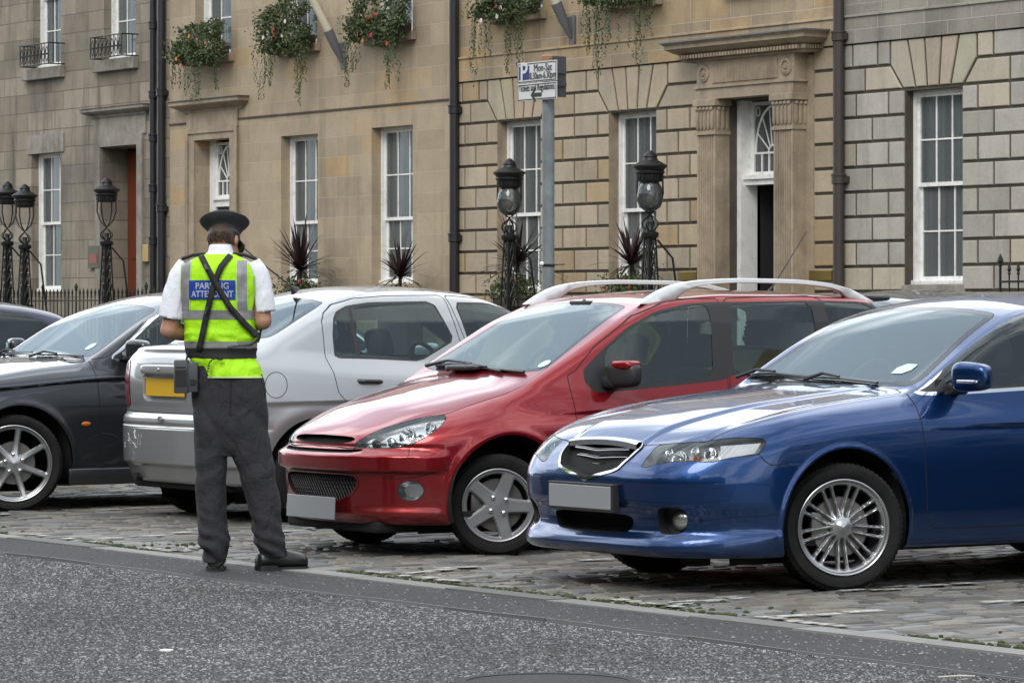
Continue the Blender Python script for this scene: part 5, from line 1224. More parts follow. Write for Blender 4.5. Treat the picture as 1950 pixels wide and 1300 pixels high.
    mp_ = mat('bay_paint', (0.55, 0.55, 0.52), 0.7); v = coords(mp_); L(mp_, ramp(mp_, noisetex(mp_, v, 30, 6, .7), [(.40, (.20, .19, .17)), (.60, (.52, .52, .48))]), BS(mp_).inputs['Base Color'])
    b = MB()
    for (a, b2, c, d, z) in paint_q: b.add([(a[0], a[1], z), (b2[0], b2[1], z), (c[0], c[1], z), (d[0], d[1], z)], [(0, 1, 2, 3)])
    # also stray paint on the kerb
    tag(b.build('bay_marking', mp_), kind='structure')
    # loose chippings rolled into the road surface
    n = 90000; rg = np.random.default_rng(11)
    px_ = rg.uniform(-40, 1990, n * 2); py_ = 1300 - (1300 - 1010) * rg.uniform(0, 1, n * 2) ** 1.0
    # uniform on the ground: sample ground box and keep what lies in view
    gx = rg.uniform(-24, -8.5, n * 4); gy = rg.uniform(4.5, 9.06, n * 4)
    P = np.stack([gx, gy, np.zeros_like(gx)], 1) - CP; dd = P @ VD; sx = CXP + F * (P @ RD) / dd; sy = HY + F * HC / dd
    ok = (sx > -160) & (sx < 2110) & (sy < 1400); gx, gy = gx[ok][:n], gy[ok][:n]; n = len(gx)
    r = rg.uniform(.003, .0092, n) * (1 + (rg.random(n) > .95) * .5); h = rg.uniform(.0008, .0045, n); a0 = rg.uniform(0, 6.28, n)
    ang = a0[:, None] + np.array([0, 1.3, 2.5, 3.7, 5.1])[None]; rad = r[:, None] * rg.uniform(.7, 1.2, (n, 5))
    base = np.stack([gx[:, None] + rad * np.cos(ang), gy[:, None] + rad * np.sin(ang), np.full((n, 5), -.0125)], 2)
    tp = np.stack([gx[:, None] + rad * .62 * np.cos(ang), gy[:, None] + rad * .62 * np.sin(ang), (h - .012)[:, None] + rg.uniform(-.001, .001, (n, 5))], 2)
    V = np.concatenate([base, tp], 1).reshape(-1, 3); o = (np.arange(n) * 10)[:, None]
    tr = []
    for k in range(5): j = (k + 1) % 5; tr += [[k, j, 5 + j], [k, 5 + j, 5 + k]]
    tr += [[5, 6, 7], [5, 7, 8], [5, 8, 9]]
    T = (o[:, :, None] + np.array(tr)[None]).reshape(-1, 3)
    k_ = int(n * .035); gy[:k_] = rg.uniform(9.09, 9.62, k_); V = V.reshape(n, 10, 3); V[:k_, :, 1] += (gy[:k_, None] - V[:k_, :5, 1].mean(1)[:, None]); V[:k_, :, 2] += .0105; V = V.reshape(-1, 3)
    g = np.where(rg.random(n) < .68, rg.uniform(.022, .070, n), rg.uniform(.085, .30, n)) * (1 + .25 * np.sin(gx * 1.7 + 1.3 * np.sin(gy * 1.1)) * np.sin(gy * 2.3 + gx * .4)); wv = rg.uniform(-.03, .03, n)
    cols = np.repeat(np.stack([g * (1 + wv), g, g * (1.01 - wv * .5)], 1), 13, axis=0)
    mc = mat('chipping', (.2, .2, .2), 0.75); at = N(mc, 'ShaderNodeVertexColor'); at.layer_name = 'tint'; L(mc, at.outputs[0], BS(mc).inputs['Base Color'])
    tag(link_mesh('road_chippings', V, T, mc, cols=cols), kind='stuff')
    # moss in the joint behind the kerb
    mm = mat('moss', (0.05, 0.085, 0.015), 0.95); v = coords(mm); L(mm, ramp(mm, noisetex(mm, v, 40, 4), [(.3, (.022, .032, .008)), (.7, (.06, .075, .022))]), BS(mm).inputs['Base Color'])
    b = MB()
    for _ in range(1500):
        x = rr.uniform(-24, -8); 
        if mnoise.noise(Vector((x * .9, 3.3, 0))) < -.08: continue
        y = 9.84 + abs(rr.gauss(0, .03)) + (rr.random() < .2) * rr.uniform(0, .5); s = rr.uniform(.008, .02)
        b.lathe([(s, -.01), (s * .8, s * .45), (0, s * .75)], 5, (x, y, 0))
    tag(b.build('moss', mm), kind='stuff')
    # a manhole rim at the very bottom and a piece of litter
    c = onZ(1130, 1300); b = MB(); b.lathe([(.30, -.008), (.30, .004), (.34, .004), (.34, -.008)], 48, (c[0] - .12, c[1] - .12, 0), caps=False); b.lathe([(0, .001), (.30, .001)], 48, (c[0] - .12, c[1] - .12, 0), caps=False)
    tag(b.build('manhole_cover', MAT['asphalt_dark']), 'round dark manhole cover in the road at the bottom edge of the picture', 'manhole cover')
    mat('paper', (.8, .8, .78), .8); c = onZ(317, 1233); b = MB(); b.lathe([(.028, -.012), (.028, -.006), (0, -.004)], 14, (c[0], c[1], 0)); tag(b.build('chewing_gum', MAT['paper']), 'small flat white spot stuck to the dark road in front of the attendant', 'litter')
    c = onZ(1820, 1290); b = MB(); b.tube([(c[0] - .03, c[1] - .06, .004), (c[0], c[1], .008), (c[0] + .015, c[1] + .08, .004)], .003, 5); mat('straw', (.6, .57, .48), .8); tag(b.build('straw', MAT['straw']), 'thin pale straw lying on the road at the lower right', 'litter')

# ------------------------------------------------------------------ buildings
FY = 32.0
def wall_cells(b, x0, x1, z0, z1, ops, y, depth=.2, col=None):
    xs = sorted({x0, x1, *[o[0] for o in ops], *[o[1] for o in ops]}); zs = sorted({z0, z1, *[o[2] for o in ops], *[o[3] for o in ops]})
    xs = [x for x in xs if x0 <= x <= x1]; zs = [z for z in zs if z0 <= z <= z1]
    for a, c in zip(xs[:-1], xs[1:]):
        for d, e in zip(zs[:-1], zs[1:]):
            mx_, mz = (a + c) / 2, (d + e) / 2
            if any(o[0] < mx_ < o[1] and o[2] < mz < o[3] for o in ops): continue
            b.add([(a, y, d), (c, y, d), (c, y, e), (a, y, e)], [(0, 1, 2, 3)], col)
    for o in ops:
        dp = o[4] if len(o) > 4 else depth; a, c, d, e = o[:4]
        b.add([(a, y, d), (a, y + dp, d), (a, y + dp, e), (a, y, e)], [(0, 1, 2, 3)], col); b.add([(c, y, d), (c, y, e), (c, y + dp, e), (c, y + dp, d)], [(0, 1, 2, 3)], col)
        b.add([(a, y, e), (a, y + dp, e), (c, y + dp, e), (c, y, e)], [(0, 1, 2, 3)], col); b.add([(a, y, d), (c, y, d), (c, y + dp, d), (a, y + dp, d)], [(0, 1, 2, 3)], col)
def stone_block(b, poly, y, dep, col, gap=.021, ch=.010):
    """raised block with a chamfered front, from a polygon (x, z)"""
    P = np.array(poly, float); c = P.mean(0); n = len(P)
    def inset(P, g):
        res = []
        for i in range(n):
            p0, p1, p2 = P[i - 1], P[i], P[(i + 1) % n]; e1 = (p1 - p0) / np.linalg.norm(p1 - p0); e2 = (p2 - p1) / np.linalg.norm(p2 - p1)
            n1 = np.array([-e1[1], e1[0]]); n2 = np.array([-e2[1], e2[0]]); d = n1 + n2; d = d / max(1e-6, 1 + n1 @ n2); res.append(p1 + d * g)
        return np.array(res)
    if (np.cross(np.append(P[1] - P[0], 0), np.append(P[2] - P[1], 0))[2]) < 0: P = P[::-1]
    A = inset(P, gap); B = inset(P, gap + ch)
    V = [(p[0], y, p[1]) for p in A] + [(p[0], y - dep + ch, p[1]) for p in A] + [(p[0], y - dep, p[1]) for p in B]
    Fq = [(i, (i + 1) % n, n + (i + 1) % n, n + i) for i in range(n)] + [(n + i, n + (i + 1) % n, 2 * n + (i + 1) % n, 2 * n + i) for i in range(n)] + [tuple(range(2 * n, 3 * n))]
    b.add(V, Fq, col)
def sash_window(par, x0, x1, z0, z1, y, cols=3, rows=2, mid=None, curtain=.35, seed=0, blind=False):
    """timber sash window filling the opening, glass and curtains behind"""
    rr = random.Random(seed); mid = mid or (z0 + z1) / 2; f = .055
    b = MB(); b.box(x0, y, z0 + .06, x0 + f, y + .14, z1); b.box(x1 - f, y, z0 + .06, x1, y + .14, z1); b.box(x0 + f, y, z1 - .045, x1 - f, y + .14, z1); b.box(x0 - .0, y - .05, z0, x1 + .0, y + .14, z0 + .06, bev=.008)
    win = b.build('window', MAT['white_paint'], par)
    def sash(a, c, yy):
        s = MB(); w_ = .042; s.box(x0 + f, yy, a, x0 + f + w_, yy + .04, c); s.box(x1 - f - w_, yy, a, x1 - f, yy + .04, c); s.box(x0 + f + w_, yy, c - w_, x1 - f - w_, yy + .04, c); s.box(x0 + f + w_, yy, a, x1 - f - w_, yy + .04, a + w_ * 1.3)
        xa, xb = x0 + f + w_, x1 - f - w_
        for k in range(1, cols): xx = xa + (xb - xa) * k / cols; s.box(xx - .011, yy + .004, a + w_ * 1.3, xx + .011, yy + .036, c - w_)
        za, zb_ = a + w_ * 1.3, c - w_
        for k in range(1, rows): zz = za + (zb_ - za) * k / rows; s.box(xa, yy + .006, zz - .011, xb, yy + .034, zz + .011)
        o = s.build('sash', MAT['white_paint'], win)
        gx0, gx1 = xa, xb; n = 6; V = []                       # old glass is never quite flat
        for i in range(n + 1):
            for j in range(n + 1): V.append((gx0 + (gx1 - gx0) * i / n, yy + .02 + .0016 * math.sin(i * 2.1 + j * 1.3 + seed), za + (zb_ - za) * j / n))
        link_mesh('pane', V, [(i * (n + 1) + j, (i + 1) * (n + 1) + j, (i + 1) * (n + 1) + j + 1, i * (n + 1) + j + 1) for i in range(n) for j in range(n)], MAT['glass_window'], win, smooth=True)
    sash(mid - .02, z1 - .045, y + .045); sash(z0 + .06, mid + .03, y + .09)
    r = MB(); r.box(x0 - .3, y + .16, z0 - .2, x1 + .3, y + 1.6, z1 + .3); V, Fq = r.V, [f_ for f_ in r.F if f_ != (0, 1, 5, 4)]
    link_mesh('room', V, Fq, MAT['room'], win)
    # curtains: net across the window, heavier drapes at the sides
    q = MB(); W_ = x1 - x0
    for (a, c, yo, amp) in ((x0 + .05, x0 + W_ * curtain, .22, .035), (x1 - W_ * curtain, x1 - .05, .22, .035)):
        n = 30; V = []
        for i in range(n + 1):
            xx = a + (c - a) * i / n; yy = y + yo + amp * math.sin(i * 1.35 + seed) + .012 * math.sin(i * 3.3)
            V += [(xx, yy, z0 + .05), (xx + rr.uniform(-.004, .004), yy, z1)]
        q.add(V, [(2 * i, 2 * i + 2, 2 * i + 3, 2 * i + 1) for i in range(n)])
    gp = .10 + .12 * rr.random()
    for (a, c) in ((x0 + W_ * .22, x0 + W_ * (.5 - gp / 2)), (x0 + W_ * (.5 + gp / 2), x1 - W_ * .2)):
        n = 22; V = []
        for i in range(n + 1): xx = a + (c - a) * i / n; yy = y + .42 + .02 * math.sin(i * 1.9 + seed); V += [(xx, yy, z0 + .05), (xx, yy, z1)]
        q.add(V, [(2 * i, 2 * i + 2, 2 * i + 3, 2 * i + 1) for i in range(n)])
    if blind: q.box(x0 + .05, y + .22, z1 - .7, x1 - .05, y + .225, z1)
    q.build('curtain', MAT['curtain'], win, smooth=True)
    return win
def spans(edges, w0=.63):
    a, b_ = edges; n = max(1, round((b_ - a) / w0)); ev = np.linspace(a, b_, n + 1)
    if n == 1: return ev, ev
    s = (b_ - a) / n; od = np.concatenate([[a], a + s * (.5 + np.arange(n)), [b_]]); return ev, od
def rusticate(b, x0, x1, wins, ports, pal, seed, z_top=5.09, nrow=13, h=.3425, y=FY, dep=.026):
    """courses of raised blocks with fanned voussoirs over each window; wins: (x0, x1, z0, z1)"""
    rr = random.Random(seed)
    def col():
        c = rr.choice(pal); k = rr.uniform(.88, 1.1); return tuple(v * k for v in c)
    for r in range(nrow):
        zt_, zb_ = z_top - r * h, z_top - (r + 1) * h; zm = (zt_ + zb_) / 2; cuts = []
        for (a, c, d, e) in wins:
            m = (a + c) / 2
            if r == 0: cuts.append((m - .90, m + .90, 0))
            elif r == 1: cuts.append((m - .90, m + .90, 1))
            elif d < zm < e: cuts.append((a, c, 0))
        for (a, c, d, e) in ports:
            if d < zm < e: cuts.append((a, c, 0))
        cuts.sort(); cur = x0; segs = []
        for (a, c, fl) in cuts: segs.append((cur, a)); cur = c
        segs.append((cur, x1))
        for (a, c) in segs:
            if c - a < .05: continue
            ev, od = spans((a, c)); e = ev if r % 2 else od
            for i in range(len(e) - 1):
                p = [(e[i], zb_), (e[i + 1], zb_), (e[i + 1], zt_), (e[i], zt_)]
                if r == 1:
                    for (wa, wc, wd, we) in wins:
                        m = (wa + wc) / 2
                        if abs(e[i + 1] - (m - .90)) < .01: p[1] = (m - .62, zb_)
                        if abs(e[i] - (m + .90)) < .01: p[0] = (m + .62, zb_)
                stone_block(b, p, y, dep, col())
    for (wa, wc, wd, we) in wins:
        m = (wa + wc) / 2; zt_, z1_, zb_ = z_top, z_top - h, z_top - 2 * h; c0 = col()
        tp = [-.90, -.54, -.18, .18, .54, .90]; bt = [-.62, -.36, -.12, .12, .36, .62]
        for i in range(5):
            p = [(m + bt[i], zb_), (m + bt[i + 1], zb_), (m + tp[i + 1], zt_), (m + tp[i], zt_)]
            if i == 0: p = [(m + bt[0], zb_), (m + bt[1], zb_), (m + tp[1], zt_), (m + tp[0], zt_), (m + tp[0], z1_)]
            if i == 4: p = [(m + bt[4], zb_), (m + bt[5], zb_), (m + tp[5], z1_), (m + tp[5], zt_), (m + tp[4], zt_)]
            stone_block(b, p, y, dep, tuple(v * rr.uniform(.96, 1.06) for v in c0))
def moulding(b, x0, x1, z0, prof, y=FY, ret=True):
    """cornice: prof = [(projection, height)] from bottom to top, with mitred returns"""
    V = []; n = len(prof)
    for (p, h) in prof: V += [(x0 - (p if ret else 0), y, z0 + h), (x0 - (p if ret else 0), y - p, z0 + h), (x1 + (p if ret else 0), y - p, z0 + h), (x1 + (p if ret else 0), y, z0 + h)]
    Fq = [(4 * i + k, 4 * i + k + 1, 4 * i + k + 5, 4 * i + k + 4) for i in range(n - 1) for k in range(3)]
    Fq += [(0, 3, 2, 1), (4 * n - 4, 4 * n - 3, 4 * n - 2, 4 * n - 1)]; b.add(V, Fq)
def fan_light(par, x0, x1, z0, z1, y):
    b = MB(); f = .05; b.box(x0, y, z0, x0 + f, y + .06, z1); b.box(x1 - f, y, z0, x1, y + .06, z1); b.box(x0 + f, y, z1 - f, x1 - f, y + .06, z1); b.box(x0 + f, y, z0, x1 - f, y + .06, z0 + f)
    xm = (x0 + x1) / 2; R = (x1 - x0) / 2 - f; zb_ = z0 + (z1 - z0) * .30
    b.box(x0 + f, y + .01, zb_ - .015, x1 - f, y + .05, zb_ + .015)
    for k in range(1, 5): xx = x0 + f + (x1 - x0 - 2 * f) * k / 5; b.box(xx - .012, y + .012, z0 + f, xx + .012, y + .048, zb_ - .015)
    for rad, t in ((R * .97, .022), (R * .25, .018)):
        pts = [(xm + rad * math.cos(a), y + .03, zb_ + (rad if rad < R * .5 else (z1 - f - zb_) * .97) * math.sin(a)) for a in np.linspace(0, math.pi, 25)]; b.tube(pts, t, 6)
    for a in np.linspace(0, math.pi, 8)[1:-1]: b.tube([(xm + R * .25 * math.cos(a), y + .03, zb_ + R * .25 * math.sin(a)), (xm + R * .95 * math.cos(a), y + .03, zb_ + (z1 - f - zb_) * .95 * math.sin(a))], .013, 6)
    for s in (-1, 1): b.tube([(xm + s * (R - .06) + .045 * math.cos(a), y + .03, z1 - f - .09 + .065 * math.sin(a)) for a in np.linspace(0, 2 * math.pi, 14)], .011, 5)
    o = b.build('fanlight', MAT['white_paint'], par, smooth=True, auto=40)
    link_mesh('pane', [(x0 + f, y + .03, z0 + f), (x1 - f, y + .03, z0 + f), (x1 - f, y + .03, z1 - f), (x0 + f, y + .03, z1 - f)], [(0, 1, 2, 3)], MAT['glass_window'], o); return o
def room_box(par, x0, x1, z0, z1, y, d=1.6):
    r = MB(); r.box(x0, y, z0, x1, y + d, z1); return link_mesh('room', r.V, [f_ for f_ in r.F if f_ != (0, 1, 5, 4)], MAT['room'], par)

def build_street():
    joints_col['stone_b2'] = (0.42, 0.37, 0.28)
    stone_mat('stone_b1', [(0, (0.186, 0.160, 0.121)), (.5, (0.241, 0.209, 0.162)), (1, (0.297, 0.258, 0.199))], (1.05, .362, .12, .010), stain=.75, stain_col=(.045, .042, .038), bumpk=.9)
    stone_mat('stone_b2', [(0, (0.324, 0.258, 0.177)), (.5, (0.366, 0.295, 0.207)), (.85, (0.393, 0.314, 0.214)), (1, (0.400, 0.279, 0.148))], (.86, .3425, .08, .006), stain=.35, bumpk=.3)
    stone_mat('stone_up', [(0, (0.297, 0.237, 0.159)), (.6, (0.366, 0.286, 0.189)), (1, (0.400, 0.279, 0.148))], (.98, .36, .12, .007), stain=.5, bumpk=.35)
    stone_mat('stone_up_grey', [(0, (0.235, 0.216, 0.185)), (1, (0.297, 0.272, 0.229))], (.98, .36, .12, .007), stain=.55, bumpk=.5)
    stone_mat('stone_tint', [(0, .3), (1, .4)], tint=True, stain=.28, bumpk=.28)
    stone_mat('stone_trim', [(.3, (0.276, 0.220, 0.155)), (.7, (0.373, 0.300, 0.214))], stain=.45, bumpk=.3)
    stone_mat('stone_trim_grey', [(.3, (0.193, 0.174, 0.148)), (.7, (0.304, 0.279, 0.244))], stain=.6, bumpk=.4)
    stone_mat('joint_dark', [(.3, (0.050, 0.041, 0.030)), (.7, (0.085, 0.070, 0.050))], stain=.3, bumpk=.4)
    m = mat('white_paint', (.78, .78, .76), .5); v = coords(m); L(m, ramp(m, noisetex(m, v, 7, 6, .7), [(.3, (.60, .60, .58)), (.5, (.80, .80, .78))]), BS(m).inputs['Base Color'])
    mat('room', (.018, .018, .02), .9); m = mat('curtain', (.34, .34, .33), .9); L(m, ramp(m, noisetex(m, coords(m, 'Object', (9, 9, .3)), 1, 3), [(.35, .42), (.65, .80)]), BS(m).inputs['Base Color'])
    glass('glass_window', (.75, .80, .80), 1.55, .85, film=.17)
    mat('iron', (.012, .012, .013), .45, .3); mat('lead', (.13, .135, .145), .6); mat('pipe_black', (.016, .016, .019), .4); mat('pipe_brown', (.045, .035, .032), .45); mat('brass', (.35, .25, .08), .3, .9)
    def upper(b, x0, x1, ops, z0, y=FY, ztop=13.5): wall_cells(b, x0, x1, z0, ztop, ops, y)
    # --- the grey-brown house at the far left
    B1 = thing('town_house', 'soot-stained grey brown stone house at the far left, with small iron window guards', 'house', (0, 0, 0), group='terraced stone houses')
    w1 = (-65.46, -64.17, 1.80, 4.50); d1 = (-62.42, -60.93, .55, 4.50, .55); u1 = (-65.69 + .30, -64.17, 6.17, 8.9); u2 = (-62.64 + .28, -61.08, 6.16, 8.9); w0 = (-68.8, -67.5, 1.8, 4.5)
    up3 = [(x, x + 1.2, 10.1, 12.3) for x in (-68.8, -65.4, -62.4)]
    b = MB(); wall_cells(b, -72, -59.72, .3, 13.5, [w0, w1, d1, u1, u2, (-68.8, -67.5, 6.17, 8.9)] + up3, FY, .2); b.build('wall', MAT['stone_b1'], B1)
    b = MB(); b.box(-65.60, FY - .03, 4.50, -64.02, FY, 4.86)
    for (a, c) in ((-65.69, -63.99), (-62.64, -60.95)): b.box(a, FY - .12, 5.94, c, FY, 6.16, bev=.01)
    b.build('lintel', MAT['stone_trim_grey'], B1)
    b = MB(); b.box(-62.62, FY - .06, .55, -62.42, FY, 4.72); b.box(-60.93, FY - .06, .55, -60.72, FY, 4.72); b.box(-62.42, FY - .06, 4.52, -60.93, FY, 4.72); b.box(-62.70, FY - .035, 4.72, -60.62, FY, 5.06)
    moulding(b, -62.78, -60.62, 5.06, [(.02, 0), (.05, .03), (.05, .06), (.16, .10), (.20, .13), (.20, .18), (.22, .19)]); b.build('door_surround', MAT['stone_trim_grey'], B1)
    for i, o in enumerate((w0, w1, (-68.8, -67.5, 6.17, 8.9), u1, u2, *up3)): sash_window(B1, *o[:4], FY + .16, mid=3.13 if i < 2 else None, seed=i)
    room_box(B1, -62.42, -60.93, .55, 4.5, FY + .55)
    b = MB(); b.box(-62.35, FY + .50, .6, -60.99, FY + .55, 4.45); wd = mat('door_wood', (.13, .028, .010), .35); do = b.build('door', wd, B1)
    b = MB()
    for z_ in (.9, 2.4): b.box(-62.2, FY + .485, z_, -61.75, FY + .50, z_ + 1.2, bev=.01); b.box(-61.6, FY + .485, z_, -61.15, FY + .50, z_ + 1.2, bev=.01)
    b.build('door_panel', wd, do)
    for (x0, x1, z0) in ((-65.27, -64.02, 6.17), (-62.25, -60.97, 6.15)):
        g = thing('window_guard', 'black wrought iron guard on the first-floor sill, %s of the two' % ('left' if x0 < -64 else 'right'), 'window guard', (x0, FY, z0), group='iron window guards'); b = MB(); W_ = x1 - x0; H_ = .42; D_ = .34
        for zz in (.02, H_): b.tube([(0, 0, zz), (0, -D_, zz), (W_, -D_, zz), (W_, 0, zz)], .014, 6)
        n = 8
        for k in range(n + 1):
            x = W_ * k / n; b.tube([(x, -D_, .02), (x, -D_, H_)], .010, 5)
            if k < n:
                c = x + W_ / n / 2
                for s in (-1, 1): b.tube([(c + s * .055 * math.sin(t), -D_, .06 + .30 * t / math.pi) for t in np.linspace(0, math.pi, 9)], .008, 4)
                b.ball((c, -D_, .21), .022, 6, 4)
        for yy in (-.12, -.24):
            for x in (0, W_): b.tube([(x, yy, .02), (x, yy, H_)], .009, 5)
        b.build('ironwork', MAT['iron'], g, smooth=True)
    # --- the tan smooth house
    B2 = thing('town_house', 'smooth tan sandstone house between the paired black pipes and the single black pipe', 'house', group='terraced stone houses')
    o2 = [(-55.64, -54.38, 1.86, 4.45), (-52.60, -51.30, 1.86, 4.47)]; d2 = (-58.72, -57.40, .55, 4.50, .30)
    u = [(-58.75, -57.42, 6.0, 8.6), (-55.64, -54.40, 6.0, 8.6), (-52.60, -51.30, 6.0, 8.6)]; u3 = [(a, c, 9.9, 12.1) for a, c, _, _ in u]
    b = MB(); wall_cells(b, -59.72, -50.02, .3, 13.5, o2 + [d2] + u + u3, FY, .2); b.build('wall', MAT['stone_b2'], B2)
    b = MB(); b.box(-59.72, FY - .022, 4.815, -59.10, FY, 4.845); b.box(-57.2, FY - .022, 4.815, -50.02, FY, 4.845); b.build('string_line', MAT['joint_dark'], B2)
    b = MB(); b.box(-58.99, FY - .05, .55, -58.72, FY, 4.66); b.box(-57.40, FY - .05, .55, -57.14, FY, 4.66); b.box(-58.72, FY - .05, 4.50, -57.40, FY, 4.66); b.box(-59.02, FY - .075, .55, -58.92, FY - .05, 4.70); b.box(-57.20, FY - .075, .55, -57.11, FY - .05, 4.70); b.box(-58.92, FY - .075, 4.62, -57.20, FY - .05, 4.70)
    b.box(-58.96, FY - .035, 4.70, -57.14, FY, 5.0); moulding(b, -59.10, -57.02, 5.0, [(.03, 0), (.05, .04), (.12, .07), (.22, .12), (.24, .14), (.24, .20), (.26, .21)]); b.build('door_surround', MAT['stone_trim'], B2)
    b = MB(); b.box(-59.38, FY - .27, 5.212, -56.75, FY, 5.226); b.build('lead_flashing', MAT['lead'], B2)
    b = MB()
    for a, c, d, e in u: b.box(a - .12, FY - .10, d - .14, c + .12, FY, d - .002, bev=.01)
    b.build('sill', MAT['stone_trim'], B2)
    for i, o in enumerate(o2 + u + u3): sash_window(B2, *o, FY + .18, mid=2.94 if i < 2 else None, seed=20 + i)
    b = MB(); b.box(-58.72, FY + .28, .55, -58.50, FY + .40, 4.5); b.box(-57.62, FY + .28, .55, -57.40, FY + .40, 4.5); b.box(-58.50, FY + .28, 3.30, -57.62, FY + .36, 3.42); b.box(-58.55, FY + .24, 3.42, -57.57, FY + .40, 3.46); b.build('door_frame', MAT['white_paint'], B2)
    fan_light(B2, -58.50, -57.62, 3.46, 4.46, FY + .30); b = MB(); b.box(-58.50, FY + .34, .55, -57.62, FY + .38, 3.30); mat('door_dark', (.02, .022, .025), .3); b.build('door', MAT['door_dark'], B2); room_box(B2, -58.7, -57.4, .5, 4.5, FY + .4)
    # --- the rusticated tan house with the columned door
    pal3 = [(0.385, 0.320, 0.232), (0.365, 0.300, 0.212), (0.405, 0.340, 0.250), (0.36, 0.305, 0.228), (0.365, 0.295, 0.20), (0.38, 0.315, 0.225), (0.355, 0.265, 0.155)]
    B3 = thing('town_house', 'tan stone house with deeply grooved blocks and a fluted doorway with fanlight', 'house', group='terraced stone houses')
    w3 = [(-48.72, -47.53, 1.70, 4.40), (-45.64, -44.45, 1.72, 4.40)]; d3 = (-42.62, -41.30, .55, 4.44, .5)
    u = [(-48.74, -47.5, 6.10, 8.7), (-45.66, -44.42, 6.10, 8.7), (-42.60, -41.35, 6.10, 8.7)]; u3 = [(a, c, 10.0, 12.2) for a, c, _, _ in u]
    b = MB(); wall_cells(b, -50.02, -40.06, .3, 5.09, w3 + [d3], FY, .2); b.build('wall', MAT['joint_dark'], B3)
    b = MB(); rusticate(b, -50.02, -40.06, w3, [(-43.30, -40.66, 0, 5.2)], pal3, 31); b.build('stone_blocks', MAT['stone_tint'], B3, tint=True)
    b = MB(); b.box(-50.02, FY - .05, 5.09, -40.06, FY + .1, 5.44); b.prism([(FY - .05, 5.44), (FY - .075, 5.455), (FY - .07, 5.48), (FY + .02, 5.50), (FY + .02, 5.44)], 0, -50.02, -40.06); b.build('string_course', MAT['stone_up'], B3)
    b = MB(); wall_cells(b, -50.02, -40.06, 5.44, 13.5, u + u3, FY + .012, .2); b.build('upper_wall', MAT['stone_up'], B3)
    b = MB()
    for a, c, d, e in u: b.box(a - .12, FY - .10, d - .15, c + .12, FY + .01, d - .002, bev=.01)
    b.build('sill', MAT['stone_trim'], B3)
    b = MB()
    for a, c, d, e in w3: b.box(a - .03, FY - .03, d - .12, c + .03, FY + .18, d, bev=.008); b.add([(a + .001, FY - .03, d), (a + .001, FY + .2, d), (a + .001, FY + .2, e), (a + .001, FY - .03, e)], [(0, 1, 2, 3)])
    b.build('window_surround', MAT['stone_trim'], B3)
    for i, o in enumerate(w3 + u + u3): sash_window(B3, *o, FY + .15, mid=2.92 if i < 2 else None, seed=40 + i)
    # entrance
    b = MB(); PF = FY - .26
    def fluted(xa, xb, za, zb_):
        n = 7; V = []; w_ = (xb - xa) / n; pts = [(xa, PF)]
        pts.append((xa + .03, PF))
        for k in range(n):
            c = xa + .035 + (xb - xa - .07) * (k + .5) / n; hw = (xb - xa - .07) / n * .40
            pts += [(c - hw, PF), (c - hw * .7, PF + .018), (c, PF + .026), (c + hw * .7, PF + .018), (c + hw, PF)]
        pts += [(xb, PF), (xb, FY), (xa, FY)]
        b.prism([(p[0], p[1]) for p in pts], 2, za, zb_)
    for (xa, xb) in ((-43.08, -42.64), (-41.26, -40.82)):
        fluted(xa, xb, .75, 3.95); b.box(xa - .03, PF - .03, .4, xb + .03, FY, .75); b.box(xa - .02, PF - .02, 3.95, xb + .02, FY, 4.0)
        b.box(xa - .005, PF - .005, 4.0, xb + .005, FY, 4.36)
        for k in range(5):
            c = xa + (xb - xa) * (k + .5) / 5; b.superbox((c, PF - .02, 4.17), (.068, .05, .30), .7, 8, 8); b.ball((c, PF - .04, 4.32), (.03, .03, .03), 8, 6)
        for k in range(3): c = PF + .05 + .08 * k; b.superbox((xb + .01, c, 4.17), (.04, .06, .30), .7, 8, 8); b.ball((xb + .02, c, 4.32), (.03, .03, .03), 8, 6)
        b.box(xa - .05, PF - .05, 4.36, xb + .05, FY, 4.46, bev=.01)
    b.box(-43.30, FY - .03, .55, -43.06, FY + .06, 5.0); b.box(-40.84, FY - .03, .55, -40.64, FY + .06, 5.0)
    b.box(-43.10, PF - .01, 4.46, -40.80, FY + .05, 4.62)
    b.box(-43.10, PF + .01, 4.655, -40.80, FY + .05, 5.02); b.box(-43.14, PF - .035, 4.62, -40.76, FY, 4.655)
    n = 44                                                       # reeded frieze
    for k in range(n):
        x = -42.72 + (1.54) * (k + .5) / n; b.tube([(x, PF + .004, 4.69), (x, PF + .004, 4.985)], .0165, 6)
    for x in (-42.92, -40.98):
        b.lathe([(.0, -.03), (.03, -.035), (.045, -.02), (.06, -.012), (.10, -.03), (.125, -.022), (.13, 0)], 20, (x, PF + .012, 4.84), axis=1)
        for k in range(12): a = k * math.pi / 6; b.ball((x + .085 * math.cos(a), PF - .015, 4.84 + .085 * math.sin(a)), (.02, .015, .02), 6, 4)
    moulding(b, -43.12, -40.78, 5.02, [(.28, 0), (.29, .02), (.29, .04)], FY)
    for k in range(40): x = -43.36 + 2.84 * k / 40; b.box(x, FY - .40, 5.062, x + .040, FY - .30, 5.115)
    for k in range(8): yy = FY - .36 + .045 * k; b.box(-40.50, yy, 5.062, -40.42, yy + .024, 5.115)
    moulding(b, -43.12, -40.78, 5.06, [(.29, 0), (.30, .06), (.37, .085), (.44, .13), (.48, .15), (.48, .20), (.52, .235)], FY)
    b.build('entrance_surround', MAT['stone_trim'], B3)
    b = MB(); b.box(-43.66, FY - .54, 5.297, -40.24, FY, 5.32); b.build('lead_flashing', MAT['lead'], B3)
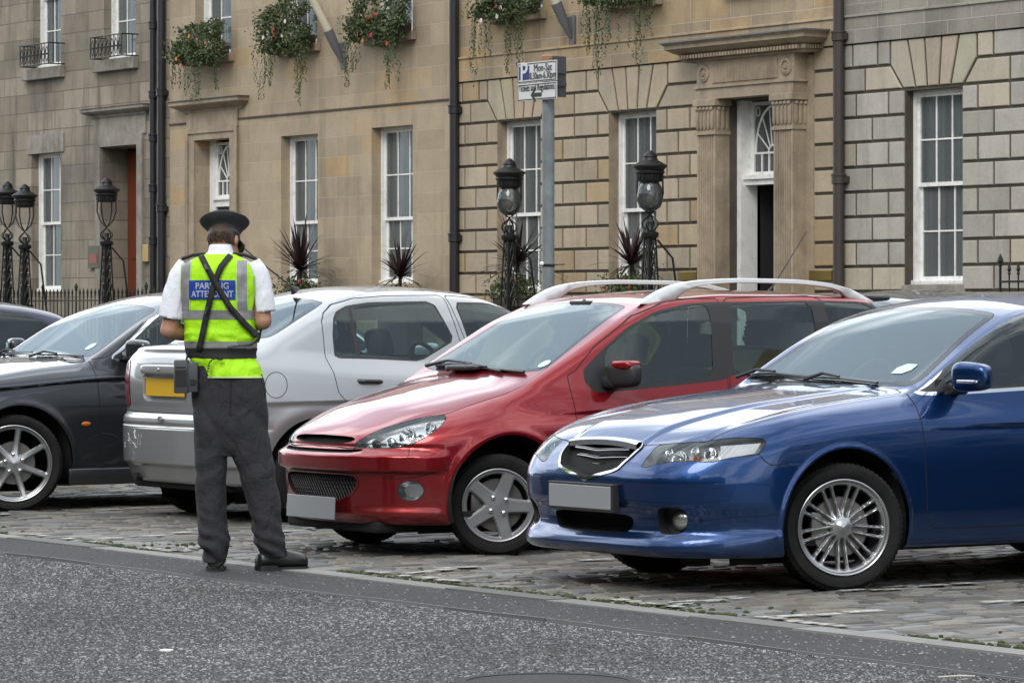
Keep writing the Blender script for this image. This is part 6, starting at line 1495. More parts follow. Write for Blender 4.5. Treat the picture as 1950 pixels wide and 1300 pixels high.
    b = MB(); b.box(-42.62, FY + .12, .55, -42.53, FY + .42, 4.44); b.box(-42.53, FY + .30, 3.36, -42.50, FY + .40, 4.44); b.box(-41.56, FY + .12, .55, -41.30, FY + .42, 4.44); b.box(-42.53, FY + .2, 3.22, -41.56, FY + .40, 3.30); b.box(-42.56, FY + .16, 3.30, -41.50, FY + .42, 3.36); b.build('door_frame', MAT['white_paint'], B3)
    fan_light(B3, -42.50, -41.56, 3.36, 4.42, FY + .30); room_box(B3, -42.5, -41.4, .5, 4.44, FY + .45, 2.2)
    # --- grey rusticated house at the right, running on out of the picture
    pal4 = [(0.356, 0.331, 0.292), (0.392, 0.365, 0.321), (0.339, 0.318, 0.283), (0.374, 0.351, 0.311), (0.398, 0.356, 0.279)]
    B4 = thing('town_house', 'grey stone house with deeply grooved blocks at the right edge, beyond the dark brown pipe', 'house', group='terraced stone houses')
    w4 = [(-38.66, -37.48, 1.75, 4.38), (-34.9, -33.7, 1.75, 4.38)]
    b = MB(); wall_cells(b, -40.06, -32.0, .3, 5.09, w4, FY, .2); b.build('wall', MAT['joint_dark'], B4)
    b = MB(); rusticate(b, -40.06, -32.0, w4, [], pal4, 77); b.build('stone_blocks', MAT['stone_tint'], B4, tint=True)
    b = MB(); b.box(-40.06, FY - .05, 5.09, -32, FY + .1, 5.44); b.prism([(FY - .05, 5.44), (FY - .075, 5.455), (FY - .07, 5.48), (FY + .02, 5.50), (FY + .02, 5.44)], 0, -40.06, -32.0); b.build('string_course', MAT['stone_up_grey'], B4)
    ug = [(-38.7, -37.4, 6.4, 8.9), (-34.9, -33.6, 6.4, 8.9), (-38.7, -37.4, 10.1, 12.2), (-34.9, -33.6, 10.1, 12.2)]
    b = MB(); wall_cells(b, -40.06, -32.0, 5.44, 13.5, ug, FY + .012, .2); b.build('upper_wall', MAT['stone_up_grey'], B4)
    for i, o in enumerate(w4 + ug): sash_window(B4, *o, FY + .13, mid=3.10 if i < 2 else None, seed=60 + i)
    b = MB(); b.box(-38.72, FY - .03, 1.63, -37.42, FY + .15, 1.75, bev=.008); b.build('sill', MAT['stone_trim_grey'], B4)
    mat('slate', (.05, .052, .058), .7)
    for B, x0, x1 in ((B1, -72, -59.72), (B2, -59.72, -50.02), (B3, -50.02, -40.06), (B4, -40.06, -32)):
        b = MB(); b.box(x0, FY - .35, 13.5, x1, FY + .3, 13.9); b.build('cornice', MAT['stone_trim'], B)
        b = MB(); b.prism([(FY, 13.9), (FY + 11, 13.9), (FY + 5.5, 16.2)], 0, x0 + .01, x1 - .01); b.build('roof', MAT['slate'], B)
        b = MB(); b.box(x0, FY + .06 + 4.6, 14.2, x0 + 1.4, FY + 6.2, 18.0); b.build('chimney', MAT['stone_trim'], B)
        b = MB(); b.box(x0, FY + 1.7, .3, x1, FY + 11, 13.6); b.build('rear_wall', MAT['stone_trim'], B)
    # the same terrace carries on beyond the picture on both sides (it shows in the paintwork), lowered so the side glass reflects sky
    for (x0, x1, nm) in ((-32, -4, 1), (-4, 30, 2), (-120, -72, 0)):
        T = thing('town_house', ['stone terrace running on to the left, outside the picture', 'stone terrace running on to the right, outside the picture', 'stone terrace farther right along the street, outside the picture'][nm], 'house', group='terraced stone houses')
        ops = [(x, x + 1.25, z, z + 2.5) for x in np.arange(x0 + 1.4, x1 - 2, 3.3) for z in (1.8, 5.6)]
        b = MB(); wall_cells(b, x0, x1, .3, 9.0, ops, FY, .25); b.box(x0, FY - .3, 9.0, x1, FY + .3, 9.3); b.prism([(FY + .3, 9.3), (FY + 11, 9.3), (FY + 5.5, 11.8)], 0, x0, x1)
        for x in np.arange(x0 + 4, x1, 9.5): b.box(x, FY + 4.4, 10, x + 1.6, FY + 6.2, 13.2)
        b.build('wall', MAT['stone_up'], T)
        b = MB()
        for a, c, d, e in ops: b.box(a, FY + .25, d, c, FY + .3, e)
        b.build('window', MAT['gloss_black'], T)
    # --- rainwater pipes
    def pipe(px, y_, r, m, lab, grp=None, joints=()):
        c = onY(px, 300, y_); p = thing('drainpipe', lab, 'drainpipe', (c[0], y_, .5), group=grp); b = MB(); b.lathe([(r, 0), (r, 12.9)], 18); b.build('pipe', MAT[m], p, smooth=True, auto=40)
        b = MB()
        for j in joints:
            z = onY(px, j, y_)[2] - .5; b.lathe([(r, -.08), (r + .02, -.07), (r + .02, .03), (r + .03, .035), (r + .03, .06), (r, .07)], 18, (0, 0, z), caps=False); b.box(-r - .05, .0, z - .06, r + .05, FY - y_, z + .03)
        b.build('collar', MAT[m], p, smooth=True, auto=40)
    pipe(291, FY - .09, .062, 'pipe_black', 'black drainpipe at the joint of the sooty and tan houses, left one of the pair', 'black drainpipes', (48, 180, 262, 358, 458)); pipe(307, FY - .09, .072, 'pipe_black', 'thicker black drainpipe between the sooty and tan houses, right one of the pair', 'black drainpipes', (176, 396))
    pipe(865, FY - .10, .080, 'pipe_black', 'single black drainpipe between the smooth tan house and the grooved tan house', 'black drainpipes', (208, 452)); pipe(1597, FY - .12, .080, 'pipe_brown', 'dark brown drainpipe between the tan house with columns and the grey house', None, (68, 340))
    # --- plaques
    def plaque(pts, m, lab, frame=None):
        (x0, y0), (x1, y1) = pts; a, c = onY(x0, y0, FY - .05), onY(x1, y1, FY - .05); b = MB(); b.box(a[0], FY - .075, c[2], c[0], FY - .02, a[2], bev=.006); o = b.build('wall_plaque', m, smooth=False); tag(o, lab, 'plaque', 'plaques beside the doors')
        if frame: b = MB(); w_, h_ = c[0] - a[0], a[2] - c[2]; b.box(a[0] + w_ * .15, FY - .082, c[2] + h_ * .2, c[0] - w_ * .15, FY - .0755, c[2] + h_ * .62); b.build('inset', frame, o)
    mat('plaque_green', (.06, .07, .045), .5); mat('plaque_red', (.22, .05, .025), .5)
    plaque(((169, 468), (190, 510)), MAT['plaque_green'], 'dull green plaque with a red panel, left of the sooty doorway', MAT['plaque_red']); plaque(((1296, 517), (1328, 534)), MAT['brass'], 'small brass plaque left of the columned doorway'); plaque(((1543, 515), (1586, 534)), MAT['brass'], 'brass plaque right of the columned doorway, beside the brown pipe'); plaque(((273, 466), (285, 498)), MAT['brass'], 'narrow brass plaque right of the sooty doorway')
    c = onY(1203, 470, FY + .13); b = MB(); b.box(c[0], FY + .10, c[2] - .18, c[0] + .10, FY + .105, c[2] + .12); tag(b.build('paper_notice', MAT['paper']), 'white paper notice stuck inside the window behind the spiky plant left of the doorway', 'notice')
    # opposite side of the street: trees of the square's garden and houses (seen only as reflections)
    mat('hedge', (.035, .055, .02), .9); rg = random.Random(9); b = MB()
    for x in np.arange(-120, 60, 4.5):
        h = rg.uniform(11, 17); b.superbox((x + rg.uniform(-1, 1), -17 + rg.uniform(-2, 2), h * .55), (rg.uniform(5, 8), 6, h * .9), .8, 10, 8)
    V = [tuple(np.array(v) + np.array([mnoise.noise(Vector(v) * .9) * .9, mnoise.noise(Vector(v) * .7 + Vector((5, 0, 0))) * .8, mnoise.noise(Vector(v) * .8 + Vector((0, 7, 0))) * 1.0])) for v in b.V]
    o = link_mesh('garden_trees', V, b.F, MAT['hedge']); tag(o, kind='stuff')
    b = MB(); b.box(-130, -52, 0, 80, -44, 13); tag(b.build('far_terrace', MAT['stone_up']), 'long stone terrace across the garden square, behind the viewer', 'house')
# ------------------------------------------------------------------ street furniture and plants
def text_mesh(s, size, mat_, parent, loc, rot=(math.radians(90), 0, 0), align='CENTER', bold=0.0, name='lettering', xs=1.0, sp=1.0):
    cu = bpy.data.curves.new(name, 'FONT'); cu.body = s; cu.size = size; cu.align_x = align; cu.align_y = 'CENTER'; cu.extrude = .0012; cu.offset = bold; cu.space_character = sp
    cu.resolution_u = 4; tmp = bpy.data.objects.new('tmp', cu); COL.objects.link(tmp); me = bpy.data.meshes.new_from_object(tmp.evaluated_get(bpy.context.evaluated_depsgraph_get())); bpy.data.objects.remove(tmp); bpy.data.curves.remove(cu)
    me.name = name; me.materials.clear(); me.materials.append(mat_); o = bpy.data.objects.new(name, me); COL.objects.link(o); o.parent = parent; o.location = loc; o.rotation_euler = rot; o.scale = (xs, 1, 1); return o
def build_sign():
    Y = 19.0; c = onY(1044, 300, Y); X = c[0]; base = -.02 + max(0, (Y - 17) / 10 * .55)
    S = thing('sign_post', 'grey steel post carrying the white parking sign, standing behind the red car', 'sign post', (X, Y, base)); mat('post_grey', (.17, .20, .21), .5); mat('sign_white', (.62, .63, .62), .4); mat('sign_black', (.015, .015, .015), .5); mat('sign_blue', (.012, .03, .16), .4); mat('sign_back', (.05, .055, .06), .5); mat('wood_cap', (.30, .17, .09), .7)
    m = MAT['post_grey']; L(m, ramp(m, noisetex(m, coords(m), 5, 6, .7), [(.35, (.13, .155, .165)), (.65, (.20, .23, .24))]), BS(m).inputs['Base Color'])
    zt = onY(1044, 118, Y)[2] - base; b = MB(); b.lathe([(.058, 0), (.058, zt)], 24); b.build('post', m, S, smooth=True, auto=40)
    b = MB(); b.lathe([(.062, zt), (.064, zt + .05), (.05, zt + .065), (0, zt + .068)], 20); b.build('cap', MAT['wood_cap'], S, smooth=True, auto=40)
    a0, a1, zt1, zb = onY(986, 122, Y - .08)[0] - X, onY(1061, 113, Y - .08)[0] - X, onY(1024, 118, Y - .08)[2] - base, onY(1024, 191, Y - .08)[2] - base
    H_ = zt1 - zb; W_ = a1 - a0; zm = zb + H_ * .46
    for nm, z0, z1 in (('upper_panel', zm + .004, zt1), ('lower_panel', zb, zm - .004)):
        b = MB(); b.box(a0, -.085, z0, a1, -.078, z1, bev=.003); o = b.build('sign_panel', MAT['sign_white'], S)
        e = .008; b = MB()
        for q in ((a0 + e, z0 + e, a1 - e, z0 + 2 * e), (a0 + e, z1 - 2 * e, a1 - e, z1 - e), (a0 + e, z0 + 2 * e, a0 + 2 * e, z1 - 2 * e), (a1 - 2 * e, z0 + 2 * e, a1 - e, z1 - 2 * e)): b.box(q[0], -.0872, q[1], q[2], -.0855, q[3])
        b.build('border', MAT['sign_black'], o)
        if nm[0] == 'u':
            bb = MB(); bb.box(a0 + .03, -.0875, z0 + .03, a0 + .20, -.0855, z1 - .03); bb.build('blue_square', MAT['sign_blue'], o)
            text_mesh('P', .25, MAT['sign_white'], o, (a0 + .115, -.090, (z0 + z1) / 2), bold=.004); cx = (a0 + .20 + a1) / 2
            text_mesh('Mon-Sat', .098, MAT['sign_black'], o, (cx, -.089, z0 + (z1 - z0) * .68), bold=0, xs=.90); text_mesh('8.30am-6.30pm', .090, MAT['sign_black'], o, (cx, -.089, z0 + (z1 - z0) * .30), bold=0, xs=.78)
        else:
            cx = (a0 + a1) / 2; text_mesh('Tickets and Regulations', .088, MAT['sign_black'], o, (cx, -.089, z0 + (z1 - z0) * .74), bold=0, xs=.70)
            zc = z0 + (z1 - z0) * .32; b = MB(); b.prism([(cx - .10, zc), (cx - .03, zc + .065), (cx - .005, zc + .065), (cx - .045, zc + .018), (cx + .08, zc + .018), (cx + .08, zc - .018), (cx - .045, zc - .018), (cx - .005, zc - .065), (cx - .03, zc - .065)], 1, -.0895, -.0860); b.build('arrow', MAT['sign_black'], o)
    for z in (zb + .08, zm + .12): b = MB(); b.lathe([(.064, z), (.068, z + .005), (.068, z + .035), (.064, z + .04)], 20, caps=False); b.box(-.10, -.078, z, .10, -.06, z + .04); b.build('bracket', MAT['sign_back'], S)
    a, c2 = onY(1064, 106, Y), onY(1087, 182, Y); b = MB()                  # a second plate facing the other way
    x0, z1, z0 = .02, a[2] - base, c2[2] - base; b.box(.095, -.02, z0, .105, .13, z1, bev=.003); o = b.build('side_sign', MAT['sign_back'], S)
    b = MB(); b.box(.105, -.01, z0 + .10, .125, .12, z0 + .13); b.box(.105, -.01, z1 - .16, .125, .12, z1 - .13); b.box(.0, -.02, z1 - .17, .1, .02, z1 - .12); b.box(.0, -.02, z0 + .09, .1, .02, z0 + .14); b.build('rail', MAT['sign_back'], o)
    z = onY(1050, 505, Y)[2] - base; b = MB(); b.lathe([(.064, z - .012), (.064, z + .012)], 16, caps=False); b.tube([(-.10, -.03, z), (.30, -.02, z + .006)], .006, 5); b.build('cable_tie', MAT['iron'], S)
    b = MB(); b.ball((0, -.07, z + .015), (.025, .02, .02), 8, 6); b.build('tape', MAT['paper'], S)

def lamp_standard(px, py_top, Y, label, globe, group='iron lamp standards'):
    t = onY(px, py_top, Y); X = t[0]; base = .53; T = t[2] - base
    o = thing('lamp_standard', label, 'lamp', (X, Y, base), group=group); b = MB(); z1 = T - 1.18
    # openwork tapering pedestal
    for a in (0, math.pi / 2, math.pi, 3 * math.pi / 2):
        b.tube([(.15 * math.cos(a + .78), .15 * math.sin(a + .78), 0), (.13 * math.cos(a + .78), .13 * math.sin(a + .78), z1 * .5), (.075 * math.cos(a + .78), .075 * math.sin(a + .78), z1)], .014, 6)
    for k in range(9):
        z = z1 * (k + .5) / 9; r = (.145 - .07 * (k / 9)) * .72
        for s in range(4):
            a = s * math.pi / 2; c = Vector((r * math.cos(a), r * math.sin(a), z)); tt = Vector((-math.sin(a), math.cos(a), 0))
            if k < 4: b.tube([c + tt * .05 * math.cos(q) + Vector((0, 0, .09 * math.sin(q))) for q in np.linspace(0, 2 * math.pi, 9)], .008, 4)
            else: b.tube([c + tt * .06 * (1 - k / 14) - Vector((0, 0, .10)), c - tt * .06 * (1 - k / 14) + Vector((0, 0, .10))], .008, 4); b.tube([c - tt * .06 * (1 - k / 14) - Vector((0, 0, .10)), c + tt * .06 * (1 - k / 14) + Vector((0, 0, .10))], .008, 4)
    b.box(-.15, -.15, 0, .15, .15, .10); b.box(-.12, -.12, z1 * .46, .12, .12, z1 * .49); b.lathe([(.05, 0), (.035, z1)], 8)
    b.lathe([(.10, z1 - .02), (.12, z1), (.12, z1 + .05), (.07, z1 + .07), (.045, z1 + .10), (.045, z1 + .20)], 16)
    for s in range(4):                                             # scrolls under the lantern
        a = s * math.pi / 2 + .5; dx, dy = math.cos(a), math.sin(a)
        b.tube([(dx * (.05 + .075 * math.sin(q)), dy * (.05 + .075 * math.sin(q)), z1 + .08 + .24 * q / 4.2) for q in np.linspace(0, 4.2, 12)], .012, 5)
    b.tube([(.10, .05, z1 - .05), (.22, .22, z1 - .30), (.30, .42, -.0)], .018, 6)      # back stay
    b.build('pedestal', MAT['iron'], o, smooth=True, auto=50)
    zg = z1 + .34; b = MB()
    for s in range(2 if globe else 4):                             # hoop holding the lantern
        a = s * math.pi / (1 if globe else 2) + .6; dx, dy = math.cos(a), math.sin(a)
        b.tube([(dx * .03, dy * .03, zg - .02), (dx * .13, dy * .13, zg + .08), (dx * .19, dy * .19, zg + .25), (dx * .18, dy * .18, zg + .52)], .013, 6)
    b.build('hoop', MAT['iron'], o, smooth=True)
    if globe:
        b = MB(); b.lathe([(.0, zg), (.08, zg + .01), (.145, zg + .06), (.178, zg + .14), (.185, zg + .22), (.17, zg + .32), (.12, zg + .40)], 28, caps=False); b.build('globe', MAT['globe_glass'], o, smooth=True, auto=80)
        b = MB(); b.ball((0, 0, zg + .16), (.05, .05, .08), 12, 8); b.build('bulb', MAT['bulb_glass'], o, smooth=True)
    b = MB(); b.lathe([(r_ * (.80 if r_ > .06 else 1), z_) for r_, z_ in [(.15, zg + .40), (.20, zg + .41), (.215, zg + .43), (.215, zg + .50), (.25, zg + .52), (.255, zg + .54), (.235, zg + .56), (.275, zg + .60), (.30, zg + .615), (.30, zg + .63), (.20, zg + .675), (.14, zg + .70), (.12, zg + .735), (.125, zg + .75), (.105, zg + .785), (.05, zg + .81), (.03, zg + .83), (0, zg + .835)]], 28)
    for k in range(20): a = k * math.pi / 10; b.box(.175 * math.cos(a) - .008, .175 * math.sin(a) - .008, zg + .435, .175 * math.cos(a) + .008, .175 * math.sin(a) + .008, zg + .495)
    b.build('lantern_cap', MAT['iron'], o, smooth=True, auto=35); return o

def railing(x0, x1, Y, z, h, label, step=.15, post=9):
    n = int((x1 - x0) / step); g = thing('railing', label, 'railing', (x0, Y, z), group='iron railings')
    b = MB(); b.box(0, -.018, h - .24, x1 - x0, .018, h - .215); b.box(0, -.018, .12, x1 - x0, .018, .145); b.build('rail', MAT['iron'], g)
    for k in range(n + 1):
        x = k * step; q = MB(); big = k % post == 0; r = .016 if big else .010; hh = h + (.10 if big else 0)
        q.tube([(x, 0, 0), (x, 0, hh - .13)], r, 6); q.lathe([(r * 1.2, 0), (r * 2.0, .015), (r * 1.2, .03), (r * 1.4, .04), (r * 2.4, .06), (r * 1.5, .10), (0, .15)], 8, (x, 0, hh - .15)); q.build('baluster', MAT['iron'], g)

def leaf_mat(name, c0, c1, rough=.6):
    m = mat(name, c0, rough); oi = N(m, 'ShaderNodeVertexColor'); oi.layer_name = 'tint'; sp = N(m, 'ShaderNodeSeparateColor'); L(m, oi.outputs[0], sp.inputs[0])
    L(m, ramp(m, sp.outputs[0], [(0, c0), (1, c1)]), BS(m).inputs['Base Color']); return m
def leaves(b, pts, size, rg, up=.3, asp=.7):
    for p in pts:
        s = size * rg.uniform(.6, 1.25); n = Vector((rg.gauss(0, 1), rg.gauss(0, 1) - .6, rg.gauss(0, 1) + up)).normalized(); u = n.orthogonal().normalized(); u = Matrix.Rotation(rg.uniform(0, 6.28), 3, n) @ u; v = n.cross(u)
        P = Vector(p); c = rg.random(); b.add([P - u * s, P - v * s * asp * .8 + n * s * .2, P + u * s, P + v * s * asp * .8 + n * s * .2], [(0, 1, 2, 3)], (c, c, c))
def flower_box(x0, x1, z, label, flowers, trails, seed, h=.55, drop=.6):
    rg = random.Random(seed); W_ = x1 - x0; o = thing('flower_box', label, 'flower box', (x0, FY, z), group='flower boxes on the sills')
    b = MB(); b.box(.12, -.22, 0, W_ - .22, -.04, .16, bev=.01); b.build('trough', MAT['trough'], o)
    b = MB(); pts = []
    for _ in range(5200):
        t = rg.random(); x = W_ * t; y = -.10 - abs(rg.gauss(0, .13)); bulge = .62 + .38 * math.sin(math.pi * t) * (1 + .35 * math.sin(t * 9 + seed))
        z_ = .12 + rg.uniform(-.30, h) * bulge; y -= .12 * math.sin(math.pi * min(1, max(0, (z_ + .3) / (h + .3)))); 
        if mnoise.noise(Vector((x * 3.2, seed, z_ * 3.2))) < -.14: continue
        pts.append((x + rg.gauss(0, .04), y, z_))
    leaves(b, pts, .034, rg)
    for (tx, ln) in trails:
        for s in range(6):
            x = W_ * tx + rg.gauss(0, .05); y = -.36 + rg.gauss(0, .05); l = ln * rg.uniform(.55, 1.05); n = int(l / .016); ph = rg.uniform(0, 6)
            leaves(b, [(x + .035 * math.sin(ph + k * .12) + rg.gauss(0, .016), y + rg.gauss(0, .012), -.05 - k * .016) for k in range(n)], .021, rg)
    b.build('foliage', MAT['box_leaf'], o, tint=True)
    for kind, n in flowers:
        q = MB()
        for _ in range(n):
            t = rg.random(); p = Vector((W_ * (.15 + .7 * t), -.34 - rg.uniform(0, .14), .05 + rg.uniform(-.25, h * .6)))
            for k in range(6): a = k * 1.047 + rg.random(); q.ball(tuple(p + Vector((math.cos(a) * .022, -.005, math.sin(a) * .022))), (.019, .009, .019), 6, 4)
        q.build('flowers', MAT[kind], o, smooth=True)
    return o
def spiky_plant(px, py, Y, R, label, seed, tilt=.5, n=84, shrub=True):
    rg = random.Random(seed); c = onY(px, py, Y); o = thing('spiky_plant', label, 'plant', (c[0], Y, c[2] - .15), group='purple cordylines at the windows')
    b = MB()
    for k in range(n):
        a = rg.uniform(0, 2 * math.pi); el = rg.uniform(-.1, 1.45); l = R * rg.uniform(.65, 1.1); w_ = rg.uniform(.022, .036); d = Vector((math.cos(a) * math.cos(el), math.sin(a) * math.cos(el), math.sin(el))); s = d.cross(Vector((0, 0, 1))).normalized() if abs(d.z) < .99 else Vector((1, 0, 0))
        V = []; m = 6
        for i in range(m + 1):
            t = i / m; p = Vector((0, 0, .15)) + d * l * t - Vector((0, 0, 1)) * (l * .28 * t * t * math.cos(el)); ww = w_ * (1 - t) ** .6 * (.5 + min(1, t * 4) * .5) + .001; V += [p - s * ww, p + s * ww]
        cc = rg.random(); b.add(V, [(2 * i, 2 * i + 1, 2 * i + 3, 2 * i + 2) for i in range(m)], (cc, cc, cc))
    b.build('blades', MAT['cordyline'], o, tint=True)
    b = MB(); b.lathe([(.03, -.3), (.03, .18)], 8); b.build('stem', MAT['trough'], o)
    if shrub:
        b = MB(); pts = []
        for _ in range(1500):
            x, y, z = rg.gauss(0, .24), rg.gauss(0, .12) - .05, -.18 + rg.gauss(0, .10)
            pts.append((x, y, z))
        leaves(b, pts, .030, rg); b.build('foliage', MAT['box_leaf'], o, tint=True)
        b = MB(); b.box(-.50, -.17, -.34, .50, .17, -.28, bev=.01); b.box(-.46, -.15, .53 - (c[2] - .15), .46, .15, -.32, bev=.01); b.build('planter', MAT['trough'], o)
        q = MB()
        for _ in range(3): q.ball((rg.gauss(0, .3), -.2, -.15 + rg.gauss(0, .08)), (.03, .02, .03), 6, 4)
        q.build('flowers', MAT['fl_red'], o, smooth=True)
def flagpole(px, py, label, l=3.2):
    c = onY(px, py, FY); o = thing('flagpole', label, 'flagpole', (c[0], FY, c[2]), group='wall flagpoles'); d = Vector((-.03, -.50, .866)).normalized()
    b = MB(); b.box(-.07, -.03, -.12, .07, 0, .34, bev=.005); b.tube([(0, -.04, 0), tuple(d * .30 + Vector((0, -.02, 0))), tuple(d * .60)], [.03, .075, .088], 12); b.prism([(-.02, -.05), (-.02, .32), (-.16, .30)], 0, -.012, .012); b.build('bracket', MAT['lead'], o, smooth=True, auto=40)
    b = MB(); b.tube([tuple(d * .55), tuple(d * l)], [.066, .05], 14); b.build('pole', MAT['cream'], o, smooth=True, auto=60)
def build_furniture():
    glass('globe_glass', (.50, .48, .44), 1.6, .8, film=.07); mat('bulb_glass', (.3, .29, .27), .3); mat('trough', (.045, .03, .022), .8); mat('cream', (.62, .58, .44), .45)
    leaf_mat('box_leaf', (.020, .036, .012), (.10, .135, .045)); leaf_mat('cordyline', (.012, .007, .008), (.045, .018, .020), .4)
    mat('fl_red', (.55, .015, .012), .6); mat('fl_orange', (.65, .22, .02), .6); mat('fl_white', (.65, .60, .58), .6); mat('fl_pink', (.6, .12, .14), .6)
    build_sign()
    lamp_standard(970, 301, 29.6, 'black iron lamp with a glass globe, just left of the grey sign post', True); lamp_standard(1238, 286, 29.4, 'black iron lamp with a glass globe, left of the columned doorway', True)
    lamp_standard(203, 338, 29.8, 'black iron lamp without a globe, in front of the sooty doorway', False); lamp_standard(47, 350, 29.8, 'black iron lamp without a globe, right one of the two at far left', False); lamp_standard(14, 345, 29.9, 'black iron lamp without a globe, leftmost of all', False)
    railing(-66.5, -53.8, 30.1, .53, 1.30, 'black spiked iron railings in front of the sooty house at the left'); railing(-32.02, -28.0, 27.9, .53, 1.42, 'black spear-topped railing tips showing over the blue car at the right edge', .155)
    flower_box(-58.98, -57.20, 5.98, 'flower box with orange and pink flowers over the left doorway cornice', [('fl_orange', 5), ('fl_pink', 2)], [(.05, .5), (.3, .75), (.55, .95), (.9, .6)], 1)
    flower_box(-55.85, -54.15, 5.98, 'flower box with white and red flowers, middle one of the smooth tan house', [('fl_white', 4), ('fl_red', 2)], [(.08, 1.0), (.3, .7), (.8, 1.1), (.95, .7)], 2, .75); flower_box(-52.82, -51.05, 5.98, 'flower box with bright red flowers beside the single black drainpipe', [('fl_red', 7), ('fl_orange', 1)], [(.05, .8), (.15, .6), (.72, .9), (.88, .8)], 3, .75)
    flower_box(-49.0, -47.25, 6.12, 'trailing flower box above the left window of the grooved tan house', [('fl_white', 3), ('fl_red', 1)], [(.08, 1.1), (.2, .8), (.62, .95), (.8, 1.0)], 4, .5); flower_box(-45.9, -44.1, 6.12, 'trailing flower box without flowers, nearest the columned doorway', [], [(.1, .8), (.25, 1.2), (.45, .9), (.75, 1.2), (.92, .7)], 5, .5)
    for a in ((572, 515, 31.35, .95, 'purple spiky plant at the left window of the smooth tan house', 11), (762, 528, 31.4, .72, 'smaller purple spiky plant at the window beside the black drainpipe', 12), (985, 508, 30.9, .95, 'purple spiky plant behind the lamp left of the sign post', 13), (1203, 505, 31.2, .80, 'purple spiky plant behind the lamp nearest the columned doorway', 14)): spiky_plant(*a)
    flagpole(655, 118, 'cream flagpole slanting out from the smooth tan house'); flagpole(1091, 72, 'cream flagpole slanting out above the parking sign')
# ------------------------------------------------------------------ the parking attendant, seen from behind
def cloth(name, col, rough=.85, weave=900, wr=.15):
    m = mat(name, col, rough); v = coords(m); c = mixc(m, .35, col, ramp(m, noisetex(m, v, 6, 5, .6), [(.3, .42), (.7, .58)]), 'OVERLAY'); L(m, c, BS(m).inputs['Base Color'])
    fold = noisetex(m, coords(m, 'Object', (1, 1, .6)), 7, 2, .4, 1.2); rid = math_(m, 'ABSOLUTE', math_(m, 'SUBTRACT', fold, .5)); h = math_(m, 'ADD', math_(m, 'MULTIPLY', noisetex(m, v, weave, 2), .04), math_(m, 'ADD', math_(m, 'MULTIPLY', rid, 1.6), math_(m, 'MULTIPLY', noisetex(m, v, 26, 3, .5, .8), .35))); bump(m, h, min(1, wr * 3.2), .020); return m
def loft(secs, n=40, m=60, wr=None, z_of=None):
    """horizontal elliptical sections (z, cx, cy, a, b) blended smoothly; wr(x, y, z, u) pushes the cloth in and out"""
    S = sorted(secs); z = [s[0] for s in S]; f = [curve([(s[0], s[k]) for s in S]) for k in range(1, 5)]
    zz = np.linspace(z[0], z[-1], m + 1); V = []
    for q in zz:
        cx, cy, a, b = (float(g(q)) for g in f)
        for k in range(n):
            u = 2 * math.pi * k / n; e = .88; cu, su = math.cos(u), math.sin(u); X = cx + a * math.copysign(abs(cu) ** e, cu); Y = cy + b * math.copysign(abs(su) ** e, su)
            d = wr(X, Y, q, u) if wr else 0; V.append((X + cu * d, Y + su * d, q))
    F_ = [(i * n + k, i * n + (k + 1) % n, (i + 1) * n + (k + 1) % n, (i + 1) * n + k) for i in range(m) for k in range(n)]
    return V, F_, f
def smooth_path(pts, rs, n=30):
    P = np.array(pts, float); d = np.concatenate([[0], np.cumsum(np.linalg.norm(np.diff(P, axis=0), axis=1))]); t = np.linspace(0, d[-1], n)
    return [tuple(float(curve(list(zip(d, P[:, k])))(q)) for k in range(3)) for q in t], [float(curve(list(zip(d, rs)))(q)) for q in t]
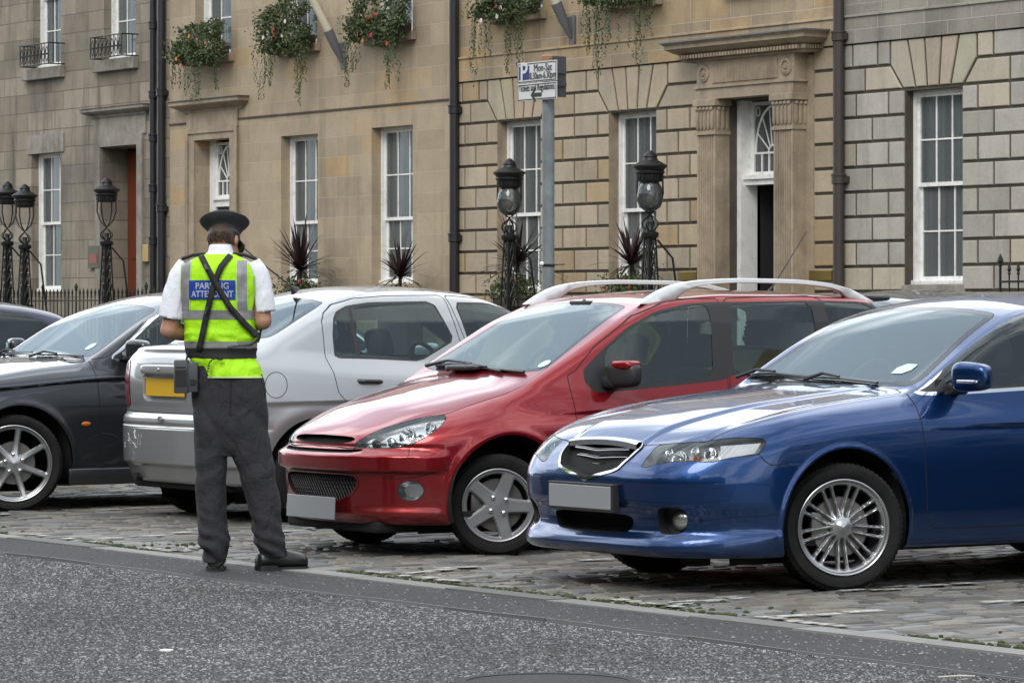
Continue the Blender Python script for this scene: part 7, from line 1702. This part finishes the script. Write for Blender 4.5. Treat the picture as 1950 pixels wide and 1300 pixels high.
def build_person():
    skin = mat('skin', (.42, .22, .15), .55, Subsurface_Weight=.12); skin.node_tree.nodes['Principled BSDF'].inputs['Subsurface Radius'].default_value = (.02, .008, .004)
    L(skin, ramp(skin, noisetex(skin, coords(skin), 14, 5), [(.3, (.36, .165, .11)), (.7, (.47, .26, .18))]), BS(skin).inputs['Base Color'])
    mat('hair', (.045, .024, .013), .6); cloth('shirt', (.78, .80, .86), wr=.2); cloth('trouser', (.026, .026, .031), .9, wr=.3); cloth('cap_cloth', (.022, .022, .024), .8); mat('strap', (.012, .012, .013), .7); mat('shoe', (.010, .010, .010), .35); mat('sole', (.02, .02, .02), .7)
    m = cloth('hivis', (.42, .86, .005), .7, wr=.28); mat('reflective', (.30, .30, .31), .35, .3); mat('panel_blue', (.008, .045, .30), .5); mat('panel_text', (.42, .45, .52), .5); mat('device', (.055, .062, .066), .5); mat('piping', (.55, .75, .30), .6)
    b_ = BS(MAT['reflective']); L(MAT['reflective'], ramp(MAT['reflective'], noisetex(MAT['reflective'], coords(MAT['reflective']), 9, 4), [(.3, .22), (.7, .40)]), b_.inputs['Base Color'])
    g = onZ(430, 1086); rz = math.atan2(RD[1], RD[0]); S_ = 363.4
    T = thing('person', 'person in yellow hi-vis vest, dark cap and grey trousers, standing with back turned', 'person', (g[0], g[1], 0), rz)
    X = lambda p: (p - 430) / S_
    Z = lambda p: HC + (600 - p) / S_
    # continuous body: head, neck, chest core, arms, hands with fingers, legs down to the feet
    b = MB(); hc = Vector((X(424), .055, Z(456))); R = Matrix.Rotation(-.50, 3, 'X') @ Matrix.Rotation(-.30, 3, 'Z')
    def hp(x, y, z): return tuple(hc + R @ Vector((x, y, z)))
    b.ball((0, 0, 0), (.074, .094, .108), 28, 20); n0 = len(b.V); b.V = [hp(*v) for v in b.V]
    def hb(c, r, n=12, m=8):
        k = len(b.V); b.ball((0, 0, 0), r, n, m); b.V[k:] = [hp(v[0] + c[0], v[1] + c[1], v[2] + c[2]) for v in b.V[k:]]
    hb((0, .03, -.07), (.058, .062, .055)); hb((0, .072, -.098), (.026, .022, .020)); hb((0, .098, -.025), (.012, .024, .024)); hb((0, .108, -.038), (.016, .014, .012))
    for s in (1, -1): hb((s * .075, -.008, -.015), (.012, .020, .033)); hb((s * .032, .080, .002), (.022, .014, .010)); hb((s * .040, .060, -.045), (.024, .024, .024))
    hb((0, .088, -.068), (.026, .010, .006)); hb((0, .088, -.078), (.022, .010, .006))
    b.tube([hp(0, -.02, -.06), (X(421), .005, Z(478)), (X(420), -.01, Z(500))], [.052, .052, .050], 18)
    b.tube([(X(420), .0, Z(498)), (X(421), .01, 1.25), (X(428), .0, .95)], [.07, .075, .08], 18)
    for s, sh, el, wr_, hand in ((-1, (X(352), .0, Z(508)), (X(322), -.005, Z(628)), (X(392), .20, Z(640)), (X(415), .27, Z(636))), (1, (X(484), .0, Z(506)), (X(501), -.01, Z(610)), (X(468), .19, Z(618)), (X(448), .27, Z(622)))):
        b.tube(*[q for q in (lambda p, r: (p, r))(*smooth_path([sh, tuple((np.array(sh) + el) / 2), el], [.055, .052, .047], 14))], n=14)
        el_ = np.array(el); w_ = np.array(wr_); p, r = smooth_path([el, tuple(el_ * .72 + w_ * .28), tuple(el_ * .35 + w_ * .65), wr_], [.047, .050, .038, .027], 14); b.tube(p, r, 14); b.ball(el, (.048, .050, .050), 14, 10)
        h = np.array(hand); b.tube([wr_, tuple((w_ + h) / 2), hand], [.027, .036, .034], 12, flat=.6)
        d = (h - w_) / np.linalg.norm(h - w_); side = np.array([0, 0, 1.0])
        for k in range(4):                                       # fingers curled round the handset
            o = h + side * (.032 - .021 * k); ln = (.030, .034, .031, .025)[k]; p1 = o + d * ln; p2 = p1 + (d * .4 + np.array([-s * .9, .1, -.05])) * ln * .8; p3 = p2 + np.array([-s * .5, -.8, -.02]) * ln * .55
            b.tube([tuple(o), tuple(p1), tuple(p2), tuple(p3)], [.0095, .009, .008, .0065], 8)
        o = w_ * .45 + h * .55 + side * .025; b.tube([tuple(o), tuple(o + np.array([-s * .015, .012, .030])), tuple(o + np.array([-s * .035, .030, .038]))], [.012, .0105, .008], 8)
    for cx0, kx, ax, yy in ((-.075, -.077, -.056, 0), (.10, .175, .25, .02)):
        p, r = smooth_path([(cx0, 0, .88), (kx, .0, .50), (kx * .5 + ax * .5, -.012, .33), (ax, .0, .08)], [.085, .055, .055, .035], 16); b.tube(p, r, 14)
    body = b.build('body', skin, T, smooth=True); md = body.modifiers.new('r', 'REMESH'); md.mode = 'VOXEL'; md.voxel_size = .0065; md.use_smooth_shade = True; ms = body.modifiers.new('s', 'SMOOTH'); ms.iterations = 3
    # eyes and brows, hair
    q = MB()
    for s in (1, -1): q.ball(hp(s * .032, .088, -.002), (.010, .008, .007), 10, 8)
    q.build('eyes', MAT['sole'], T, smooth=True)
    q = MB(); k0 = 0; q.ball((0, 0, 0), (.0795, .093, .100), 40, 28); V = []
    rg = random.Random(4); F2 = []
    for f in q.F:
        c = sum((Vector(q.V[i]) for i in f), Vector()) / len(f)
        lim = .030 if c.y > .03 else (-.055 + .35 * max(0, c.y + .02) if abs(c.x) > .055 else -.048)
        if c.z > lim: F2.append(f)
    V = [hp(*(Vector(v) * (1 + .02 * mnoise.noise(Vector(v) * 60)) + Vector((0, -.006, 0)))) for v in q.V]; link_mesh('hair', V, F2, MAT['hair'], T, smooth=True)
    q = MB()                                                    # short locks at the nape
    for _ in range(420):
        a = rg.uniform(-2.6, -.54); zz = rg.uniform(-.056, .0); rad = math.sqrt(max(.02, 1 - (zz / .105) ** 2)); p = Vector((.078 * math.cos(a) * rad, .093 * math.sin(a) * rad - .008, zz)); e = p + Vector((rg.uniform(-.005, .005), -.002, -.009)); q.tube([hp(*p), hp(*e)], [.0022, .0008], 3, caps=False)
    q.build('hair', MAT['hair'], T)
    # cap
    q = MB(); q.lathe([(.0, .134), (.07, .133), (.115, .126), (.134, .114), (.137, .106), (.131, .096), (.108, .072), (.090, .050), (.0855, .036), (.085, .0), (.083, -.004)], 48, caps=False)
    V = [];
    for v in q.V: V.append(hp(v[0] * (.94 if abs(v[2]) else 1), v[1] * 1.08 + .004, v[2] + .004 + (.020 * v[1] / .13 if v[2] > .05 else 0)))
    cap = link_mesh('cap', V, q.F, MAT['cap_cloth'], T, smooth=True)
    q = MB(); q.lathe([(.0862, .004), (.0875, .006), (.0875, .030), (.0862, .032)], 48, caps=False); V = [hp(v[0] * .94, v[1] * 1.08 + .004, v[2] + .004) for v in q.V]; link_mesh('cap_band', V, q.F, MAT['shoe'], cap, smooth=True)
    q = MB(); q.tube([(.1345 * .94 * math.cos(a), .1345 * 1.08 * math.sin(a), .107 + .020 * math.sin(a) * 1.05) for a in np.linspace(0, 2 * math.pi, 49)], .0035, 6, caps=False); V = [hp(v[0], v[1] + .004, v[2] + .004) for v in q.V]; link_mesh('cap_piping', V, q.F, MAT['shoe'], cap, smooth=True)
    V = []; n = 16
    for i in range(n + 1):
        a = math.pi * (.16 + .68 * i / n)
        for t in (0, .5, 1): V.append(hp((.084 + .02 * t) * math.cos(a), .092 * math.sin(a) + t * .062 * math.sin(a), .012 - .030 * t * math.sin(a) - .008 * t))
    pk = link_mesh('cap_peak', V, [(3 * i + j, 3 * i + 3 + j, 3 * i + 4 + j, 3 * i + 1 + j) for i in range(n) for j in range(2)], MAT['shoe'], cap, smooth=True); so = pk.modifiers.new('t', 'SOLIDIFY'); so.thickness = .003
    # shirt: trunk, collar, sleeves
    nz = lambda x, y, z, s=0: mnoise.noise(Vector((x, y, z)) + Vector((s, s * 1.7, 0)))
    tors = [(Z(730), X(437), 0, .165, .118), (Z(683), X(422), .0, .172, .112), (Z(646), X(421), .0, .176, .112), (Z(600), X(418), .0, .182, .120), (Z(555), X(418), .0, .200, .128), (Z(525), X(418), .0, .205, .128), (Z(508), X(418), .0, .198, .120), (Z(497), X(418), .0, .172, .105), (Z(488), X(419), .002, .125, .085), (Z(480), X(420), .006, .072, .066), (Z(474), X(420), .010, .058, .060)]
    V, F_, _ = loft([(z, x, y, a - .004, b2 - .004) for z, x, y, a, b2 in tors], 40, 40); shirt = link_mesh('shirt', V, F_, MAT['shirt'], T, smooth=True)
    V, F_, _ = loft([(Z(487), X(420), .0, .082, .075), (Z(478), X(420), .004, .066, .066), (Z(468), X(420), .008, .060, .063), (Z(465), X(420), .010, .058, .061)], 36, 10); link_mesh('collar', V, F_, MAT['shirt'], shirt, smooth=True)
    for s, pts, rs in ((-1, [(X(358), .0, Z(503)), (X(345), .0, Z(528)), (X(334), -.002, Z(565)), (X(327), -.004, Z(606))], [.050, .062, .063, .066]), (1, [(X(478), .0, Z(501)), (X(490), .0, Z(525)), (X(499), -.004, Z(560)), (X(504), -.008, Z(594))], [.048, .058, .055, .053])):
        p, r = smooth_path(pts, rs, 26); q = MB(); q.tube(p, r, 26, caps=False); V = [tuple(Vector(v) + Vector((.9, .9, 0)) * (.0055 * nz(v[0] * 16, v[1] * 16, v[2] * 9 + v[0] * 20, s * 3))) for v in q.V]
        sl = link_mesh('sleeve', V, q.F, MAT['shirt'], shirt, smooth=True); sl.modifiers.new('t', 'SOLIDIFY').thickness = .004
        q = MB(); t_ = Vector(p[-1]) - Vector(p[-3]); t_.normalize(); q.tube([tuple(Vector(p[-1]) - t_ * .026), tuple(Vector(p[-1]) + t_ * .001)], [r[-1] + .002, r[-1] + .0025], 26, caps=False); link_mesh('cuff', q.V, q.F, MAT['shirt'], sl, smooth=True)
        q = MB(); e0 = Vector((X(418 + s * 26), -.035, Z(487))); e1 = Vector((X(418 + s * 70), -.02, Z(496))); q.tube([tuple(e0 + Vector((0, 0, .012))), tuple((e0 + e1) / 2 + Vector((0, 0, .018))), tuple(e1 + Vector((0, 0, .010)))], [.022, .026, .030], 10, flat=.35); q.build('epaulette', MAT['strap'], shirt, smooth=True)
    # hi-vis vest with its bands
    def vwr(x, y, z, u): return .010 * max(0, nz(x * 9, y * 9, z * 14)) + .006 * nz(x * 22, y * 22, z * 10, 3) + .010 * math.exp(-((z - Z(640)) / .03) ** 2) * (.5 + nz(x * 25, y * 10, z * 30, 5)) - .010 * math.exp(-((z - Z(672)) / .018) ** 2)
    vest_s = [(Z(719), X(440), 0, .172, .135), (Z(700), X(435), 0, .168, .130), (Z(684), X(424), .0, .172, .122), (Z(672), X(421), .0, .176, .118), (Z(658), X(421), .0, .184, .124), (Z(630), X(420), .0, .186, .126), (Z(600), X(418), .0, .190, .130), (Z(555), X(418), .0, .207, .137), (Z(525), X(418), .0, .212, .137), (Z(508), X(418), .0, .204, .128), (Z(497), X(418), .0, .176, .112), (Z(488), X(419), .0, .128, .090), (Z(484), X(420), .0, .100, .080)]
    n, m = 96, 150; V, F_, fs = loft(vest_s, n, m, vwr); V = np.array(V); zz = np.linspace(vest_s[0][0], vest_s[-1][0], m + 1)
    def surf(x, z, push=.0):
        """point on the back of the vest"""
        i = int(round((z - zz[0]) / (zz[-1] - zz[0]) * m)); i = min(max(i, 0), m); row = V[i * n:(i + 1) * n]; bk = row[row[:, 1] < 0]; o = np.argsort(bk[:, 0]); y = float(np.interp(x, bk[o, 0], bk[o, 1])); cx = float(fs[0](z)); a = float(fs[2](z)); return (x + push * (x - cx) / a, y - push, z)
    keep = []
    for i in range(m):
        for k in range(n):
            u = 2 * math.pi * (k + .5) / n; z = (zz[i] + zz[i + 1]) / 2
            arm = z > Z(600) and abs(math.cos(u)) > .90 - .10 * max(0, (z - Z(560)) / .2)     # armholes
            if not arm: keep.append(F_[i * n + k])
    vest = link_mesh('vest', V, keep, MAT['hivis'], T, smooth=True); vest.modifiers.new('t', 'SOLIDIFY').thickness = .003
    def band(name, z0, z1, material, push=.002, u0=0, u1=2 * math.pi):
        i0, i1 = [int(round((z - zz[0]) / (zz[-1] - zz[0]) * m)) for z in (z0, z1)]; i0, i1 = sorted((i0, i1)); Vb = []; ks = [k for k in range(n + 1) if u0 <= 2 * math.pi * k / n <= u1 + 1e-6]
        for i in range(i0, i1 + 1):
            cx, cy = float(fs[0](zz[i])), 0
            for k in ks: p = V[i * n + k % n]; u = 2 * math.pi * k / n; Vb.append((p[0] + math.cos(u) * push, p[1] + math.sin(u) * push, p[2]))
        w_ = len(ks); return link_mesh(name, Vb, [(i * w_ + k, i * w_ + k + 1, (i + 1) * w_ + k + 1, (i + 1) * w_ + k) for i in range(i1 - i0) for k in range(w_ - 1)], material, vest, smooth=True)
    band('reflective_band', Z(608), Z(590), MAT['reflective'], .0030); band('reflective_band', Z(664), Z(650), MAT['reflective'], .0030); band('hem', Z(719), Z(716), MAT['piping'], .002)
    def patch(name, x0, x1, z0, z1, material, push, xt=0., par=None, nx=14, nz_=26):
        Vp = [surf(x0 + (x1 - x0) * i / nx + xt * (j / nz_), z0 + (z1 - z0) * j / nz_, push) for j in range(nz_ + 1) for i in range(nx + 1)]
        return link_mesh(name, Vp, [(j * (nx + 1) + i, j * (nx + 1) + i + 1, (j + 1) * (nx + 1) + i + 1, (j + 1) * (nx + 1) + i) for j in range(nz_) for i in range(nx)], material, par or vest, smooth=True)
    patch('reflective_brace', X(347), X(364), Z(590), Z(497), MAT['reflective'], .0035, X(433)); patch('reflective_brace', X(455), X(473), Z(590), Z(496), MAT['reflective'], .0035, -X(431))
    for x in (346, 365, 454, 473): patch('piping', X(x) - .0015, X(x) + .0015, Z(590), Z(497), MAT['piping'], .005, X(433) if x < 400 else -X(431), nx=2)
    pn = patch('name_panel', X(365), X(451), Z(570), Z(534), MAT['panel_blue'], .0060)
    for txt, zc, sz in (('PARKING', Z(545), .046), ('ATTENDANT', Z(560.5), .046)):
        o = text_mesh(txt, sz, MAT['panel_text'], pn, (X(408), 0, zc), bold=.0008, xs=.92 if txt[0] == 'P' else .80)
        yb = surf(X(408), zc, .0)[1]; o.location.y = 0; me = o.data
        for v in me.vertices:                                    # lay the letters onto the curve of the back
            wx = X(408) + v.co.x * o.scale.x; wz = zc + v.co.y; p = surf(wx, wz, .0095); v.co.z = -p[1] - (.0005 if v.co.z > 0 else .0015)
    # straps crossing on the back, belt, handset box, cords
    def strap(pts, w_, push=.012, name='strap'):
        P = [(X(x), Z(y)) for x, y in pts]; Vp = []; P2 = []
        for (a, b2) in zip(P[:-1], P[1:]):
            for t in np.linspace(0, 1, 12, endpoint=False): P2.append((a[0] + (b2[0] - a[0]) * t, a[1] + (b2[1] - a[1]) * t))
        P2.append(P[-1])
        for i, p in enumerate(P2):
            q_ = np.array(P2[min(i + 2, len(P2) - 1)]) - np.array(P2[max(i - 2, 0)]); q_ = q_ / np.linalg.norm(q_); nn = np.array([-q_[1], q_[0]])
            for e in (-.5, .5): Vp.append(surf(p[0] + nn[0] * e * w_, p[1] + nn[1] * e * w_, push))
        o = link_mesh(name, Vp, [(2 * i, 2 * i + 1, 2 * i + 3, 2 * i + 2) for i in range(len(P2) - 1)], MAT['strap'], T, smooth=True); o.modifiers.new('t', 'SOLIDIFY').thickness = .003; return o
    s1 = strap([(440, 486), (424, 510), (411, 545), (400, 595), (389, 650), (384, 668)], .030, .013); s2 = strap([(389, 487), (400, 510), (418, 545), (440, 585), (468, 620), (486, 640)], .030, .017)
    for (sp_, pts) in ((s1, [(398, 598), (402, 585)]), (s2, [(397, 504), (402, 514)])):
        q = MB(); a, c = surf(X(pts[0][0]), Z(pts[0][1]), .024), surf(X(pts[1][0]), Z(pts[1][1]), .024); q.tube([a, c], .017, 6, flat=.3); q.build('buckle', MAT['device'], sp_)
    band_o = MB(); Vb = []; i0, i1 = [int(round((z - zz[0]) / (zz[-1] - zz[0]) * m)) for z in (Z(681), Z(663))]
    for i in range(i0, i1 + 1):
        for k in range(n): u = 2 * math.pi * k / n; z = zz[i]; Vb.append((float(fs[0](z)) + (float(fs[2](z)) + .010) * math.cos(u), (float(fs[3](z)) + .010) * math.sin(u), z))
    belt = link_mesh('belt', Vb, [(i * n + k, i * n + (k + 1) % n, (i + 1) * n + (k + 1) % n, (i + 1) * n + k) for i in range(i1 - i0) for k in range(n)], MAT['strap'], T, smooth=True); belt.modifiers.new('t', 'SOLIDIFY').thickness = .004
    q = MB(); x0, x1, z0, z1 = X(335), X(362), Z(748), Z(685); q.box(x0, -.135, z0, x1, -.02, z1, bev=.008); q.box(x1 - .004, -.125, z0 + .006, X(380), -.03, z1 - .012, bev=.006); dv = q.build('belt_box', MAT['device'], T, smooth=True, auto=40)
    q = MB(); q.box(x0 + .008, -.138, z0 + .035, x1 - .006, -.134, z1 - .05, bev=.002); q.box(x0 + .01, -.139, z1 - .04, x1 - .01, -.134, z1 - .035); q.box(X(366), -.129, Z(733), X(377), -.124, Z(722), bev=.001); q.tube([(X(357), -.06, z1), (X(360), -.05, Z(668))], .006, 6); q.build('latch', MAT['strap'], dv)
    def coil(pts, r, turns, rad=.0025):
        p, _ = smooth_path(pts, [1] * len(pts), turns * 8); res = []
        for i, c in enumerate(p): a = i * 2 * math.pi / 8; res.append((c[0] + r * math.cos(a) * .7, c[1] + r * math.sin(a), c[2] + r * math.sin(a) * .7)); 
        q = MB(); q.tube(res, rad, 4); return q
    coil([(X(420), -.150, Z(678)), (X(404), -.152, Z(690)), (X(400), -.150, Z(708)), (X(386), -.145, Z(722)), (X(376), -.12, Z(727))], .006, 14).build('cord', MAT['strap'], T, smooth=True)
    coil([(X(438), -.140, Z(661)), (X(460), -.145, Z(658)), (X(480), -.11, Z(656)), (X(492), -.06, Z(645)), (X(494), -.04, Z(632))], .006, 20).build('cord', MAT['strap'], T, smooth=True)
    q = MB(); q.tube(smooth_path([(X(492), -.03, Z(652)), (X(496), -.03, Z(640)), (X(497), .0, Z(628))], [1] * 3, 8)[0], .006, 6); q.ball((X(424), -.152, Z(683)), (.014, .010, .007)); q.build('cord', MAT['strap'], T, smooth=True)
    # trousers
    def pw(s):
        def f(x, y, z, u):
            low = 1 / (1 + math.exp((z - .26) / .035)); kn = math.exp(-((z - .52) / .12) ** 2); up = math.exp(-((z - .80) / .10) ** 2)
            d = .0085 * nz(x * 12, y * 12, z * 6, s); r = math.sin((z * 78 + u * 2.6 + 2.0 * nz(x * 7, y * 7, z * 9, s)) ) ; d += low * .0095 * r * (.4 + abs(nz(x * 9, y * 9, z * 5, s + 4)) * 1.8); d += kn * .005 * math.sin(z * 38 - u * 2.2 + 3 * nz(x * 5, y * 5, z * 5, s)); d += up * .008 * math.sin(z * 24 + u * 3 + s)
            return d * .80
        return f
    b = MB()
    V, F_, _ = loft([(.60, X(440), 0, .10, .07), (.68, X(445), 0, .175, .10), (.80, X(441), 0, .192, .118), (.92, X(437), 0, .198, .128), (1.0, X(435), 0, .192, .128), (1.06, X(430), 0, .178, .118), (1.12, X(424), .0, .170, .110)], 56, 50, pw(1)); b.add(V, F_ + [tuple(range(55, -1, -1)), tuple(range(50 * 56, 51 * 56))])
    V, F_, _ = loft([(.045, -.054, .0, .052, .072), (.085, -.056, -.004, .060, .080), (.135, -.060, -.004, .076, .088), (.179, -.064, .0, .083, .090), (.26, -.074, .0, .076, .084), (.404, -.077, .0, .080, .088), (.55, -.077, .0, .083, .098), (.65, -.076, .0, .088, .104), (.78, -.072, .0, .100, .112), (.90, -.066, .0, .095, .112)], 48, 110, pw(2)); b.add(V, F_ + [tuple(range(47, -1, -1)), tuple(range(110 * 48, 111 * 48))])
    V, F_, _ = loft([(.070, .256, .02, .055, .072), (.11, .240, .01, .070, .082), (.179, .226, .008, .083, .088), (.26, .214, .004, .078, .086), (.349, .200, .004, .086, .088), (.514, .162, .0, .098, .098), (.60, .140, .0, .105, .104), (.70, .118, .0, .112, .110), (.80, .105, .0, .108, .114), (.90, .10, .0, .100, .112)], 48, 110, pw(7)); b.add(V, F_ + [tuple(range(47, -1, -1)), tuple(range(110 * 48, 111 * 48))])
    tr = b.build('trousers', MAT['trouser'], T, smooth=True); md = tr.modifiers.new('r', 'REMESH'); md.mode = 'VOXEL'; md.voxel_size = .0058; md.use_smooth_shade = True; ms = tr.modifiers.new('s', 'SMOOTH'); ms.iterations = 2
    q = MB(); q.tube([(X(500), -.10, Z(722)), (X(506), -.09, Z(740)), (X(507), -.085, Z(756))], .003, 5); q.tube([(X(444), -.130, Z(722)), (X(441), -.128, Z(790))], .0016, 4); q.build('pocket_seam', MAT['strap'], tr)
    # shoes
    for (cx, cy, rot) in ((-.056, .055, .05), (.285, .045, -1.02)):
        q = MB(); Rz = Matrix.Rotation(rot, 3, 'Z'); V = []; prof = [(-.135, .036, .0), (-.12, .046, .085), (-.07, .044, .105), (-.02, .042, .10), (.03, .048, .090), (.08, .054, .080), (.12, .050, .072), (.145, .036, .060), (.158, .014, .040)]; n = 16
        yy = [p[0] for p in prof]; fa = curve([(p[0], p[1]) for p in prof]); fh = curve([(p[0], max(p[2], .07) if p[0] < -.1 else p[2]) for p in prof]); ys = np.linspace(yy[0], yy[-1], 26)
        for y in ys:
            a, h = float(fa(y)), float(fh(y))
            for k in range(n): u = 2 * math.pi * k / n; V.append(tuple(Rz @ Vector((a * math.cos(u) * (1 - .25 * max(0, math.sin(u))), y, .010 + h * .5 + h * .5 * math.sin(u)))))
        q.add(V, [(i * n + k, i * n + (k + 1) % n, (i + 1) * n + (k + 1) % n, (i + 1) * n + k) for i in range(25) for k in range(n)] + [tuple(range(n - 1, -1, -1)), tuple(range(25 * n, 26 * n))])
        o = q.build('shoe', MAT['shoe'], T, smooth=True, auto=70); o.location = (cx, cy, 0); o.scale = (1, .88, 1.08)
        out_ = [(float(fa(y)) + .001, y) for y in ys] + [(-float(fa(y)) - .001, y) for y in ys[::-1]]; q = MB(); q.prism([tuple((Rz @ Vector((x, y, 0))).xy) for x, y in out_], 2, .001, .016)
        heel = [(x, y) for x, y in [(float(fa(y)) + .002, y) for y in ys[:9]] + [(-float(fa(y)) - .002, y) for y in ys[:9][::-1]]]; q.prism([tuple((Rz @ Vector((x, y, 0))).xy) for x, y in heel], 2, .0, .026); q.build('sole', MAT['sole'], o)
    # the handset held in both hands, on its own
    H_ = thing('handheld_terminal', 'dark handheld ticket terminal held in front of the attendant by both hands', 'handset', (g[0], g[1], 0), rz); q = MB(); q.box(X(404), .275, Z(648), X(448), .305, Z(608), bev=.006); q.build('case', MAT['device'], H_)
    q = MB(); q.box(X(408), .270, Z(630), X(444), .2745, Z(611)); q.build('screen', MAT['gloss_black'], H_)
import time; t=time.time()
build_ground(); print('G',time.time()-t,flush=True)
build_street(); print('S',time.time()-t,flush=True)
build_furniture(); print('F',time.time()-t,flush=True)
build_person(); print('P',time.time()-t,flush=True)
for f in (make_blue, make_red, make_black, make_silver): f(); print('CAR',f.__name__,time.time()-t,flush=True)
make_plain((-26.93,10.55,0),'dark navy hatchback half seen at the left edge beyond the black saloon',MAT['paint_navy']); make_plain((-22.3,16.9,0),'dark car in the second row, only its roof showing over the blue saloon',MAT['paint_black'],0,.06)

make_plain((-11.45,12.75,0),'dark blue hatchback parked to the right of the blue saloon, outside the picture',MAT['paint_navy'])
